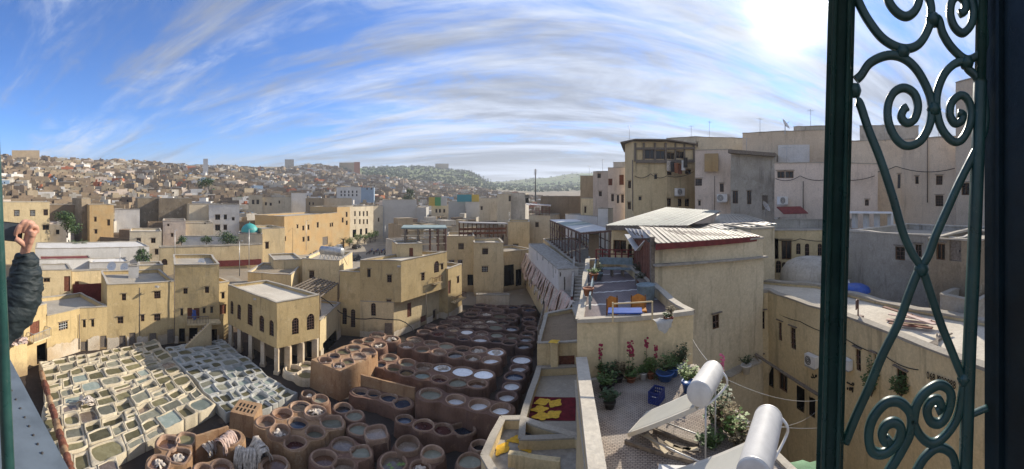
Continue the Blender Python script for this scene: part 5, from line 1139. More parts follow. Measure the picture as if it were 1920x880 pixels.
ph_ = bld('patched house with orange plaster panel and corner window', front([P(1303, 58), P(1372, 57)], 9), 6, Zat(281, 57.5), 'pink', z3a([(665, 348, 720, 398, 'g'), (693, 498, 712, 535, 'w'), (842, 380, 870, 440, 'w')]), par=.2)
attach(slab('plaster_panel', '', '', P(1321, 57.2), P(1347, 56.6), Zat(322, 57), Zat(288, 57), .1, M['orange']), ph_)
bld('old grey-stained house with brick-edged roof and white lower wall', front([P(1370, 54), P(1452, 53)], 9), 6, Zat(287, 53.5), 'weather', z3a([(930, 433, 966, 520, 'w'), (1030, 433, 1060, 525, 'w'), (1133, 463, 1173, 565, 'd')]), par=.2)
mb = MB(); a, b = PR(1366, 284, 53.3), PR(1454, 291, 52.6); mb.bar(a, b, 1.0, .5); props(mb.build('eaves_beam', M['woodgrey']), 'dark rotted eaves beam on the old grey-stained house', 'beam')
aircon(PR(1355, 371, 56.7), (P(1372, 57)-P(1303, 58)).xy.normalized(), 'white air conditioner on the patched house', 2.0)
# laundry hung from the loggia
for i, (px, py, m) in enumerate(((1252, 312, 'hide'), (1259, 314, 'iron'), (1266, 316, 'terracotta'), (1273, 318, 'woodred'), (1279, 311, 'whitepaint'), (1283, 306, 'iron'))):
    q = PR(px, py-10, 61.0); mb = MB(); nn = 4; vs = []
    for j in range(4):
        for k_ in range(nn+1): vs.append((q.x+(k_/nn-.5)*.75, q.y-.5+.06*sin(k_*2+j+i), q.z-j*.55))
    mb.add(vs, [(j*(nn+1)+k_, j*(nn+1)+k_+1, (j+1)*(nn+1)+k_+1, (j+1)*(nn+1)+k_) for j in range(3) for k_ in range(nn)], True); props(mb.build('laundry', M[m]), '%s garment on the washing line below the dark loggia' % ('cream', 'black', 'rust orange', 'maroon', 'white', 'charcoal')[i], 'laundry')
# pinkish houses stepping down from the tall cream house
for i, (x0, x1, r_, yt, lb, mt, op) in enumerate(((1140, 1173, 78, 315, 'pale pink house with shuttered windows beside the tall cream house', 'pink', [(258, 330, 290, 395, 'b'), (152, 320, 182, 392, 'b')]), (1112, 1142, 84, 322, 'pink house with a roof terrace stepping down the slope', 'pink', []), (1088, 1116, 92, 330, 'tan house at the foot of the stepped pink houses', 'tan', []), (1150, 1172, 82, 305, 'narrow weathered rooftop room above the pale pink house', 'weather', []))):
    bld(lb, front([P(x0, r_), P(x1, r_-1)], 9), 6, Zat(yt, r_), mt, zo(880, 240, 3.6667, [(955, 350, 985, 395, 'b'), (1030, 322, 1062, 392, 'b'), (975, 457, 993, 505, 'w'), (1013, 462, 1030, 518, 'w'), (1043, 460, 1062, 515, 'w')]) if i == 0 else (zo(880, 240, 3.6667, [(880, 315, 905, 345, 'w'), (815, 330, 838, 355, 'w'), (808, 428, 820, 458, 'w'), (890, 435, 910, 470, 'w')]) if i == 1 else []))
# roofs in the middle distance between canopy and tall house
bld('long low house with a brown shaded front under a flat roof', front([P(1014, 112), P(1090, 106)], 8), 4, Zat(368, 108), 'brownwall', par=.2, roof='rooflight')
bld('cream stair house with iron railings below the pink houses', front([P(1089, 88), P(1140, 84)], 8), 4, Zat(372, 86), 'yellow2', z3([(790, 540, 805, 585, 'w')]), par=.3)
bld('white chimney-like pier beside the pergola roof', front([P(1121, 70), P(1140, 69)], 2), 8, Zat(391, 70), 'white', par=.2, name='pier', cat='pier')
bld('flat slab roof beside the white pier', front([P(1060, 92), P(1120, 82)], 8), 6, Zat(404, 86), 'white', par=.05, roof='concrete')
sheet_roof('thin rusty awning roof over the red railed roof', PR(988, 384, 104), PR(1032, 387, 103), PR(1034, 384, 109), PR(985, 381, 110), 'sheetlead', 6)
railing('red railing on the roof beside the long canopy', P(993, 101.5), P(1030, 99.5), Zat(404, 100), 2.6, 6, 'redpaint', 1)

# television aerials and loose cables over the right-hand roofs
def aerial(px, py, r_, h, label, group=None):
    p = PR(px, py, r_); t = thing('roof_aerial', label, 'aerial', p, group); mb = MB(); mb.tube([p-UP*.4, p+UP*h], .035, 6); mb.build('mast', M['steel'], t); mb = MB(); c = p+UP*h*.92; mb.bar(c+V3(-.5, .2, 0), c+V3(.5, -.2, 0), .03)
    for i in range(6): q = c+V3(-.5+i*.2, .2-.08*i, 0); mb.bar(q+V3(.1, .28, 0), q-V3(.1, .28, 0), .02)
    mb.build('elements', M['steel'], t)
for px, py, r_, h in ((1180, 262, 66, 2.6), (1296, 258, 69, 2.2), (1330, 259, 69, 3.2), (1425, 250, 58, 2.4), (1520, 236, 63, 2.8), (1624, 258, 51, 2.5), (1660, 260, 50, 2.0), (1760, 264, 48, 2.4), (1130, 322, 84, 2.8), (1105, 330, 92, 2.6), (1475, 306, 44, 2.0), (1400, 287, 53, 2.2), (955, 416, 96, 2.4), (1005, 404, 101, 2.6)): aerial(px, py, r_, h, 'thin television aerial on a roof among the right-hand houses', 'aerials on the right-hand roofs')
def cable(label, pts, s=.25, w_=.02):
    mb = MB(); full = []
    for a, b in zip(pts[:-1], pts[1:]): full += [a.lerp(b, i/8)-UP*s*4*(i/8)*(1-i/8) for i in range(8)]
    mb.tube(full+[pts[-1]], w_, 5); props(mb.build('slack_cable', M['rubber']), label, 'cable')
cable('slack cable along the tall cream house front', [PR(1190, 330, 60.2), PR(1220, 326, 60.4), PR(1250, 330, 60.6), PR(1300, 322, 64.5)], .5, .05)
cable('slack cable across the cream house with the red awning', [PR(1454, 335, 43.4), PR(1500, 330, 42.9), PR(1558, 334, 42.6), PR(1640, 330, 44.4)], .4, .04)
cable('cable drooping over the large tan house', [PR(1600, 318, 50.8), PR(1680, 312, 49.6), PR(1790, 316, 46.5)], .6, .05)
cable('cable running along the long ochre house below its parapet', [on_E(1446, 580)[0], on_E(1500, 603)[0], on_E(1580, 632)[0], on_E(1660, 668)[0], on_E(1722, 694)[0]], .12, .02)
cable('cable sagging over the weathered arched-window house', [PR(1448, 445, 32.6), PR(1500, 448, 32.9), PR(1590, 444, 33.6)], .3, .03)
def pipe_on(label, px, y0, y1, r_): mb = MB(); mb.tube([PR(px, y0, r_), PR(px, y1, r_)], .07, 7); props(mb.build('drainpipe', M['woodgrey']), label, 'pipe')
pipe_on('drainpipe down the cream house past the red awning', 1506, 340, 400, 42.8); pipe_on('long drainpipe down the large tan house', 1739, 250, 380, 48.2); pipe_on('drainpipe at the corner of the tall cream house', 1186, 300, 395, 60.6); pipe_on('rusty pipe down the patched house', 1340, 330, 395, 56.6)
# ---------------------------------------------------------------- terrain and the medina beyond
TR = [55, 75, 100, 135, 200, 350, 600, 900, 1400, 2000, 3200]
TC_ = {  # per bearing (photo column): the row at which the ground appears at each distance
 -260: (640, 545, 490, 455, 405, 345, 300, 302, 330, 338, 344),
    0: (640, 540, 488, 455, 408, 348, 297, 300, 330, 338, 344),
  200: (640, 540, 490, 458, 412, 352, 308, 306, 330, 338, 344),
  400: (640, 512, 485, 458, 418, 362, 322, 313, 325, 336, 344),
  520: (640, 512, 487, 462, 424, 372, 338, 313, 320, 336, 344),
  600: (640, 530, 497, 464, 430, 378, 346, 308, 316, 336, 344),
  690: (640, 560, 507, 463, 431, 384, 352, 330, 314, 336, 344),
  800: (640, 560, 507, 463, 431, 390, 362, 344, 312, 336, 344),
  870: (640, 560, 507, 463, 431, 394, 366, 350, 320, 340, 346),
  930: (640, 560, 507, 463, 431, 396, 370, 356, 346, 341, 346),
 1010: (640, 560, 507, 463, 431, 396, 372, 360, 350, 334, 344),
 1090: (620, 545, 490, 445, 415, 390, 370, 358, 346, 324, 344),
 1200: (560, 500, 455, 420, 400, 380, 366, 356, 344, 326, 344),
 2180: (560, 500, 455, 420, 400, 380, 366, 356, 346, 340, 346)}
TX_ = sorted(TC_); TLR = np.log(TR); TTAB = np.array([TC_[k] for k in TX_], float)
def ground(px, r):
    cols = [float(np.interp(math.log(r), TLR, TTAB[i])) for i in range(len(TX_))] if False else None
    i = min(max(np.searchsorted(TX_, px)-1, 0), len(TX_)-2); f = min(max((px-TX_[i])/(TX_[i+1]-TX_[i]), 0), 1); f = f*f*(3-2*f)
    lr = math.log(max(r, 55)); a = float(np.interp(lr, TLR, TTAB[i])); b = float(np.interp(lr, TLR, TTAB[i+1])); return Zat(a+(b-a)*f, r)
def tm():
    t = NT('hillside_ground'); sp = t.n.new('ShaderNodeVectorMath'); sp.operation = 'LENGTH'; t.l.new(t.pos, sp.inputs[0]); far = t.ramp(sp.outputs['Value'], 800, 1150)
    near = t.mix(t.ramp(t.noise(.05, 6), .35, .65), (.30, .24, .17), (.20, .165, .12)); near = t.mix(t.math('MULTIPLY', t.ramp(t.noise(.4, 6), .5, .7), .5), near, (.38, .34, .27))
    grass = t.mix(t.ramp(t.noise(.006, 6, .6), .4, .6), (.11, .17, .05), (.16, .18, .075)); grass = t.mix(t.math('MULTIPLY', t.ramp(t.noise(.05, 5, .7), .52, .62), .7), grass, (.06, .085, .04))
    return t.done(t.mix(far, near, grass), .95, .1)
mb = MB(); nc, rs = 150, list(np.exp(np.linspace(math.log(55), math.log(3200), 56)))
for r_ in rs:
    for i in range(nc+1):
        px = -260+i*(2180+260)/nc; p = P(px, r_); mb.v.append((p.x, p.y, ground(px, r_)+(r_*.0012)*noise.noise(Vector((p.x*.02, p.y*.02, 0)))))
for j in range(len(rs)-1):
    for i in range(nc): mb.f.append([j*(nc+1)+i, j*(nc+1)+i+1, (j+1)*(nc+1)+i+1, (j+1)*(nc+1)+i]); mb.sm.append(True); mb.mi.append(0)
props(mb.build('hillside_terrain', tm(), org=Vector((0, 0, 0))), kind='structure')
# base ground sheet that reaches the horizon
mb = MB(); n = 48; mb.add([(0, 0, -30)]+[(3300*cos(2*pi*i/n), 3300*sin(2*pi*i/n), -30) for i in range(n)], [(0, i+1, (i+1) % n+1) for i in range(n)]); props(mb.build('ground', M['brownwall'], org=Vector((0, 0, -30))), kind='structure')
# car park
mb = MB(); q = [(530, 100), (560, 175), (720, 185), (745, 110), (640, 84), (560, 80)]; M['asphalt'] = simple('dusty_asphalt', (.33, .29, .23), .95, .15, var=.25, nscale=.3, bump=.2)
nn = 14; vs = []
for j in range(nn+1):
    for i in range(nn+1):
        px = 500+(735-500)*i/nn; r_ = 84+(182-84)*j/nn; p = P(px, r_); vs.append((p.x, p.y, ground(px, r_)+.25))
mb.add(vs, [(j*(nn+1)+i, j*(nn+1)+i+1, (j+1)*(nn+1)+i+1, (j+1)*(nn+1)+i) for j in range(nn) for i in range(nn)], True); props(mb.build('parking_pavement', M['asphalt'], org=Vector((0, 0, 0))), kind='structure')
Z1 = lambda l: zo(0, 240, 3.6667, l)
Z2 = lambda l: zo(440, 240, 3.6667, l)
OCC = []                                     # bearings and distances kept free for the houses placed by hand
def mid(label, x0, x1, r0, r1, yt, mat, ops=(), depth=9, z0=None, par=.5, roof='roof', name='house', cat='house'):
    z = (min(ground(x0, r0), ground(x1, r1))-2.5) if z0 is None else z0
    OCC.append((x0-3, x1+3, min(r0, r1)-4, max(r0, r1)+depth+3))
    return bld(label, front([P(x0, r0), P(x1, r1)], depth), z, Zat(yt, (r0+r1)/2), mat, ops, par=par, roof=roof, name=name, cat=cat)
mid('yellow three-window house behind the raised phone', -60, 93, 96, 97, 379, 'yellow2', Z1([(97, 568, 134, 607, 'g'), (206, 568, 244, 607, 'g'), (299, 563, 331, 602, 'g'), (293, 668, 337, 702, 'w')]))
mid('brown high wall house behind the large bush', 93, 168, 118, 119, 384, 'brownwall')
mid('ochre tower house with eroded flank and small windows', 168, 213, 106, 107, 384, 'orange', Z1([(648, 613, 665, 645, 'w'), (738, 630, 757, 672, 'w'), (650, 700, 668, 728, 'w')]))
mid('tall dark ruined wall beside the ochre tower house', 153, 170, 112, 113, 372, 'ruin')
mid('white gable remnant among the rubble', 215, 262, 122, 122, 393, 'white', depth=5)
mid('ruined courtyard walls open to the sky', 258, 300, 130, 131, 372, 'ruin')
mid('deep ruined block with a dark cleft', 298, 360, 124, 125, 372, 'ruin', Z1([(1050, 560, 1085, 640, 'k')]))
mid('eroded tan house between the ruin and the white house', 355, 392, 118, 119, 383, 'cream')
mid('off-white house with five dark windows', 392, 449, 116, 117, 384, 'white', Z1([(1480, 596, 1512, 632, 'w'), (1539, 596, 1561, 630, 'w'), (1594, 616, 1613, 637, 'w'), (1479, 667, 1514, 706, 'w'), (1537, 667, 1561, 702, 'w')]))
mid('pinkish low house below the ruins', 305, 348, 104, 104, 414, 'pink', Z1([(1150, 660, 1166, 676, 'w'), (1175, 725, 1192, 750, 'w')]))
mid('patchy tan house below the off-white house', 345, 400, 106, 107, 418, 'cream', Z1([(1405, 650, 1415, 662, 'w')]))
mid('low tan house with two windows above the white terrace', 243, 303, 92, 92, 434, 'cream', Z1([(939, 759, 969, 792, 'w'), (1039, 759, 1071, 792, 'w'), (1066, 833, 1090, 872, 'w')]), roof='rooflight')
mid('long white terrace wall below the palm', 66, 280, 79, 82, 464, 'white', depth=10, roof='white', par=.15)
mid('low white outbuilding with a red-brown roof strip', 74, 172, 73, 74, 486, 'white', depth=4, par=.05, roof='redpaint')
mid('white cubic outbuilding behind the yellow rooftop rooms', 168, 243, 72, 73, 492, 'white', depth=5, par=.2, roof='white')
mid('long pale yellow wall with a dark arched door', 300, 492, 79, 84, 461, 'yellow2', z4([(1112, 168, 1150, 210, 'a')]), depth=2, par=.1)
slab('painted_dado', 'dark red painted strip along the foot of the long pale yellow wall', 'wall', P(395, 80.6), P(490, 83.2), Zat(500, 81), Zat(489, 81), .12, M['redpaint'])
mid('white yard wall behind the long pale yellow wall', 340, 455, 92, 93, 443, 'white', depth=1, par=.1)
mid('cream drum base of the turquoise domed shrine', 447, 492, 90, 90, 439, 'cream', depth=7)
p = P(468, 93.5); zz0 = Zat(439, 91); mb = MB(); t = thing('domed_shrine', 'turquoise domed shrine roof on a cream base', 'dome', (p.x, p.y, zz0))
mb.lathe((p.x, p.y, zz0), [(2.45, 0), (2.45, .25), (2.25, .3)], 24); mb.build('rim', M['woodgrey'], t)
mb = MB(); mb.lathe((p.x, p.y, zz0+.3), [(2.15*cos(a), 2.1*sin(a)) for a in [pi/2*i/9 for i in range(9)]]+[(.02, 2.12)], 28); d_ = mb.build('dome', M['tealdome'], t); mb = MB(); mb.lathe((p.x, p.y, zz0+2.35), [(.12, 0), (.16, .15), (.05, .3), (.01, .55)], 10); mb.build('finial', M['tealdome'], d_)
mid('pale yellow house with a green shutter beside the dome', 491, 534, 92, 95, 428, 'yellow2', Z2([(211, 784, 236, 832, 'w')]))
# long orange wall of houses beside the car park
mid('long orange house front with scattered windows beside the car park', 533, 632, 108, 131, 402, 'orange', Z2([(466, 674, 479, 706, 'w'), (502, 669, 514, 701, 'w'), (564, 651, 578, 686, 'w'), (654, 657, 663, 681, 'w'), (667, 654, 677, 679, 'w'), (467, 751, 481, 783, 'w'), (499, 747, 513, 779, 'w'), (341, 749, 353, 779, 'w'), (604, 748, 641, 806, 'd'), (426, 667, 437, 691, 'w')]), depth=12)
mid('taller end of the orange house row', 632, 656, 131, 138, 388, 'orange', Z2([(737, 619, 749, 651, 'w'), (764, 579, 776, 613, 'w'), (764, 640, 776, 668, 'w')]), depth=12)
mid('cream house with two rows of windows at the end of the car park', 656, 700, 140, 152, 387, 'cream', Z2([(a, b, a+10, b+32, 'w') for b in (575, 630) for a in (822, 855, 882, 906)]+[(812, 700, 836, 752, 'k'), (862, 693, 876, 738, 'k'), (898, 690, 912, 730, 'k')]), depth=10)
mid('shaded narrow house beside the blank grey wall', 698, 718, 158, 162, 386, 'cream', Z2([(945, 620, 956, 648, 'w'), (985, 620, 996, 645, 'w')]))
mid('tall blank pale grey house wall', 717, 781, 163, 163, 375, 'greywall', depth=14, par=.1)
mid('lower step of the blank pale grey wall', 781, 799, 161.5, 161, 389, 'greywall', depth=12, par=.1)
mid('cream house with three small windows past the blank wall', 809, 844, 190, 189, 384, 'cream', Z2([(1380, 558, 1393, 583, 'w'), (1404, 558, 1417, 583, 'w'), (1434, 558, 1447, 583, 'w')]))
mid('blank grey house below the teal billboard', 841, 873, 172, 172, 378, 'greywall', par=.1)
mid('second blank grey house below the teal billboard', 874, 899, 168, 168, 379, 'greywall', par=.1)
def board(label, x0, x1, y0, y1, r_, mats):
    t = thing('painted_billboard', label, 'billboard', P(x0, r_)+UP*Zat(y1, r_)); m = len(mats)
    for i, mt in enumerate(mats):
        a, b = PR(x0+(x1-x0)*i/m, y1, r_), PR(x0+(x1-x0)*(i+1)/m-.05, y1, r_); h = (y1-y0)*r_/F; mb = MB(); k_ = V3(0, .3, 0); vs = [a, b, b+UP*h, a+UP*h]; vs += [v+k_ for v in vs]
        mb.add(vs, [(0, 1, 2, 3), (5, 4, 7, 6), (3, 2, 6, 7), (0, 3, 7, 4), (1, 5, 6, 2)]); mb.build('panel', M[mt], t)
M['tealpaint'] = simple('teal_paint', (.06, .26, .30), .6); M['ochrepaint'] = simple('ochre_paint', (.50, .36, .07), .6); M['greenpaint'] = simple('green_paint', (.08, .28, .10), .6)
board('teal and ochre painted rooftop board', 857, 898, 365, 378.5, 171, ['tealpaint', 'tealpaint', 'ochrepaint']); board('green and yellow mural board on a roof', 804, 838, 370, 386, 188, ['ochrepaint', 'greenpaint', 'greywall'])
mid('cream house left of the dark doorways roofline', 899, 932, 150, 150, 372, 'cream', Z2([(1690, 540, 1706, 565, 'w')]))
mid('tall cream block in the middle of the rooftops', 932, 958, 130, 130, 364, 'cream', z3([(270, 468, 300, 505, 'w')]))
mid('grey shaded block beside the tall cream block', 955, 985, 135, 134, 362, 'weather', z3([(375, 458, 433, 520, 'k')]))
mid('cream house with two windows and a pale roof terrace', 466, 492, 170, 170, 366, 'cream', Z2([(118, 495, 136, 525, 'w'), (150, 495, 168, 525, 'w')]), roof='rooflight')
mid('cream roadside house with three windows in the rooftops', 492, 546, 172, 173, 370, 'cream', Z2([(207, 512, 222, 533, 'w'), (240, 515, 255, 535, 'w'), (302, 500, 313, 520, 'w')]), roof='rooflight')
mid('white-topped house behind the dome', 546, 575, 185, 185, 362, 'white')
mid('tan house over the orange row', 573, 608, 160, 160, 372, 'tan', Z2([(510, 510, 520, 530, 'w'), (535, 512, 545, 530, 'w')]))
mid('pale house behind the orange row', 608, 660, 170, 172, 372, 'cream')
mid('white block of flats with a row of dark windows', 631, 677, 300, 300, 351, 'white', Z2([(a, b, a+9, b+15, 'k') for b in (432, 455) for a in (728, 753, 780, 806, 835)]), depth=12)
M['bluewall'] = plaster('pale_blue_render', (.30, .40, .52), (.27, .36, .46), streak=.2)
mid('light blue rendered house in the rooftops', 677, 701, 300, 299, 352, 'bluewall', Z2([(905, 410, 915, 425, 'w'), (935, 410, 945, 425, 'w')]))
mid('large tan house alone on the left ridge', 22, 74, 560, 560, 282, 'tan', depth=20)
M['redhouse'] = plaster('orange_red_render', (.46, .16, .07), (.40, .14, .07), streak=.2)
mid('orange-red house on the hilltop crest', 664, 675, 890, 890, 304, 'redhouse', depth=14)
mid('long pale hall on the hilltop crest', 636, 664, 895, 890, 305, 'tan', depth=14)
mid('square ruined fort on the far green hill', 816, 841, 1390, 1390, 307, 'tan', depth=25)
mid('dark tall block on the city skyline', 534, 551, 860, 860, 299, 'weather', depth=15)
mid('white minaret tower among the rooftops', 381, 390, 500, 500, 298, 'white', depth=6, name='minaret', cat='minaret')
# crowded houses: nearest ones each a thing, the rest as one mass
M['tanfar'] = plaster('dimmed_tan_plaster', (.36, .27, .175), (.27, .205, .135), streak=.6, patch=.5, vary=.5); M['creamfar'] = plaster('dimmed_cream_plaster', (.47, .38, .26), (.38, .305, .20), streak=.6, patch=.4, vary=.4); M['brownfar'] = plaster('dimmed_earth_wall', (.27, .20, .135), (.20, .15, .105), streak=.6, patch=.5, vary=.5)  # tan, cream and brown copies darkened to carry the slope's shaded sides
KIN = [('tanfar', 'tan plastered flat-roofed house on the medina slope', 'tan houses of the medina slope'), ('creamfar', 'cream flat-roofed house on the medina slope', 'cream houses of the medina slope'), ('brownfar', 'brown earthen flat-roofed house on the medina slope', 'brown houses of the medina slope'),
       ('white', 'whitewashed flat-roofed house on the medina slope', 'white houses of the medina slope'), ('weather', 'grey weathered flat-roofed house on the medina slope', 'grey houses of the medina slope'), ('pink', 'pinkish flat-roofed house on the medina slope', 'pinkish houses of the medina slope')]
KW = [.33, .15, .28, .06, .15, .03]
def house_shape(mb, c, w_, d_, h, rz, zb, mi=0, hut=True, par=.7):
    ca, sa = cos(rz), sin(rz)
    def w(x, y, z): return (c[0]+x*ca-y*sa, c[1]+x*sa+y*ca, z)
    x, y = w_/2, d_/2; zt = zb+h; a, b = x-.3, y-.3
    o = [(-x, -y), (x, -y), (x, y), (-x, y)]; i_ = [(-a, -b), (a, -b), (a, b), (-a, b)]
    j = [rnd.uniform(-.12, .12) for _ in o]
    vs = [w(p[0], p[1], zb) for p in o]+[w(p[0], p[1], zt+q) for p, q in zip(o, j)]+[w(p[0], p[1], zt+q) for p, q in zip(i_, j)]+[w(p[0], p[1], zt-par) for p in i_]
    mb.add(vs, [(k, (k+1) % 4, 4+(k+1) % 4, 4+k) for k in range(4)]+[(4+k, 4+(k+1) % 4, 8+(k+1) % 4, 8+k) for k in range(4)]+[(8+k, 8+(k+1) % 4, 12+(k+1) % 4, 12+k) for k in range(4)]+[(12, 13, 14, 15)], False, mi)
    if hut:
        hx, hy, hw, hd, hh = rnd.uniform(-.25, .25)*w_, rnd.uniform(-.1, .3)*d_, rnd.uniform(.2, .5)*w_, rnd.uniform(.2, .45)*d_, rnd.uniform(1.4, 3.0)
        p = w(hx, hy, 0); mb.box((p[0], p[1], zt-par+hh/2), (hw, hd, hh), rz, mi=mi)
fw = MB(); fw.box((.45, -.02, .6), (.9, .06, 1.2)); fwin = fw.mesh('far_window', M['glass'])
cand = []
rg = random.Random(21)
r_ = 100.
while r_ < 900:
    step = 7.0 if r_ < 260 else (9.5 if r_ < 450 else 12.5); px = -40
    while px < 1110:
        wd = rg.choice((rg.uniform(4, 8), rg.uniform(6, 11), rg.uniform(9, 15)))*(1 if r_ < 350 else 1.1); px += wd*F/r_*.93; rr = r_+rg.uniform(-.4, .4)*step
        yr = float(np.interp(px, [-40, 60, 200, 400, 520, 600, 690, 800, 930, 1000, 1110], [620, 600, 640, 760, 800, 860, 850, 880, 700, 560, 420]))
        if rr > yr: continue
        if any(a < px < b and c < rr < d for a, b, c, d in OCC): continue
        if 480 < px < 745 and rr < 192: continue                            # the car park and its fronts
        if px < 300 and rr < 108 or px > 800 and rr < 120: continue
        if 300 <= px <= 480 and rr < 112: continue
        cand.append((rr, px, wd))
    r_ += step
def screen(c): return c[2]*F/c[0]
order = sorted(range(len(cand)), key=lambda i: -screen(cand[i]))
near = set([i for i in order if cand[i][0] < 330][:285]); far_mb = MB(); fm = ['tanfar', 'creamfar', 'brownfar', 'white', 'weather', 'pink', 'redhouse', 'bluewall', 'greenpaint']
rnd.seed(5)
def fits_view(rr, px, zt): return True
for i, (rr, px, wd) in enumerate(cand):
    p = P(px, rr); g = ground(px, rr); h = rnd.choice((3.5, 5., 6., 7., 8.5, 9.5)) if rr < 300 else rnd.choice((3.5, 4.5, 6, 7, 8.5)); dp_ = wd*rnd.uniform(.7, 1.2); rz = -th(px)+1.1*noise.noise(Vector((p.x*.012, p.y*.012, 2.)))+rnd.choice((0, 0, 0, .3))+rnd.uniform(-.08, .08)
    kind = rnd.choices(range(6), KW)[0]
    if i in near:
        hut_ = rnd.random() < .7; mt, lb, gp = KIN[kind]; sz = 'low' if h <= 5 else ('tall' if h >= 8 else 'two-storey'); sf = ' with a rooftop room' if hut_ else ' with a bare roof'; lb = sz+' '+lb.replace(' on the', sf+' on the'); gp = sz+' '+gp+sf; t = thing('medina_house', lb, 'house', (p.x, p.y, g-2), gp); mb = MB(); house_shape(mb, p, wd, dp_, h+2, rz, g-2, hut=hut_); mb.build('wall', M[mt], t)
        # windows on the two camera-facing sides
        ca, sa = cos(rz), sin(rz); cnt = 0
        for (nx, ny, ww, dd) in ((0, -1, wd, dp_), (1, 0, dp_, wd), (-1, 0, dp_, wd)):
            n3 = V3(nx*ca-ny*sa, nx*sa+ny*ca, 0)
            if n3.dot(p) > -.25*p.length or cnt > 4: continue
            ax = V3(-n3.y, n3.x, 0); f0 = V3(p.x, p.y, 0)+n3*(dd/2)
            for fl in range(max(1, int(h/3))):
                for k in range(int(ww/2.6)):
                    if rnd.random() < .45 or cnt > 5: continue
                    q = f0+ax*(-ww/2+(k+.6)*2.5); sc_ = rnd.uniform(.7, 1.1); Mx = Matrix(((ax.x*sc_, -n3.x, 0, q.x), (ax.y*sc_, -n3.y, 0, q.y), (0, 0, sc_, g+.9+fl*2.9), (0, 0, 0, 1)))
                    place('window', fwin, t, Mx); cnt += 1
    else:
        if rnd.random() < .035: kind = rnd.choice((6, 7, 7, 3, 6))
        house_shape(far_mb, p, wd, dp_, h+4, rz, g-4, kind, rnd.random() < .6, .6)
        for k in range(rnd.choice((0, 1, 2))):
            q = V3(p.x+rnd.uniform(-.4, .4)*wd, p.y+rnd.uniform(-.4, .4)*dp_, g+h-.4); far_mb.box(q, (rnd.uniform(.8, 3), rnd.uniform(.8, 2.2), rnd.uniform(.8, 1.8)), rz, mi=rnd.choice((0, 1, 2, 3, 4, 4, 6, 7, 8) if rnd.random() < .3 else (2, 4, 0)))
        if rnd.random() < .6:
            for k in range(rnd.choice((1, 2, 3))):
                d = V3(-p.x, -p.y, 0).normalized(); sx = V3(-d.y, d.x, 0); q = V3(p.x, p.y, 0)+d*(dp_*.62)+sx*rnd.uniform(-.3, .3)*wd
                far_mb.box((q.x, q.y, g+rnd.uniform(1.2, max(1.6, h-2.0))), (.9, .5, 1.3), rz, mi=9)
far_mb.build('distant_medina', [M[k] for k in fm]+[M['dark']], org=Vector((0, 0, 0)))
props(bpy.data.objects['distant_medina'], 'dense mass of small tan houses climbing the distant hillside', 'houses', None, 'stuff')
# rooftop satellite dishes and tanks
def dish(px, py, r_, label, s=.5, group='satellite dishes on the roofs'):
    p = PR(px, py, r_); t = thing('satellite_dish', label, 'satellite dish', p-UP*1.0*s*1.6, group); mb = MB(); Mx = Matrix.Rotation(.5, 3, 'Z') @ Matrix.Rotation(1.0, 3, 'X')
    mb.lathe(p, [(.01, 0), (s*.5, .05*s), (s*.85, .16*s), (s, .26*s)], 16, M=Mx); mb.build('reflector', M['whitepaint'], t); mb = MB(); mb.bar(p-UP*s*1.6, p, .08*s+.02); mb.bar(p, p+Mx @ V3(0, 0, .9*s), .05*s+.01); mb.build('mount', M['steel'], t)
for px, py, r_, s, lb in ((378, 491, 58, .55, 'white satellite dish on the tallest yellow house'), (210, 501, 71, 1.0, 'large white satellite dish against the white outbuilding'), (234, 502, 71.5, .9, 'second large white dish beside the white outbuilding'), (1435, 388, 50, .8, 'satellite dish on the old grey-stained house'), (1472, 234, 57, .9, 'dark satellite dish on the ridge of the wide tan house'), (1586, 530, 27, .5, 'small satellite dish on the far parapet of the ochre house')):
    dish(px, py, r_, lb, s, None)
for i in range(26):
    c = cand[rg.choice(sorted(near))]; px, rr = c[1], c[0]; g = ground(px, rr); p = P(px, rr-1.5); dish(px, Y0-(g+9.2-ZC)*F/rr, rr-1, 'pale satellite dish on a medina house roof', .6)
# steel and timber frame on the roof of the big yellow house
t = thing('roof_frame', 'half-built timber and steel frame with green roof on the big yellow house', 'frame', P(790, 66)+UP*11)
A, B, C_, D = PR(752, 427, 63), PR(838, 427, 66), PR(835, 422, 74), PR(757, 422, 71)
mb = MB(); mb.add([A, B, C_, D]+[v-UP*.25 for v in (A, B, C_, D)], [(0, 1, 2, 3), (7, 6, 5, 4), (0, 4, 5, 1), (1, 5, 6, 2), (2, 6, 7, 3), (3, 7, 4, 0)]); mb.build('roof_sheet', M['sheetgreen'], t)
for a, b in ((A, B), (D, C_)):
    for s in (.08, .36, .62, .80, .97): p = a.lerp(b, s); mb = MB(); mb.bar(V3(p.x, p.y, 11), p-UP*.2, .32); mb.build('post', M['woodgrey' if s < .5 else 'rust'], t)
    for f_ in (.35, .7): mb = MB(); mb.bar(V3(a.x, a.y, 11+(a.z-11)*f_), V3(b.x, b.y, 11+(b.z-11)*f_), .2); mb.build('rail', M['cream'], t)
for s in (.08, .62, .97): mb = MB(); mb.bar(A.lerp(B, s)-UP*2.2, D.lerp(C_, s)-UP*.4, .18); mb.build('brace', M['rust'], t)
t = thing('roof_shelter', 'brown slatted roof shelter on the yellow house with blue-framed windows', 'shelter', P(890, 86)+UP*11.5); A, B = PR(861, 417, 86), PR(949, 419, 88); mb = MB(); mb.bar(A, B, 3.0, .2); mb.build('roof_sheet', M['sheetlead'], t)
for i in range(12): p = A.lerp(B, i/11); mb = MB(); mb.bar(V3(p.x, p.y, 11.2), p, .22); mb.build('post', M['wood'], t)
for f_ in (.3, .6): mb = MB(); mb.bar(V3(A.x, A.y, 11.2+f_*3.2), V3(B.x, B.y, 11.2+f_*3.2), .15, .5); mb.build('slat', M['woodred'], t)
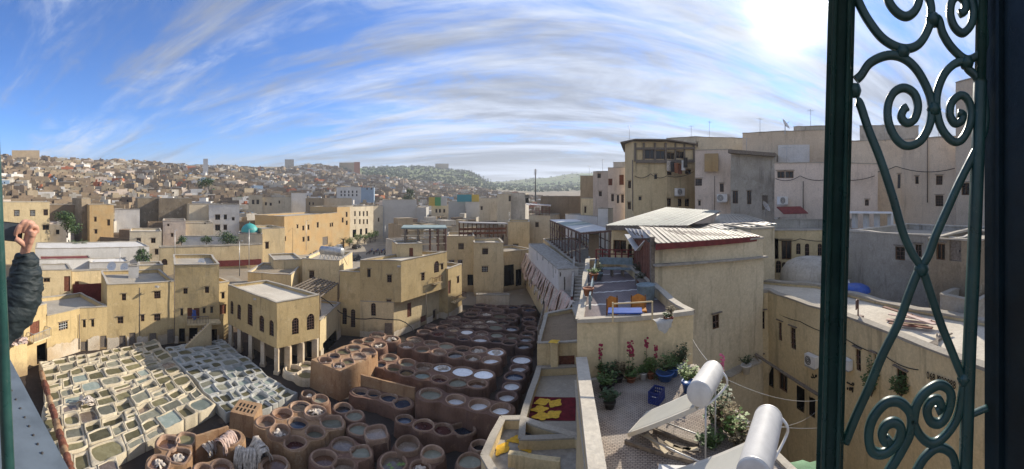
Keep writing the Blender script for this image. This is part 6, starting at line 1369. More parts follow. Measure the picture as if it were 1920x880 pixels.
# solar heater on a roof
def roof_heater(px, py, r_, label):
    p = PR(px, py, r_); t = thing('solar_heater', label, 'solar heater', p-UP*2.2); mb = MB(); a, b = p+V3(-2.3, .3, 0), p+V3(2.3, -.3, 0); mb.tube([a, a.lerp(b, .02), b.lerp(a, .02), b], [.6, .75, .75, .6], 16); mb.build('tank', M['steel'], t)
    mb = MB()
    for i in range(6): q = a.lerp(b, i/5); mb.bar(q-UP*.6, q+V3(.2*(i % 2), -1.0, -2.3), .09); mb.bar(q-UP*.6, q+V3(.6, .6, -2.3), .07)
    mb.build('stand', M['steel'], t)
roof_heater(622, 471, 66, 'silver roof water tank on a white lattice stand above the yellow house')
# trees and shrubs
def tree(label, px, r_, zb, H, W_, lm, n=900, trunk=.35, ls=.35, group=None, name='tree', cat='tree', shape=1.0):
    p = P(px, r_); b = V3(p.x, p.y, zb); t = thing(name, label, cat, b, group); mb = MB(); th_ = H*trunk
    mb.tube([b-UP*.4, b+UP*th_*.5+V3(.1, 0, 0), b+UP*th_, b+UP*H*.75], [H*.035, H*.028, H*.022, H*.008], 8); cl = []
    for i in range(7):
        a = i*2.4+rnd.random(); e = b+V3(cos(a)*W_*.32, sin(a)*W_*.32, th_+(H-th_)*rnd.uniform(.15, .8)); mb.tube([b+UP*th_*rnd.uniform(.7, 1.1), b.lerp(e, .6)+UP*.15*H*.3, e], [H*.014, H*.01, H*.005], 5); cl.append((e, W_*rnd.uniform(.22, .36)))
    cl.append((b+UP*(H*.82), W_*.28)); cl.append((b+UP*(th_+(H-th_)*.45), W_*.36)); mb.build('trunk', M['bark'], t); mb = MB()
    for i in range(n):
        c, rr = cl[i % len(cl)]; d = Vector((rnd.gauss(0, 1), rnd.gauss(0, 1), rnd.gauss(0, 1))).normalized(); q = c+Vector((d.x, d.y, d.z*.85*shape))*rr*rnd.random()**.4; l_ = ls*rnd.uniform(.6, 1.3)
        u = Vector((rnd.gauss(0, 1), rnd.gauss(0, 1), rnd.gauss(0, .6))).normalized(); v = u.cross(d); v = v.normalized() if v.length > 1e-3 else UP
        mb.add([q-u*l_*.5, q+v*l_*.3, q+u*l_*.5, q-v*l_*.3], [(0, 1, 2, 3)], False, rnd.random() < .35)
    mb.build('crown', [M[lm], M['leaf' if lm != 'leaf' else 'leafdark']], t); return t
def gz(px, r_): return ground(px, r_)
tree('large dark green bush beside the ochre tower house', 126, 98, Zat(443, 98), 6.6, 6.5, 'leafdark', 2200, .12, .45)
tree('round dark shrub in front of the white terrace wall', 266, 76.5, Zat(499, 76), 3.6, 3.4, 'leafdark', 1100, .15, .32)
tree('low olive shrub on the long pale yellow wall', 427, 88, Zat(460, 88), 2.9, 5.0, 'leafdark', 1100, .1, .35)
tree('small round shrub on the long pale yellow wall', 387, 88, Zat(460, 88), 2.2, 2.6, 'leafdark', 600, .1, .3)
tree('light green shrub on the white yard wall', 340, 90, Zat(460, 90), 2.3, 2.6, 'leaf', 600, .1, .3)
for i, (px, r_, h) in enumerate(((655, 134, 3.6), (671, 140, 4.4), (683, 142, 4.2), (694, 146, 4.6), (703, 150, 5.0), (748, 152, 4.0))):
    tree('young light green tree in the row at the end of the car park', px, r_, gz(px, r_), h, 3.0, 'leaffresh', 420, .4, .4, 'young trees beside the car park')
tree('tall dark conifer rising behind the blank grey wall', 767, 228, Zat(385, 228), 11, 6, 'leafdark', 1300, .1, .7, shape=1.3)
tree('bushy palm-like tree on a hillside roof', 386, 170, Zat(352, 170), 3.6, 8, 'leafdark', 900, .3, .6)
for i in range(16):
    px = 858+i*4.4; r_ = 1330; tree('slender dark cypress on the far green hill', px, r_, ground(px, r_), rnd.uniform(9, 20), 7, 'leafdark', 90, .1, 2.2, 'cypresses on the far green hill', shape=1.6)
for i, px in enumerate((640, 648, 655, 700, 715, 726, 757, 772, 786)): tree('dark round tree on the hilltop crest', px, 880 if i < 3 else 1350, ground(px, 880 if i < 3 else 1350), rnd.uniform(8, 13), 11, 'leafdark', 110, .15, 2.2, 'trees on the hilltop crest')
def palm(label, px, r_, zb, H, L_, n=34, lm='leaf'):
    p = P(px, r_); b = V3(p.x, p.y, zb); t = thing('palm_tree', label, 'palm', b); mb = MB(); mb.tube([b-UP*.3, b+UP*H*.5, b+UP*H], [.35, .3, .32], 9); mb.build('trunk', M['bark'], t)
    for i in range(n):
        a = i*2.399; el = .9-1.3*(i/n); mb = MB(); c = b+UP*H; d = V3(cos(a), sin(a), 0); pts = [c+d*(L_*s*cos(el))+UP*(L_*(s*sin(el)-.45*s*s)) for s in (0, .25, .5, .75, 1)]
        for k in range(4):
            for q in range(4):
                s0 = pts[k].lerp(pts[k+1], q/4); sd = d.cross(UP)
                for sg in (-1, 1): l_ = L_*.28*(1-.6*(k+q/4)/4); tip = s0+sd*sg*l_*.8+d*l_*.6-UP*l_*.25; mb.add([s0, s0+d*.10*L_*.4, tip], [(0, 1, 2)])
        mb.build('frond', M[lm], t)
palm('green fan palm in front of the ochre tower house', 148, 89, Zat(468, 89), 1.2, 3.4); palm('short palm between the white walls', 97, 77, Zat(507, 77), .4, 2.2, 22); palm('orange-leaved palm by the orange house row', 644, 128, gz(644, 128), 4.0, 2.3, 26, 'leafdry')
# cars
def car(px, r_, rz, col, label, van=False):
    p = P(px, r_); z = gz(px, r_)+.27; t = thing('parked_car', label, 'car', (p.x, p.y, z)); Mx = Matrix.Translation((p.x, p.y, z)) @ Matrix.Rotation(rz, 4, 'Z'); m = simple('car_paint_'+col[0], col[1], .3, .5, var=.05); mb = MB(); h = 1.0 if van else 0.0
    prof = [(-2.1, .35), (-2.15, .75), (-1.9, .95+h*.7), (-1.3, 1.42+h*.45), (.5, 1.45+h*.42), (1.15, .98+h*.2), (2.0, .82), (2.15, .55), (2.1, .35)]; W_ = .85; vs = []
    for y in (-W_, -W_*.98, W_*.98, W_):
        for x, zq in prof: k = .84 if zq > 1.2 else 1; vs.append(Mx @ V3(x, y*k, zq))
    n = len(prof); fs = [(j*n+i, j*n+i+1, (j+1)*n+i+1, (j+1)*n+i) for j in range(3) for i in range(n-1)]+[tuple(range(n)), tuple(reversed(range(3*n, 4*n)))]
    mb.add(vs, fs); mb.build('body', m, t)
    for y in (-1, 1):
        mb = MB(); q = [(-1.55, 1.0+h*.4), (-1.15, 1.34+h*.4), (.42, 1.36+h*.4), (.95, 1.0+h*.3)]; vs = [Mx @ V3(x, y*(W_*.93 if zq < 1.1 else W_*.86), zq) for x, zq in q]; mb.add(vs, [(0, 1, 2, 3)]); mb.build('window', M['glass'], t)
    for x0, z0_, x1, z1_ in ((.56, 1.42+h*.4, 1.14, 1.02+h*.2), (-1.36, 1.4+h*.4, -1.86, 1.0+h*.6)): mb = MB(); o = .02 if x0 > 0 else -.02; mb.add([Mx @ V3(x0+o, -.62, z0_), Mx @ V3(x0+o, .62, z0_), Mx @ V3(x1+o, .7, z1_), Mx @ V3(x1+o, -.7, z1_)], [(0, 1, 2, 3)]); mb.build('windscreen', M['glass'], t)
    for x in (-1.35, 1.35):
        for y in (-.8, .8): mb = MB(); mb.tube([Mx @ V3(x, y-.1, .32), Mx @ V3(x, y+.1, .32)], .32, 14); wh = mb.build('wheel', M['rubber'], t); mb = MB(); mb.tube([Mx @ V3(x, y-.115, .32), Mx @ V3(x, y+.115, .32)], .18, 10); mb.build('rim', M['steel'], wh)
    for y in (-.6, .6): mb = MB(); mb.box((2.12, y, .68), (.06, .28, .14), M=Mx); mb.build('headlight', M['whitepaint'], t)
for a in ((609, 121, 2.5, ('white', (.7, .7, .7)), 'white car at the end of the parked row beside the orange house'), (619, 124, 2.5, ('maroon', (.25, .06, .06)), 'dark red car in the parked row beside the orange house'), (628, 127, 2.5, ('silver', (.45, .5, .55)), 'silver-blue car in the parked row beside the orange house'), (636, 130, 2.5, ('paleblue', (.35, .45, .6)), 'pale blue car in the parked row beside the orange house'), (669, 131, 1.5, ('black', (.02, .02, .025)), 'black car standing alone in the car park'), (666, 112, 1.5, ('charcoal', (.04, .045, .05)), 'charcoal car nearest the silver roof tank', True), (597, 117, 2.6, ('grey', (.3, .31, .32)), 'grey car beside the white car in the parked row'), (633, 140, 2.5, ('red', (.4, .08, .05)), 'small red car under the orange-leaved palm')): car(*a)
def moto(px, r_, rz, m):
    p = P(px, r_); z = gz(px, r_)+.27; Mx = Matrix.Translation((p.x, p.y, z)) @ Matrix.Rotation(rz, 4, 'Z'); t = thing('motorbike', 'parked motorbike in the cluster beside the black car', 'motorbike', (p.x, p.y, z), 'motorbikes parked in a cluster')
    for x in (-.6, .6): mb = MB(); mb.tube([Mx @ V3(x+.28*cos(a), 0, .3+.28*sin(a)) for a in [2*pi*i/12 for i in range(13)]], .06, 6, False); mb.build('wheel', M['rubber'], t)
    mb = MB(); mb.tube([Mx @ V3(-.6, 0, .35), Mx @ V3(-.1, 0, .7), Mx @ V3(.4, 0, .75), Mx @ V3(.55, 0, 1.0)], [.1, .16, .14, .05], 8); mb.build('body', M[m], t); mb = MB(); mb.bar(Mx @ V3(.55, -.35, 1.0), Mx @ V3(.55, .35, 1.0), .05); mb.build('handlebar', M['iron'], t)
for i in range(11): moto(690+i*3.6, 121+(i % 3)*2.2, 1.2+.3*(i % 4), ('iron', 'redpaint', 'bluepaint')[i % 3])
# lamp posts, mast
def lamp(px, yb, yt, r_, label):
    a, b = PR(px, yb, r_), PR(px, yt, r_); t = thing('lamp_post', label, 'lamp post', a); mb = MB(); mb.tube([a, b], [.09, .05], 8); mb.build('pole', M['steel'], t); mb = MB(); mb.bar(b, b+V3(.9, -.4, .15), .05); mb.box(b+V3(1.0, -.45, .12), (.5, .2, .1)); mb.build('lamp_head', M['steel'], t)
for a in ((225, 515, 466, 74, 'thin lamp post before the white outbuilding'), (328, 499, 432, 77, 'thin lamp post before the arched door'), (449, 518, 452, 72, 'thin lamp post at the street bend'), (467, 505, 430, 76, 'tall lamp post before the domed shrine'), (574, 470, 414, 112, 'lamp post against the long orange house'), (722, 455, 422, 140, 'lamp post before the blank grey wall'), (629, 458, 404, 133, 'lamp post at the end of the orange row')): lamp(*a)
t = thing('radio_mast', 'tall thin telecom mast with antennas above the rooftops', 'mast', PR(1004, 360, 250)); b, e = PR(1004, 360, 250), PR(1004, 317, 250); mb = MB(); mb.tube([b-UP*6, e], [.5, .3], 8); mb.build('pole', M['iron'], t)
for i in range(6): a = i*1.05; mb = MB(); q = e+V3(.8*cos(a), .8*sin(a), -1.2-(i % 2)*1.8); mb.box(q, (.35, .35, 1.7)); mb.build('antenna', M['steel'], t)

# scrub on the far hills
mb = MB()
for i in range(2600):
    px = rg.uniform(680, 1110); r_ = rg.uniform(900, 2050) if px > 930 else rg.uniform(850, 1450)
    if px > 930 and r_ > 1500 and rg.random() < .7: continue
    g = ground(px, r_); p = P(px, r_); s_ = rg.uniform(1.2, 4.0)
    for k in range(3):
        a = rg.random()*pi; d = V3(cos(a)*s_, sin(a)*s_, 0); o = V3(p.x+rg.uniform(-1, 1)*s_, p.y+rg.uniform(-1, 1)*s_, g-.3)
        mb.add([o-d, o+d, o+d*.6+UP*s_*1.1, o+UP*s_*rg.uniform(1.2, 1.9), o-d*.7+UP*s_], [(0, 1, 2, 3, 4)])
props(mb.build('hill_scrub', M['leafdark'], org=Vector((0, 0, 0))), 'dark scrub scattered over the far hills', 'scrub', None, 'stuff')
# ---------------------------------------------------------------- garden terrace with solar heaters
def pavemat():
    t = NT('worn_brick_paving'); mp = t.n.new('ShaderNodeMapping'); t.l.new(t.pos, mp.inputs[0]); mp.inputs['Rotation'].default_value = (0, 0, .35)
    br = t.n.new('ShaderNodeTexBrick'); t.l.new(mp.outputs[0], br.inputs['Vector']); br.inputs['Scale'].default_value = 4.2; br.inputs['Mortar Size'].default_value = .045
    br.inputs['Color1'].default_value = (.40, .33, .27, 1); br.inputs['Color2'].default_value = (.30, .245, .205, 1); br.inputs['Mortar'].default_value = (.09, .07, .055, 1)
    a = t.mix(t.ramp(t.noise(1.1, 6, .65), .35, .65, 0, .35), br.outputs['Color'], (.46, .42, .36)); t.bump(br.outputs['Fac'], -.4, .02); return t.done(a, .9, .2)
M['paving'] = pavemat()
GZ = 14.6
gh = bld('yellow roof-garden house with brick-paved terrace', [(2.2, 12.65), (1.5, 7), (1.05, 3.4), (5.5, 3.2), (6.1, 8.5), (6.5, 12.2)], 0, GZ+.03, 'yellow2', (), par=.03, roof='paving', name='garden_house', pth=.05, cope='rooflight')
for a, b in (((2.37, 12.6), (1.67, 7.0)), ((1.67, 6.98), (1.22, 3.4))):
    attach(slab('parapet', '', '', a, b, GZ-.1, 15.35, .32, M['yellow2']), gh); attach(slab('parapet_coping', '', '', a, b, 15.30, 15.45, .38, M['rooflight']), gh)
def heater(name, label, a, b, rad, D, pw, legs):
    a, b = Vector(a), Vector(b); u = (b-a).normalized(); t = thing('solar_heater', label, 'solar heater', ((a.x+b.x)/2, (a.y+b.y)/2, GZ))
    mb = MB(); pts = [a-u*.012, a, a+u*.012, a+u*.03]+[a.lerp(b, s) for s in (.1, .3, .5, .7, .9)]+[b-u*.03, b-u*.012, b, b+u*.012]
    mb.tube(pts, [rad*.90, rad*.965, rad*.992, rad]+[rad]*5+[rad, rad*.992, rad*.965, rad*.90], 40); mb.build('tank', M['tankwhite'], t)
    for s in (.03, .97): mb = MB(); q = a.lerp(b, s); mb.tube([q-u*.012, q+u*.012], rad*1.006, 40); mb.build('tank_band', M['steel'], t)
    T1, T2 = a.lerp(b, .02)-UP*rad*1.05+D.normalized()*.1, a.lerp(b, .98)-UP*rad*1.05+D.normalized()*.1; B1, B2 = T1+D, T2+D; n = (T2-T1).cross(D).normalized(); n = n if n.z > 0 else -n
    mb = MB(); vs = [T1, T2, B2, B1]; vs = [v+n*.05 for v in vs]+[v-n*.05 for v in vs]; mb.add(vs, [(0, 1, 2, 3), (7, 6, 5, 4), (0, 4, 5, 1), (1, 5, 6, 2), (2, 6, 7, 3), (3, 7, 4, 0)]); mb.build('collector_case', M['panelcream'], t)
    mb = MB(); k = .07; c = [T1.lerp(T2, k).lerp(B1.lerp(B2, k), k/2), T1.lerp(T2, 1-k).lerp(B1.lerp(B2, 1-k), k/2), T1.lerp(T2, 1-k).lerp(B1.lerp(B2, 1-k), 1-k/2), T1.lerp(T2, k).lerp(B1.lerp(B2, k), 1-k/2)]
    mb.add([v+n*.054 for v in c], [(0, 1, 2, 3)]); mb.build('collector_cover', M['panelcover'], t)
    for s in (.15, .85):
        q = a.lerp(b, s)-UP*rad*.9; mb = MB(); o = V3(-D.x, -D.y, 0).normalized()*.12; mb.tube([q+o, V3(q.x+o.x, q.y+o.y, GZ)], .022, 8); mb.build('leg', M['steel'], t); mb = MB(); mb.tube([V3(q.x+o.x, q.y+o.y, GZ+.25), T1.lerp(T2, s)+D*.95], .02, 8); mb.build('leg', M['steel'], t)
    mb = MB(); q = b+u*.0-UP*rad*.3; side = V3(-D.x, -D.y, 0).normalized(); pts = [b+side*rad*.9+UP*.05, b+side*(rad+.10)-UP*.10, b+side*(rad+.06)-UP*.32, a.lerp(b, .5)+side*.1-UP*(rad+.18), T1.lerp(T2, .1)-UP*.06]
    sm = []
    for i in range(len(pts)-1):
        for k_ in range(5): s = k_/5; p0, p1, p2, p3 = pts[max(i-1, 0)], pts[i], pts[i+1], pts[min(i+2, len(pts)-1)]; sm.append(.5*((2*p1)+(-p0+p2)*s+(2*p0-5*p1+4*p2-p3)*s*s+(-p0+3*p1-3*p2+p3)*s**3))
    mb.tube(sm+[pts[-1]], .028, 8); mb.build('pipe', M['whitepaint'], t); return t
M['tankwhite'] = simple('white_tank_enamel', (.60, .58, .54), .62, .3, var=.14, nscale=5); M['panelcream'] = simple('cream_sheet_case', (.60, .56, .47), .55, .3, var=.12, nscale=3); M['panelcover'] = simple('hazed_collector_glass', (.58, .56, .48), .25, .5, var=.08, nscale=2)
heater('a', 'white solar water heater with tilted panel beside the blue crate', PR(1310, 740, 8.4), PR(1337, 697, 9.6), .29, V3(-1.05, 1.75, -1.38), 1.25, 1)
heater('b', 'cream solar water heater with tank end on, nearer the iron grille', PR(1412, 893, 5.9), PR(1441, 784, 7.3), .285, V3(-1.05, 1.75, -1.38), 1.3, 1)
mb = MB(); p = G(1262, 890, GZ); mb.box((p.x, p.y, GZ+.05), (.7, .4, .04), -.5); props(mb.build('white_board', M['whitepaint']), 'white board lying flat by the second solar heater', 'board')
# broken pallet under the panel
t = thing('pallet', 'broken wooden pallet under the tilted solar panel', 'pallet', G(1265, 830, GZ))
for i in range(5): a, b = G(1212+i*17, 815+i*7, GZ+.12), G(1250+i*15, 850-i*2, GZ+.12); mb = MB(); mb.bar(a, b, .11, .025); mb.build('slat', M['woodgrey' if i % 2 else 'cream'], t)
for x0, y0, x1, y1 in ((1172, 828, 1300, 866), (1225, 806, 1310, 835)): mb = MB(); mb.bar(G(x0, y0, GZ+.06), G(x1, y1, GZ+.06), .07, .09); mb.build('bearer', M['woodgrey'], t)
# blue crate
def crate():
    p = G(1231, 752, GZ); t = thing('plastic_crate', 'blue lattice plastic crate on the brick paving', 'crate', p); rz = .75; Mx = Matrix.Translation(p) @ Matrix.Rotation(rz, 4, 'Z'); w_, d_, h = .46, .34, .36
    mb = MB()
    for z in (.02, .12, .22, .33):
        for y in (-d_/2, d_/2): mb.box((0, y, z), (w_, .02, .045 if z < .3 else .06), M=Mx)
        for x in (-w_/2, w_/2): mb.box((x, 0, z), (.02, d_, .045 if z < .3 else .06), M=Mx)
    for i in range(8):
        for y in (-d_/2, d_/2): mb.box((-w_/2+i*w_/7, y, h/2), (.022, .024, h), M=Mx)
    for i in range(6):
        for x in (-w_/2, w_/2): mb.box((x, -d_/2+i*d_/5, h/2), (.024, .022, h), M=Mx)
    mb.build('lattice_sides', M['navyplastic'], t); mb = MB(); mb.box((0, 0, .015), (w_, d_, .02), M=Mx); mb.build('floor', M['navyplastic'], t)
    for i in range(3): mb = MB(); mb.box((-w_/2-.014, -.08+i*.05, .24), (.004, .03, .02), M=Mx); mb.build('label_print', M['whitepaint'], t)
M['navyplastic'] = simple('navy_plastic', (.02, .035, .16), .4, .4, var=.2)
crate()
# flowers, pots and shrubs
def flower_stalk(px, py, h, label, col='flowerred', n=16):
    p = G(px, py, GZ); t = thing('flower_stalk', label, 'flower', p); mb = MB(); top = p+V3(rnd.uniform(-.1, .1), .05, h); mb.tube([p, p.lerp(top, .5)+V3(.03, 0, 0), top], [.012, .009, .005], 5)
    for k in range(26):
        s = rnd.uniform(.05, .75); c = p.lerp(top, s); a = rnd.random()*6.3; l_ = .16*(1-s*.7); d = V3(cos(a), sin(a), rnd.uniform(-.2, .5)); sd = V3(-sin(a), cos(a), 0)*l_*.4; mb.add([c, c+d*l_*.5+sd, c+d*l_, c+d*l_*.5-sd], [(0, 1, 2, 3)], False, 1)
    mb.build('stem', [M['bark'], M['leaf']], t); mb = MB()
    for k in range(n):
        s = rnd.uniform(.62, 1.02); c = p.lerp(top, s); a = rnd.random()*6.3; c = c+V3(cos(a), sin(a), 0)*.05; r_ = rnd.uniform(.03, .055)
        vs = [c+V3(0, 0, .01)]+[c+V3(cos(q), sin(q)*.7, sin(q)*.7)*r_ for q in [2*pi*i/6 for i in range(6)]]; mb.add(vs, [(0, i+1, (i+1) % 6+1) for i in range(6)])
    mb.build('blossom', M[col], t)
M['flowerred'] = simple('dark_red_petals', (.28, .02, .05), .7, .2, var=.4, nscale=20); M['flowerpink'] = simple('pink_petals', (.62, .14, .22), .7, .2, var=.4, nscale=20)
for px, py, h, lb in ((1176, 716, 1.35, 'tall stalk of dark red flowers against the yellow garden wall'), (1186, 713, 1.30, 'second dark red flower stalk in the pair by the wall'), (1209, 712, 1.42, 'tallest dark red flower stalk beside the white jug'), (1226, 713, 1.2, 'leaning dark red flower stalk right of the jug'), (1126, 712, 1.2, 'thin red-tipped stalk near the garden corner')): flower_stalk(px, py, h, lb)
for i, (px, py, r_, h, mt, hh, lm, lb) in enumerate(((1183, 716, .17, .18, 'terracotta', .3, 'leaf', 'wide terracotta bowl plant by the garden wall'), (1206, 712, .12, .25, 'whitepaint', .25, 'leaf', 'white jug planter by the garden wall'), (1220, 710, .13, .24, 'terracotta', .55, 'leaffresh', 'orange pot with a leafy plant by the garden wall'), (1247, 712, .30, .28, 'bluebowl', .75, 'leaf', 'bushy green plant in a blue bowl by the garden wall'),
        (1262, 705, .2, .3, 'bluebowl', .5, 'leaf', 'small plant in a blue pot beside the bushy bowl'), (1276, 702, .2, .35, 'whitepaint', .9, 'leafdark', 'tall spiky plant in a white pot at the wall corner'), (1160, 716, .16, .2, 'iron', .6, 'leafdry', 'dry twiggy plant in a dark pot by the wall'), (1145, 722, .2, .25, 'iron', .55, 'leafdark', 'low dark plant near the garden corner'),
        (1130, 705, .14, .2, 'terracotta', .35, 'leaf', 'grey-pink succulent at the garden corner'), (1136, 735, .2, .2, 'iron', .5, 'leaf', 'green shrub beside the left parapet'), (1143, 765, .18, .2, 'iron', .4, 'leafdark', 'small dark shrub lower along the left parapet'), (1290, 735, .2, .36, 'bluebowl', .65, 'leaffresh', 'yellow-green shrub in a blue pot behind the heater tank'))):
    if i == 0: M['bluebowl'] = simple('blue_glaze', (.05, .13, .36), .4, .4, var=.25)
    pot(G(px, py, GZ), r_, h, mt, True, lb, hh, None, lm, 34)
for i, (px, py, h, lm, lb) in enumerate(((1345, 800, 1.0, 'leaf', 'tangled green shrub right of the heater stand'), (1362, 812, 1.15, 'leafdry', 'tall dry shrub between the two solar heaters'), (1378, 826, .95, 'leaffresh', 'fresh green shrub between the two solar heaters'), (1392, 838, .7, 'leafdry', 'low dry bush beside the second tank'), (1335, 838, .5, 'leaf', 'low creeping plant behind the heater legs'), (1352, 778, 1.2, 'leafdark', 'dark succulent spikes behind the heater pipe'))):
    p = G(px, py, GZ); t = thing('garden_shrub', lb, 'shrub', p); leaves(t, p, h, .38, 46, lm, .10)
q = PR(1354, 725, 10.5); flower_stalk(1354, 748, 1.35, 'pink flowers rising behind the heater tank', 'flowerpink', 26)
# washing lines across the alley
def wire(label, pts, w_=.006):
    mb = MB(); mb.tube(pts, w_, 5); props(mb.build('washing_line', M['steel']), label, 'wire')
def sag(a, b, s, n=10): return [a.lerp(b, i/n)-UP*s*4*(i/n)*(1-i/n) for i in range(n+1)]
wire('thin line from the cream house wall down to the heater tank', sag(PR(1290, 618, 17), PR(1326, 676, 9.7), .1), .008)
wire('washing line over the alley between garden and ochre house', sag(PR(1362, 712, 9.8), PR(1560, 745, 18), .3), .01)
wire('second washing line over the alley toward the ochre house', sag(PR(1400, 800, 9.0), PR(1535, 768, 19.5), .3), .01)
wire('third washing line crossing low over the alley', sag(PR(1380, 785, 9.5), PR(1600, 790, 17), .2), .01)
# small ground-floor block and pale planter in the alley
q, d = on_E(1400, 690); pp = PR(1399, 700, 21.5); pot(pp, .28, .5, 'whitepaint', True, 'agave in a white pot on the alley wall', .7, None, 'leafdark', 30)
bld('low alley wall with planter between the cream and ochre houses', [(11.6, 17.6), (14.2, 18.0), (14.6, 19.2), (11.4, 18.6)], 0, pp.z, 'shade', par=.02, name='alley_wall', cat='wall', pth=.02)
mb = MB(); vs = []; M['greennet'] = simple('green_shade_net', (.12, .26, .13), .7, .2, var=.3, nscale=3, bump=.3)
for j in range(5):
    for i in range(7):
        q = G(1466+i*13, 862+j*14+abs(i-3)*3, 13.2); vs.append((q.x, q.y, 13.2+.15*noise.noise(Vector((i*.7, j*.7, 2)))))
mb.add(vs, [(j*7+i, j*7+i+1, j*7+i+8, j*7+i+7) for j in range(4) for i in range(6)], True); props(mb.build('shade_net', M['greennet']), 'small green shade net in the alley below the grille', 'net')

# ---------------------------------------------------------------- near left: rubble top and parapet sill
bld('near ochre house corner below the raised arm', front([P(-40, 41), P(51, 43.5)], 4), 0, Zat(652, 42), 'yellow', par=.2)
for i, (px, py) in enumerate(((18, 634), (30, 630), (42, 640), (26, 644), (12, 640))):
    q = PR(px, py, 42); mb = hides_in((q.x, q.y, q.z), 1.1, 14); props(mb.build('hide_heap', M['hidepink']), 'brown rumpled hides piled on the near ochre house corner', 'hides', 'hides piled on the near ochre corner')
mb = MB(); mb.box((-2.9, .20, 19.97), (7.2, .62, .06)); mb.box((-2.9, .495, 19.9), (7.2, .03, .16)); M['sill'] = simple('scratched_blue_grey_paint', (.15, .18, .205), .7, .3, var=.3, nscale=6, bump=.05)
props(mb.build('parapet_sill', M['sill']), 'blue-grey metal sill along the viewing parapet', 'sill')
for i in range(9): q = G(30+i*9, 720+i*17, 20.0); mb = MB(); mb.lathe(q+V3(-.03, -.04, 0), [(.006, 0), (.006, .003), (.004, .005), (.001, .006)], 8); props(mb.build('sill_screw', M['iron']), 'small dark screw head in the blue-grey sill', 'screw', 'screws in the blue-grey sill')

# ---------------------------------------------------------------- wrought-iron grille
def ironmat():
    t = NT('chipped_dark_green_paint'); a = t.mix(t.ramp(t.noise(18, 5, .6), .3, .7), (.012, .045, .042), (.022, .07, .062)); a = t.mix(t.math('MULTIPLY', t.ramp(t.noise(55, 6, .7), .62, .72), .6), a, (.10, .12, .10)); t.bump(t.noise(60, 5, .6), .25, .002); return t.done(a, t.ramp(t.noise(30, 4), .3, .7, .25, .5), .5)
M['greeniron'] = ironmat(); M['shutter'] = simple('dark_navy_green_paint', (.008, .022, .03), .4, .45, var=.4, nscale=12, bump=.1)
GA, GB = P(1575, .56), P(1850, .62)
def gp(px, py): s, r_ = hit(px, GA, GB); return PR(px, py, r_)
gq = thing('window_grille', 'dark green wrought-iron scroll grille swung open beside the view', 'grille', GA+UP*20.4)
gn_ = Vector(((GB-GA).y, -(GB-GA).x, 0)).normalized(); gn_ = gn_ if gn_.dot(GA) < 0 else -gn_
def strip(name, pts, w_, dpt, par=gq):
    P3 = [Vector(p) for p in pts]; mb = MB(); vs = []
    for i, p in enumerate(P3):
        tn = (P3[min(i+1, len(P3)-1)]-P3[max(i-1, 0)]).normalized(); s = tn.cross(gn_).normalized(); ww = w_[i] if isinstance(w_, list) else w_
        for a, b in ((-1, -.6), (-.6, -1), (.6, -1), (1, -.6), (1, .6), (.6, 1), (-.6, 1), (-1, .6)): vs.append(p+s*(a*ww/2)+gn_*(b*dpt/2))
    n = len(P3); mb.add(vs, [(i*8+k, i*8+(k+1) % 8, (i+1)*8+(k+1) % 8, (i+1)*8+k) for i in range(n-1) for k in range(8)]+[tuple(range(8)), tuple((n-1)*8+k for k in range(8))], True); return mb.build(name, M['greeniron'], par)
def spl(pts, n=6):
    pts = [Vector(p) for p in pts]; r_ = []
    for i in range(len(pts)-1):
        p0, p1, p2, p3 = pts[max(i-1, 0)], pts[i], pts[i+1], pts[min(i+2, len(pts)-1)]
        for k in range(n): s = k/n; r_.append(.5*((2*p1)+(-p0+p2)*s+(2*p0-5*p1+4*p2-p3)*s*s+(-p0+3*p1-3*p2+p3)*s**3))
    return r_+[pts[-1]]
def scroll(lst, oy, w_=.0125, name='scroll'): return strip(name, spl([gp(1440+x/2, oy+y/2) for x, y in lst]), w_, .012)
for off, ww, dd in ((0, .040, .03), (-.010, .008, .042), (.011, .008, .042)):
    a, b = gp(1582, -150), gp(1551, 1030); d = (GB-GA).normalized()*off; strip('frame_post', [a+d+gn_*(.006 if off else 0), b+d+gn_*(.006 if off else 0)], ww, dd)
strip('frame_bar', spl([gp(1838, 150), gp(1836, 215), gp(1833, 300), gp(1825, 500), gp(1816, 700), gp(1806, 1030)]), .020, .02); strip('frame_bar', [gp(1844, -150), gp(1838, 150)], .016, .02)
strip('cross_bar', [gp(1560, -140), gp(1860, -140)], .018, .018); strip('cross_bar', [gp(1535, 1020), gp(1860, 1020)], .018, .018)
scroll([(330, 300), (350, 282), (385, 235), (450, 208), (510, 220), (560, 265), (600, 340), (613, 400), (605, 470), (570, 530), (520, 548), (480, 520), (452, 460), (450, 395), (472, 348), (510, 330), (548, 352), (562, 400), (548, 448), (520, 462), (500, 440), (508, 412), (522, 402)], 0)
scroll([(320, -40), (345, 20), (375, 75), (425, 140), (480, 175), (530, 182), (572, 160), (602, 105), (612, 50), (605, 0), (580, -40)], 0)
scroll([(440, -40), (455, 10), (485, 48), (520, 62), (552, 40), (566, 0), (560, -40)], 0)
scroll([(622, 70), (640, 75), (655, 125), (690, 180), (740, 222), (780, 212), (808, 180), (812, 130), (800, 60), (785, -20)], 0)
scroll([(745, -40), (768, 30), (762, 90), (732, 124), (702, 105), (684, 60), (688, 10), (712, -15), (736, 5), (738, 40), (718, 52)], 0)
scroll([(742, 228), (700, 240), (660, 280), (635, 345), (632, 410), (650, 480), (690, 528), (722, 528), (752, 480), (762, 420), (748, 372), (720, 358), (688, 386), (682, 430), (700, 463), (724, 455), (730, 430), (712, 424)], 0)
scroll([(742, 228), (750, 258), (782, 290), (805, 350), (815, 420), (812, 480), (800, 520), (760, 600), (715, 690), (670, 790), (630, 880), (600, 960), (562, 1022), (530, 1100), (490, 1210), (430, 1330), (380, 1450), (330, 1560), (290, 1660)], 0)
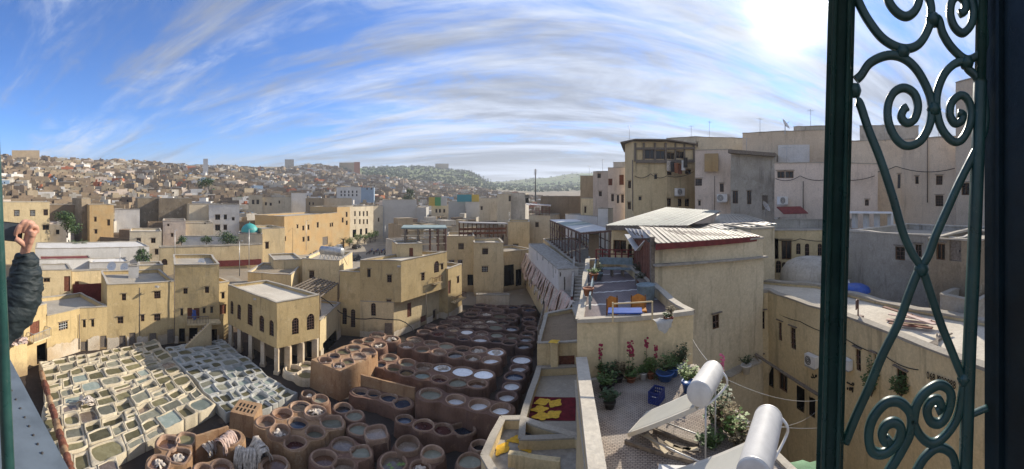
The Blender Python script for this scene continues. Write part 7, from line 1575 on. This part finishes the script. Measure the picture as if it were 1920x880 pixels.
scroll([(330, 380), (345, 392), (378, 490), (420, 595), (468, 740), (505, 870), (540, 950), (578, 1010), (612, 1110), (650, 1220), (690, 1320), (722, 1400), (738, 1425)], 0)
scroll([(445, 900), (500, 810), (535, 735), (532, 668), (492, 628), (442, 632), (398, 680), (378, 740), (384, 800), (412, 822), (452, 812), (490, 770), (498, 725), (474, 704), (442, 716), (428, 750), (442, 776), (460, 762)], 440, .014)
scroll([(545, 705), (556, 642), (590, 592), (640, 564), (678, 582), (686, 622), (668, 680), (640, 708), (608, 698), (596, 660), (612, 626), (638, 620), (648, 648), (630, 662)], 440, .014)
scroll([(540, 690), (568, 750), (612, 782), (660, 758), (708, 690), (728, 600), (738, 520)], 440, .013)
scroll([(545, 920), (560, 880), (592, 830), (640, 798), (688, 822), (704, 880), (706, 930)], 440, .013)
scroll([(735, 690), (770, 672), (822, 650)], 440, .009, 'hinge_pin')
for x, y in ((322, 340), (505, 196), (618, 75), (745, 236), (622, 410), (575, 1010), (735, 1420)):
    q = gp(1440+x/2, y/2); mb = MB(); mb.lathe(q, [(.001, -.011), (.009, -.009), (.012, 0), (.009, .009), (.001, .011)], 10); mb.build('weld_knot', M['greeniron'], gq)
# dark shutter edge at the right
SA, SB = P(1846, .64), P(2080, .55)
t = thing('window_shutter', 'dark green shutter edge beside the iron grille', 'shutter', SA+UP*19.9); d = (SB-SA).normalized(); n_ = V3(-d.y, d.x, 0); n_ = n_ if n_.dot(SA) < 0 else -n_
for i, (o0, o1, pr) in enumerate(((0, .030, .0), (.030, .036, .012), (.037, .080, -.004), (.081, .087, .010), (.088, .30, .002))):
    mb = MB(); a, b = SA+d*o0+n_*pr, SA+d*o1+n_*pr; vs = [a, b, b-n_*.05, a-n_*.05]; vs = [v+UP*19.6 for v in vs]+[v+UP*22.0 for v in vs]; mb.add(vs, [(0, 1, 5, 4), (1, 2, 6, 5), (2, 3, 7, 6), (3, 0, 4, 7)]); mb.build('stile', M['shutter'], t)
# green frame post at the left edge
mb = MB(); a, b = PR(-56, -700, .62), PR(30, 1190, .62); mb.tube([a.lerp(b, i/12)+V3(.001*sin(i), 0, 0) for i in range(13)], [.011]*13, 8, up=V3(0, 1, 0)); props(mb.build('frame_post', M['greeniron']), 'green painted iron frame post beside the raised arm', 'post')

# ---------------------------------------------------------------- raised arm with a phone
AR = 1.5
def ap(px, py, dr=0.): return PR(px, py, AR+dr)
pt_ = thing('person', 'person in a dark quilted jacket raising a phone to photograph', 'person', ap(20, 640))
path = spl([ap(-150, 700, .05), ap(-70, 668, .03), ap(-10, 622, .0), ap(30, 578, -.01), ap(47, 535, 0), ap(48, 498, .01), ap(46, 474, .01)], 30)
rad = []; n = len(path)
for i in range(n):
    s = i/(n-1); base = np.interp(s, [0, .3, .55, .7, .85, .97, 1], [.085, .08, .078, .072, .058, .040, .033]); rad.append(float(base*(1+.05*abs(sin(s*pi*9.5))-.02)))
mb = MB(); mb.tube(path, rad, 40)
mb.v = [tuple(Vector(v)+noise.noise_vector(Vector((v[0], v[1], v[2]*1.8))*20)*.008+noise.noise_vector(Vector((v[0], v[1], v[2]*2.2))*48)*.005+noise.noise_vector(Vector(v)*120)*.0018) for v in mb.v]
M['jacket'] = simple('dark_quilted_nylon', (.022, .032, .036), .62, .3, var=.35, nscale=30, bump=.15); mb.build('jacket_sleeve', M['jacket'], pt_)
M['skin'] = simple('skin', (.50, .27, .19), .55, .35, var=.12, nscale=40, bump=.1)
hm = MB()
hm.tube(spl([ap(46, 484, .01), ap(47, 472, .008), ap(50, 462, .0), ap(54, 450, -.008), ap(57, 438, -.014), ap(59, 430, -.016)], 5), [.031]*5+[.031]*5+[.032]*5+[.034]*5+[.038]*5+[.030], 20, flat=.62, up=V3(.25, .0, 0))
for k, pts in enumerate((((52, 432), (46, 423), (37, 424), (31, 433), (29, 442)), ((58, 429), (53, 418), (44, 417), (38, 426), (36, 437)), ((64, 430), (61, 420), (53, 418), (47, 426), (44, 436)), ((69, 436), (68, 427), (61, 424), (56, 431), (53, 439)))):
    q = spl([ap(x_, y_, d_) for (x_, y_), d_ in zip(pts, (-.012, -.024, -.036, -.032, -.022))], 5); n = len(q)
    hm.tube([q[0]]+q+[q[-1]+(q[-1]-q[-2])*.6], [.006]+[.0118-.0034*i/n for i in range(n)]+[.003], 10)
q = spl([ap(49, 464, -.006), ap(43, 457, -.022), ap(36, 452, -.032), ap(29, 448, -.030)], 5); hm.tube([q[0]]+q+[q[-1]+(q[-1]-q[-2])*.6], [.008]+[.0150-.0045*i/len(q) for i in range(len(q))]+[.003], 10)
ho = hm.build('hand', M['skin'], pt_); md = ho.modifiers.new('r', 'REMESH'); md.mode = 'VOXEL'; md.voxel_size = .0028; md.use_smooth_shade = True; sm_ = ho.modifiers.new('s', 'SMOOTH'); sm_.iterations = 4
dg = bpy.context.evaluated_depsgraph_get(); nm = bpy.data.meshes.new_from_object(ho.evaluated_get(dg)); ho.modifiers.clear(); ho.data = nm
a, b = ap(-22, 430, .012), ap(42, 437, .004); d = (b-a).normalized(); n_ = V3(-a.x, -a.y, 0).normalized(); u = d.cross(n_).normalized(); u = u if u.z > 0 else -u
t = thing('phone', 'dark smartphone held up by the raised hand', 'phone', a); mb = MB(); h, th2 = .038, .0045
vs = [a-u*h, b-u*h, b+u*h, a+u*h]; vs = [v+n_*th2 for v in vs]+[v-n_*th2 for v in vs]; mb.add(vs, [(0, 1, 2, 3), (7, 6, 5, 4), (0, 4, 5, 1), (1, 5, 6, 2), (2, 6, 7, 3), (3, 7, 4, 0)]); mb.build('phone_body', M['rubber'], t)
mb = MB(); k = .92; c = (a+b)/2; mb.add([c+(v-c)*k+n_*.001 for v in vs[:4]], [(0, 1, 2, 3)]); M['screen'] = simple('dim_glossy_screen', (.10, .12, .14), .15, .5, var=.6); mb.build('screen', M['screen'], t)

# ---------------------------------------------------------------- the air: thin even haze over the valley
mb = MB(); mb.box((0, 0, 70), (7000, 7000, 206)); t_ = bpy.data.materials.new('valley_haze'); t_.use_nodes = True; nt_ = t_.node_tree; nt_.nodes.clear()
pv = nt_.nodes.new('ShaderNodeVolumePrincipled'); ov = nt_.nodes.new('ShaderNodeOutputMaterial'); nt_.links.new(pv.outputs[0], ov.inputs['Volume'])
pv.inputs['Color'].default_value = (.86, .92, 1.0, 1); pv.inputs['Density'].default_value = .00024; pv.inputs['Anisotropy'].default_value = .2
hz_ = mb.build('haze', t_, org=Vector((0, 0, 70))); props(hz_, 'thin pale haze over the valley', 'haze', None, 'stuff')
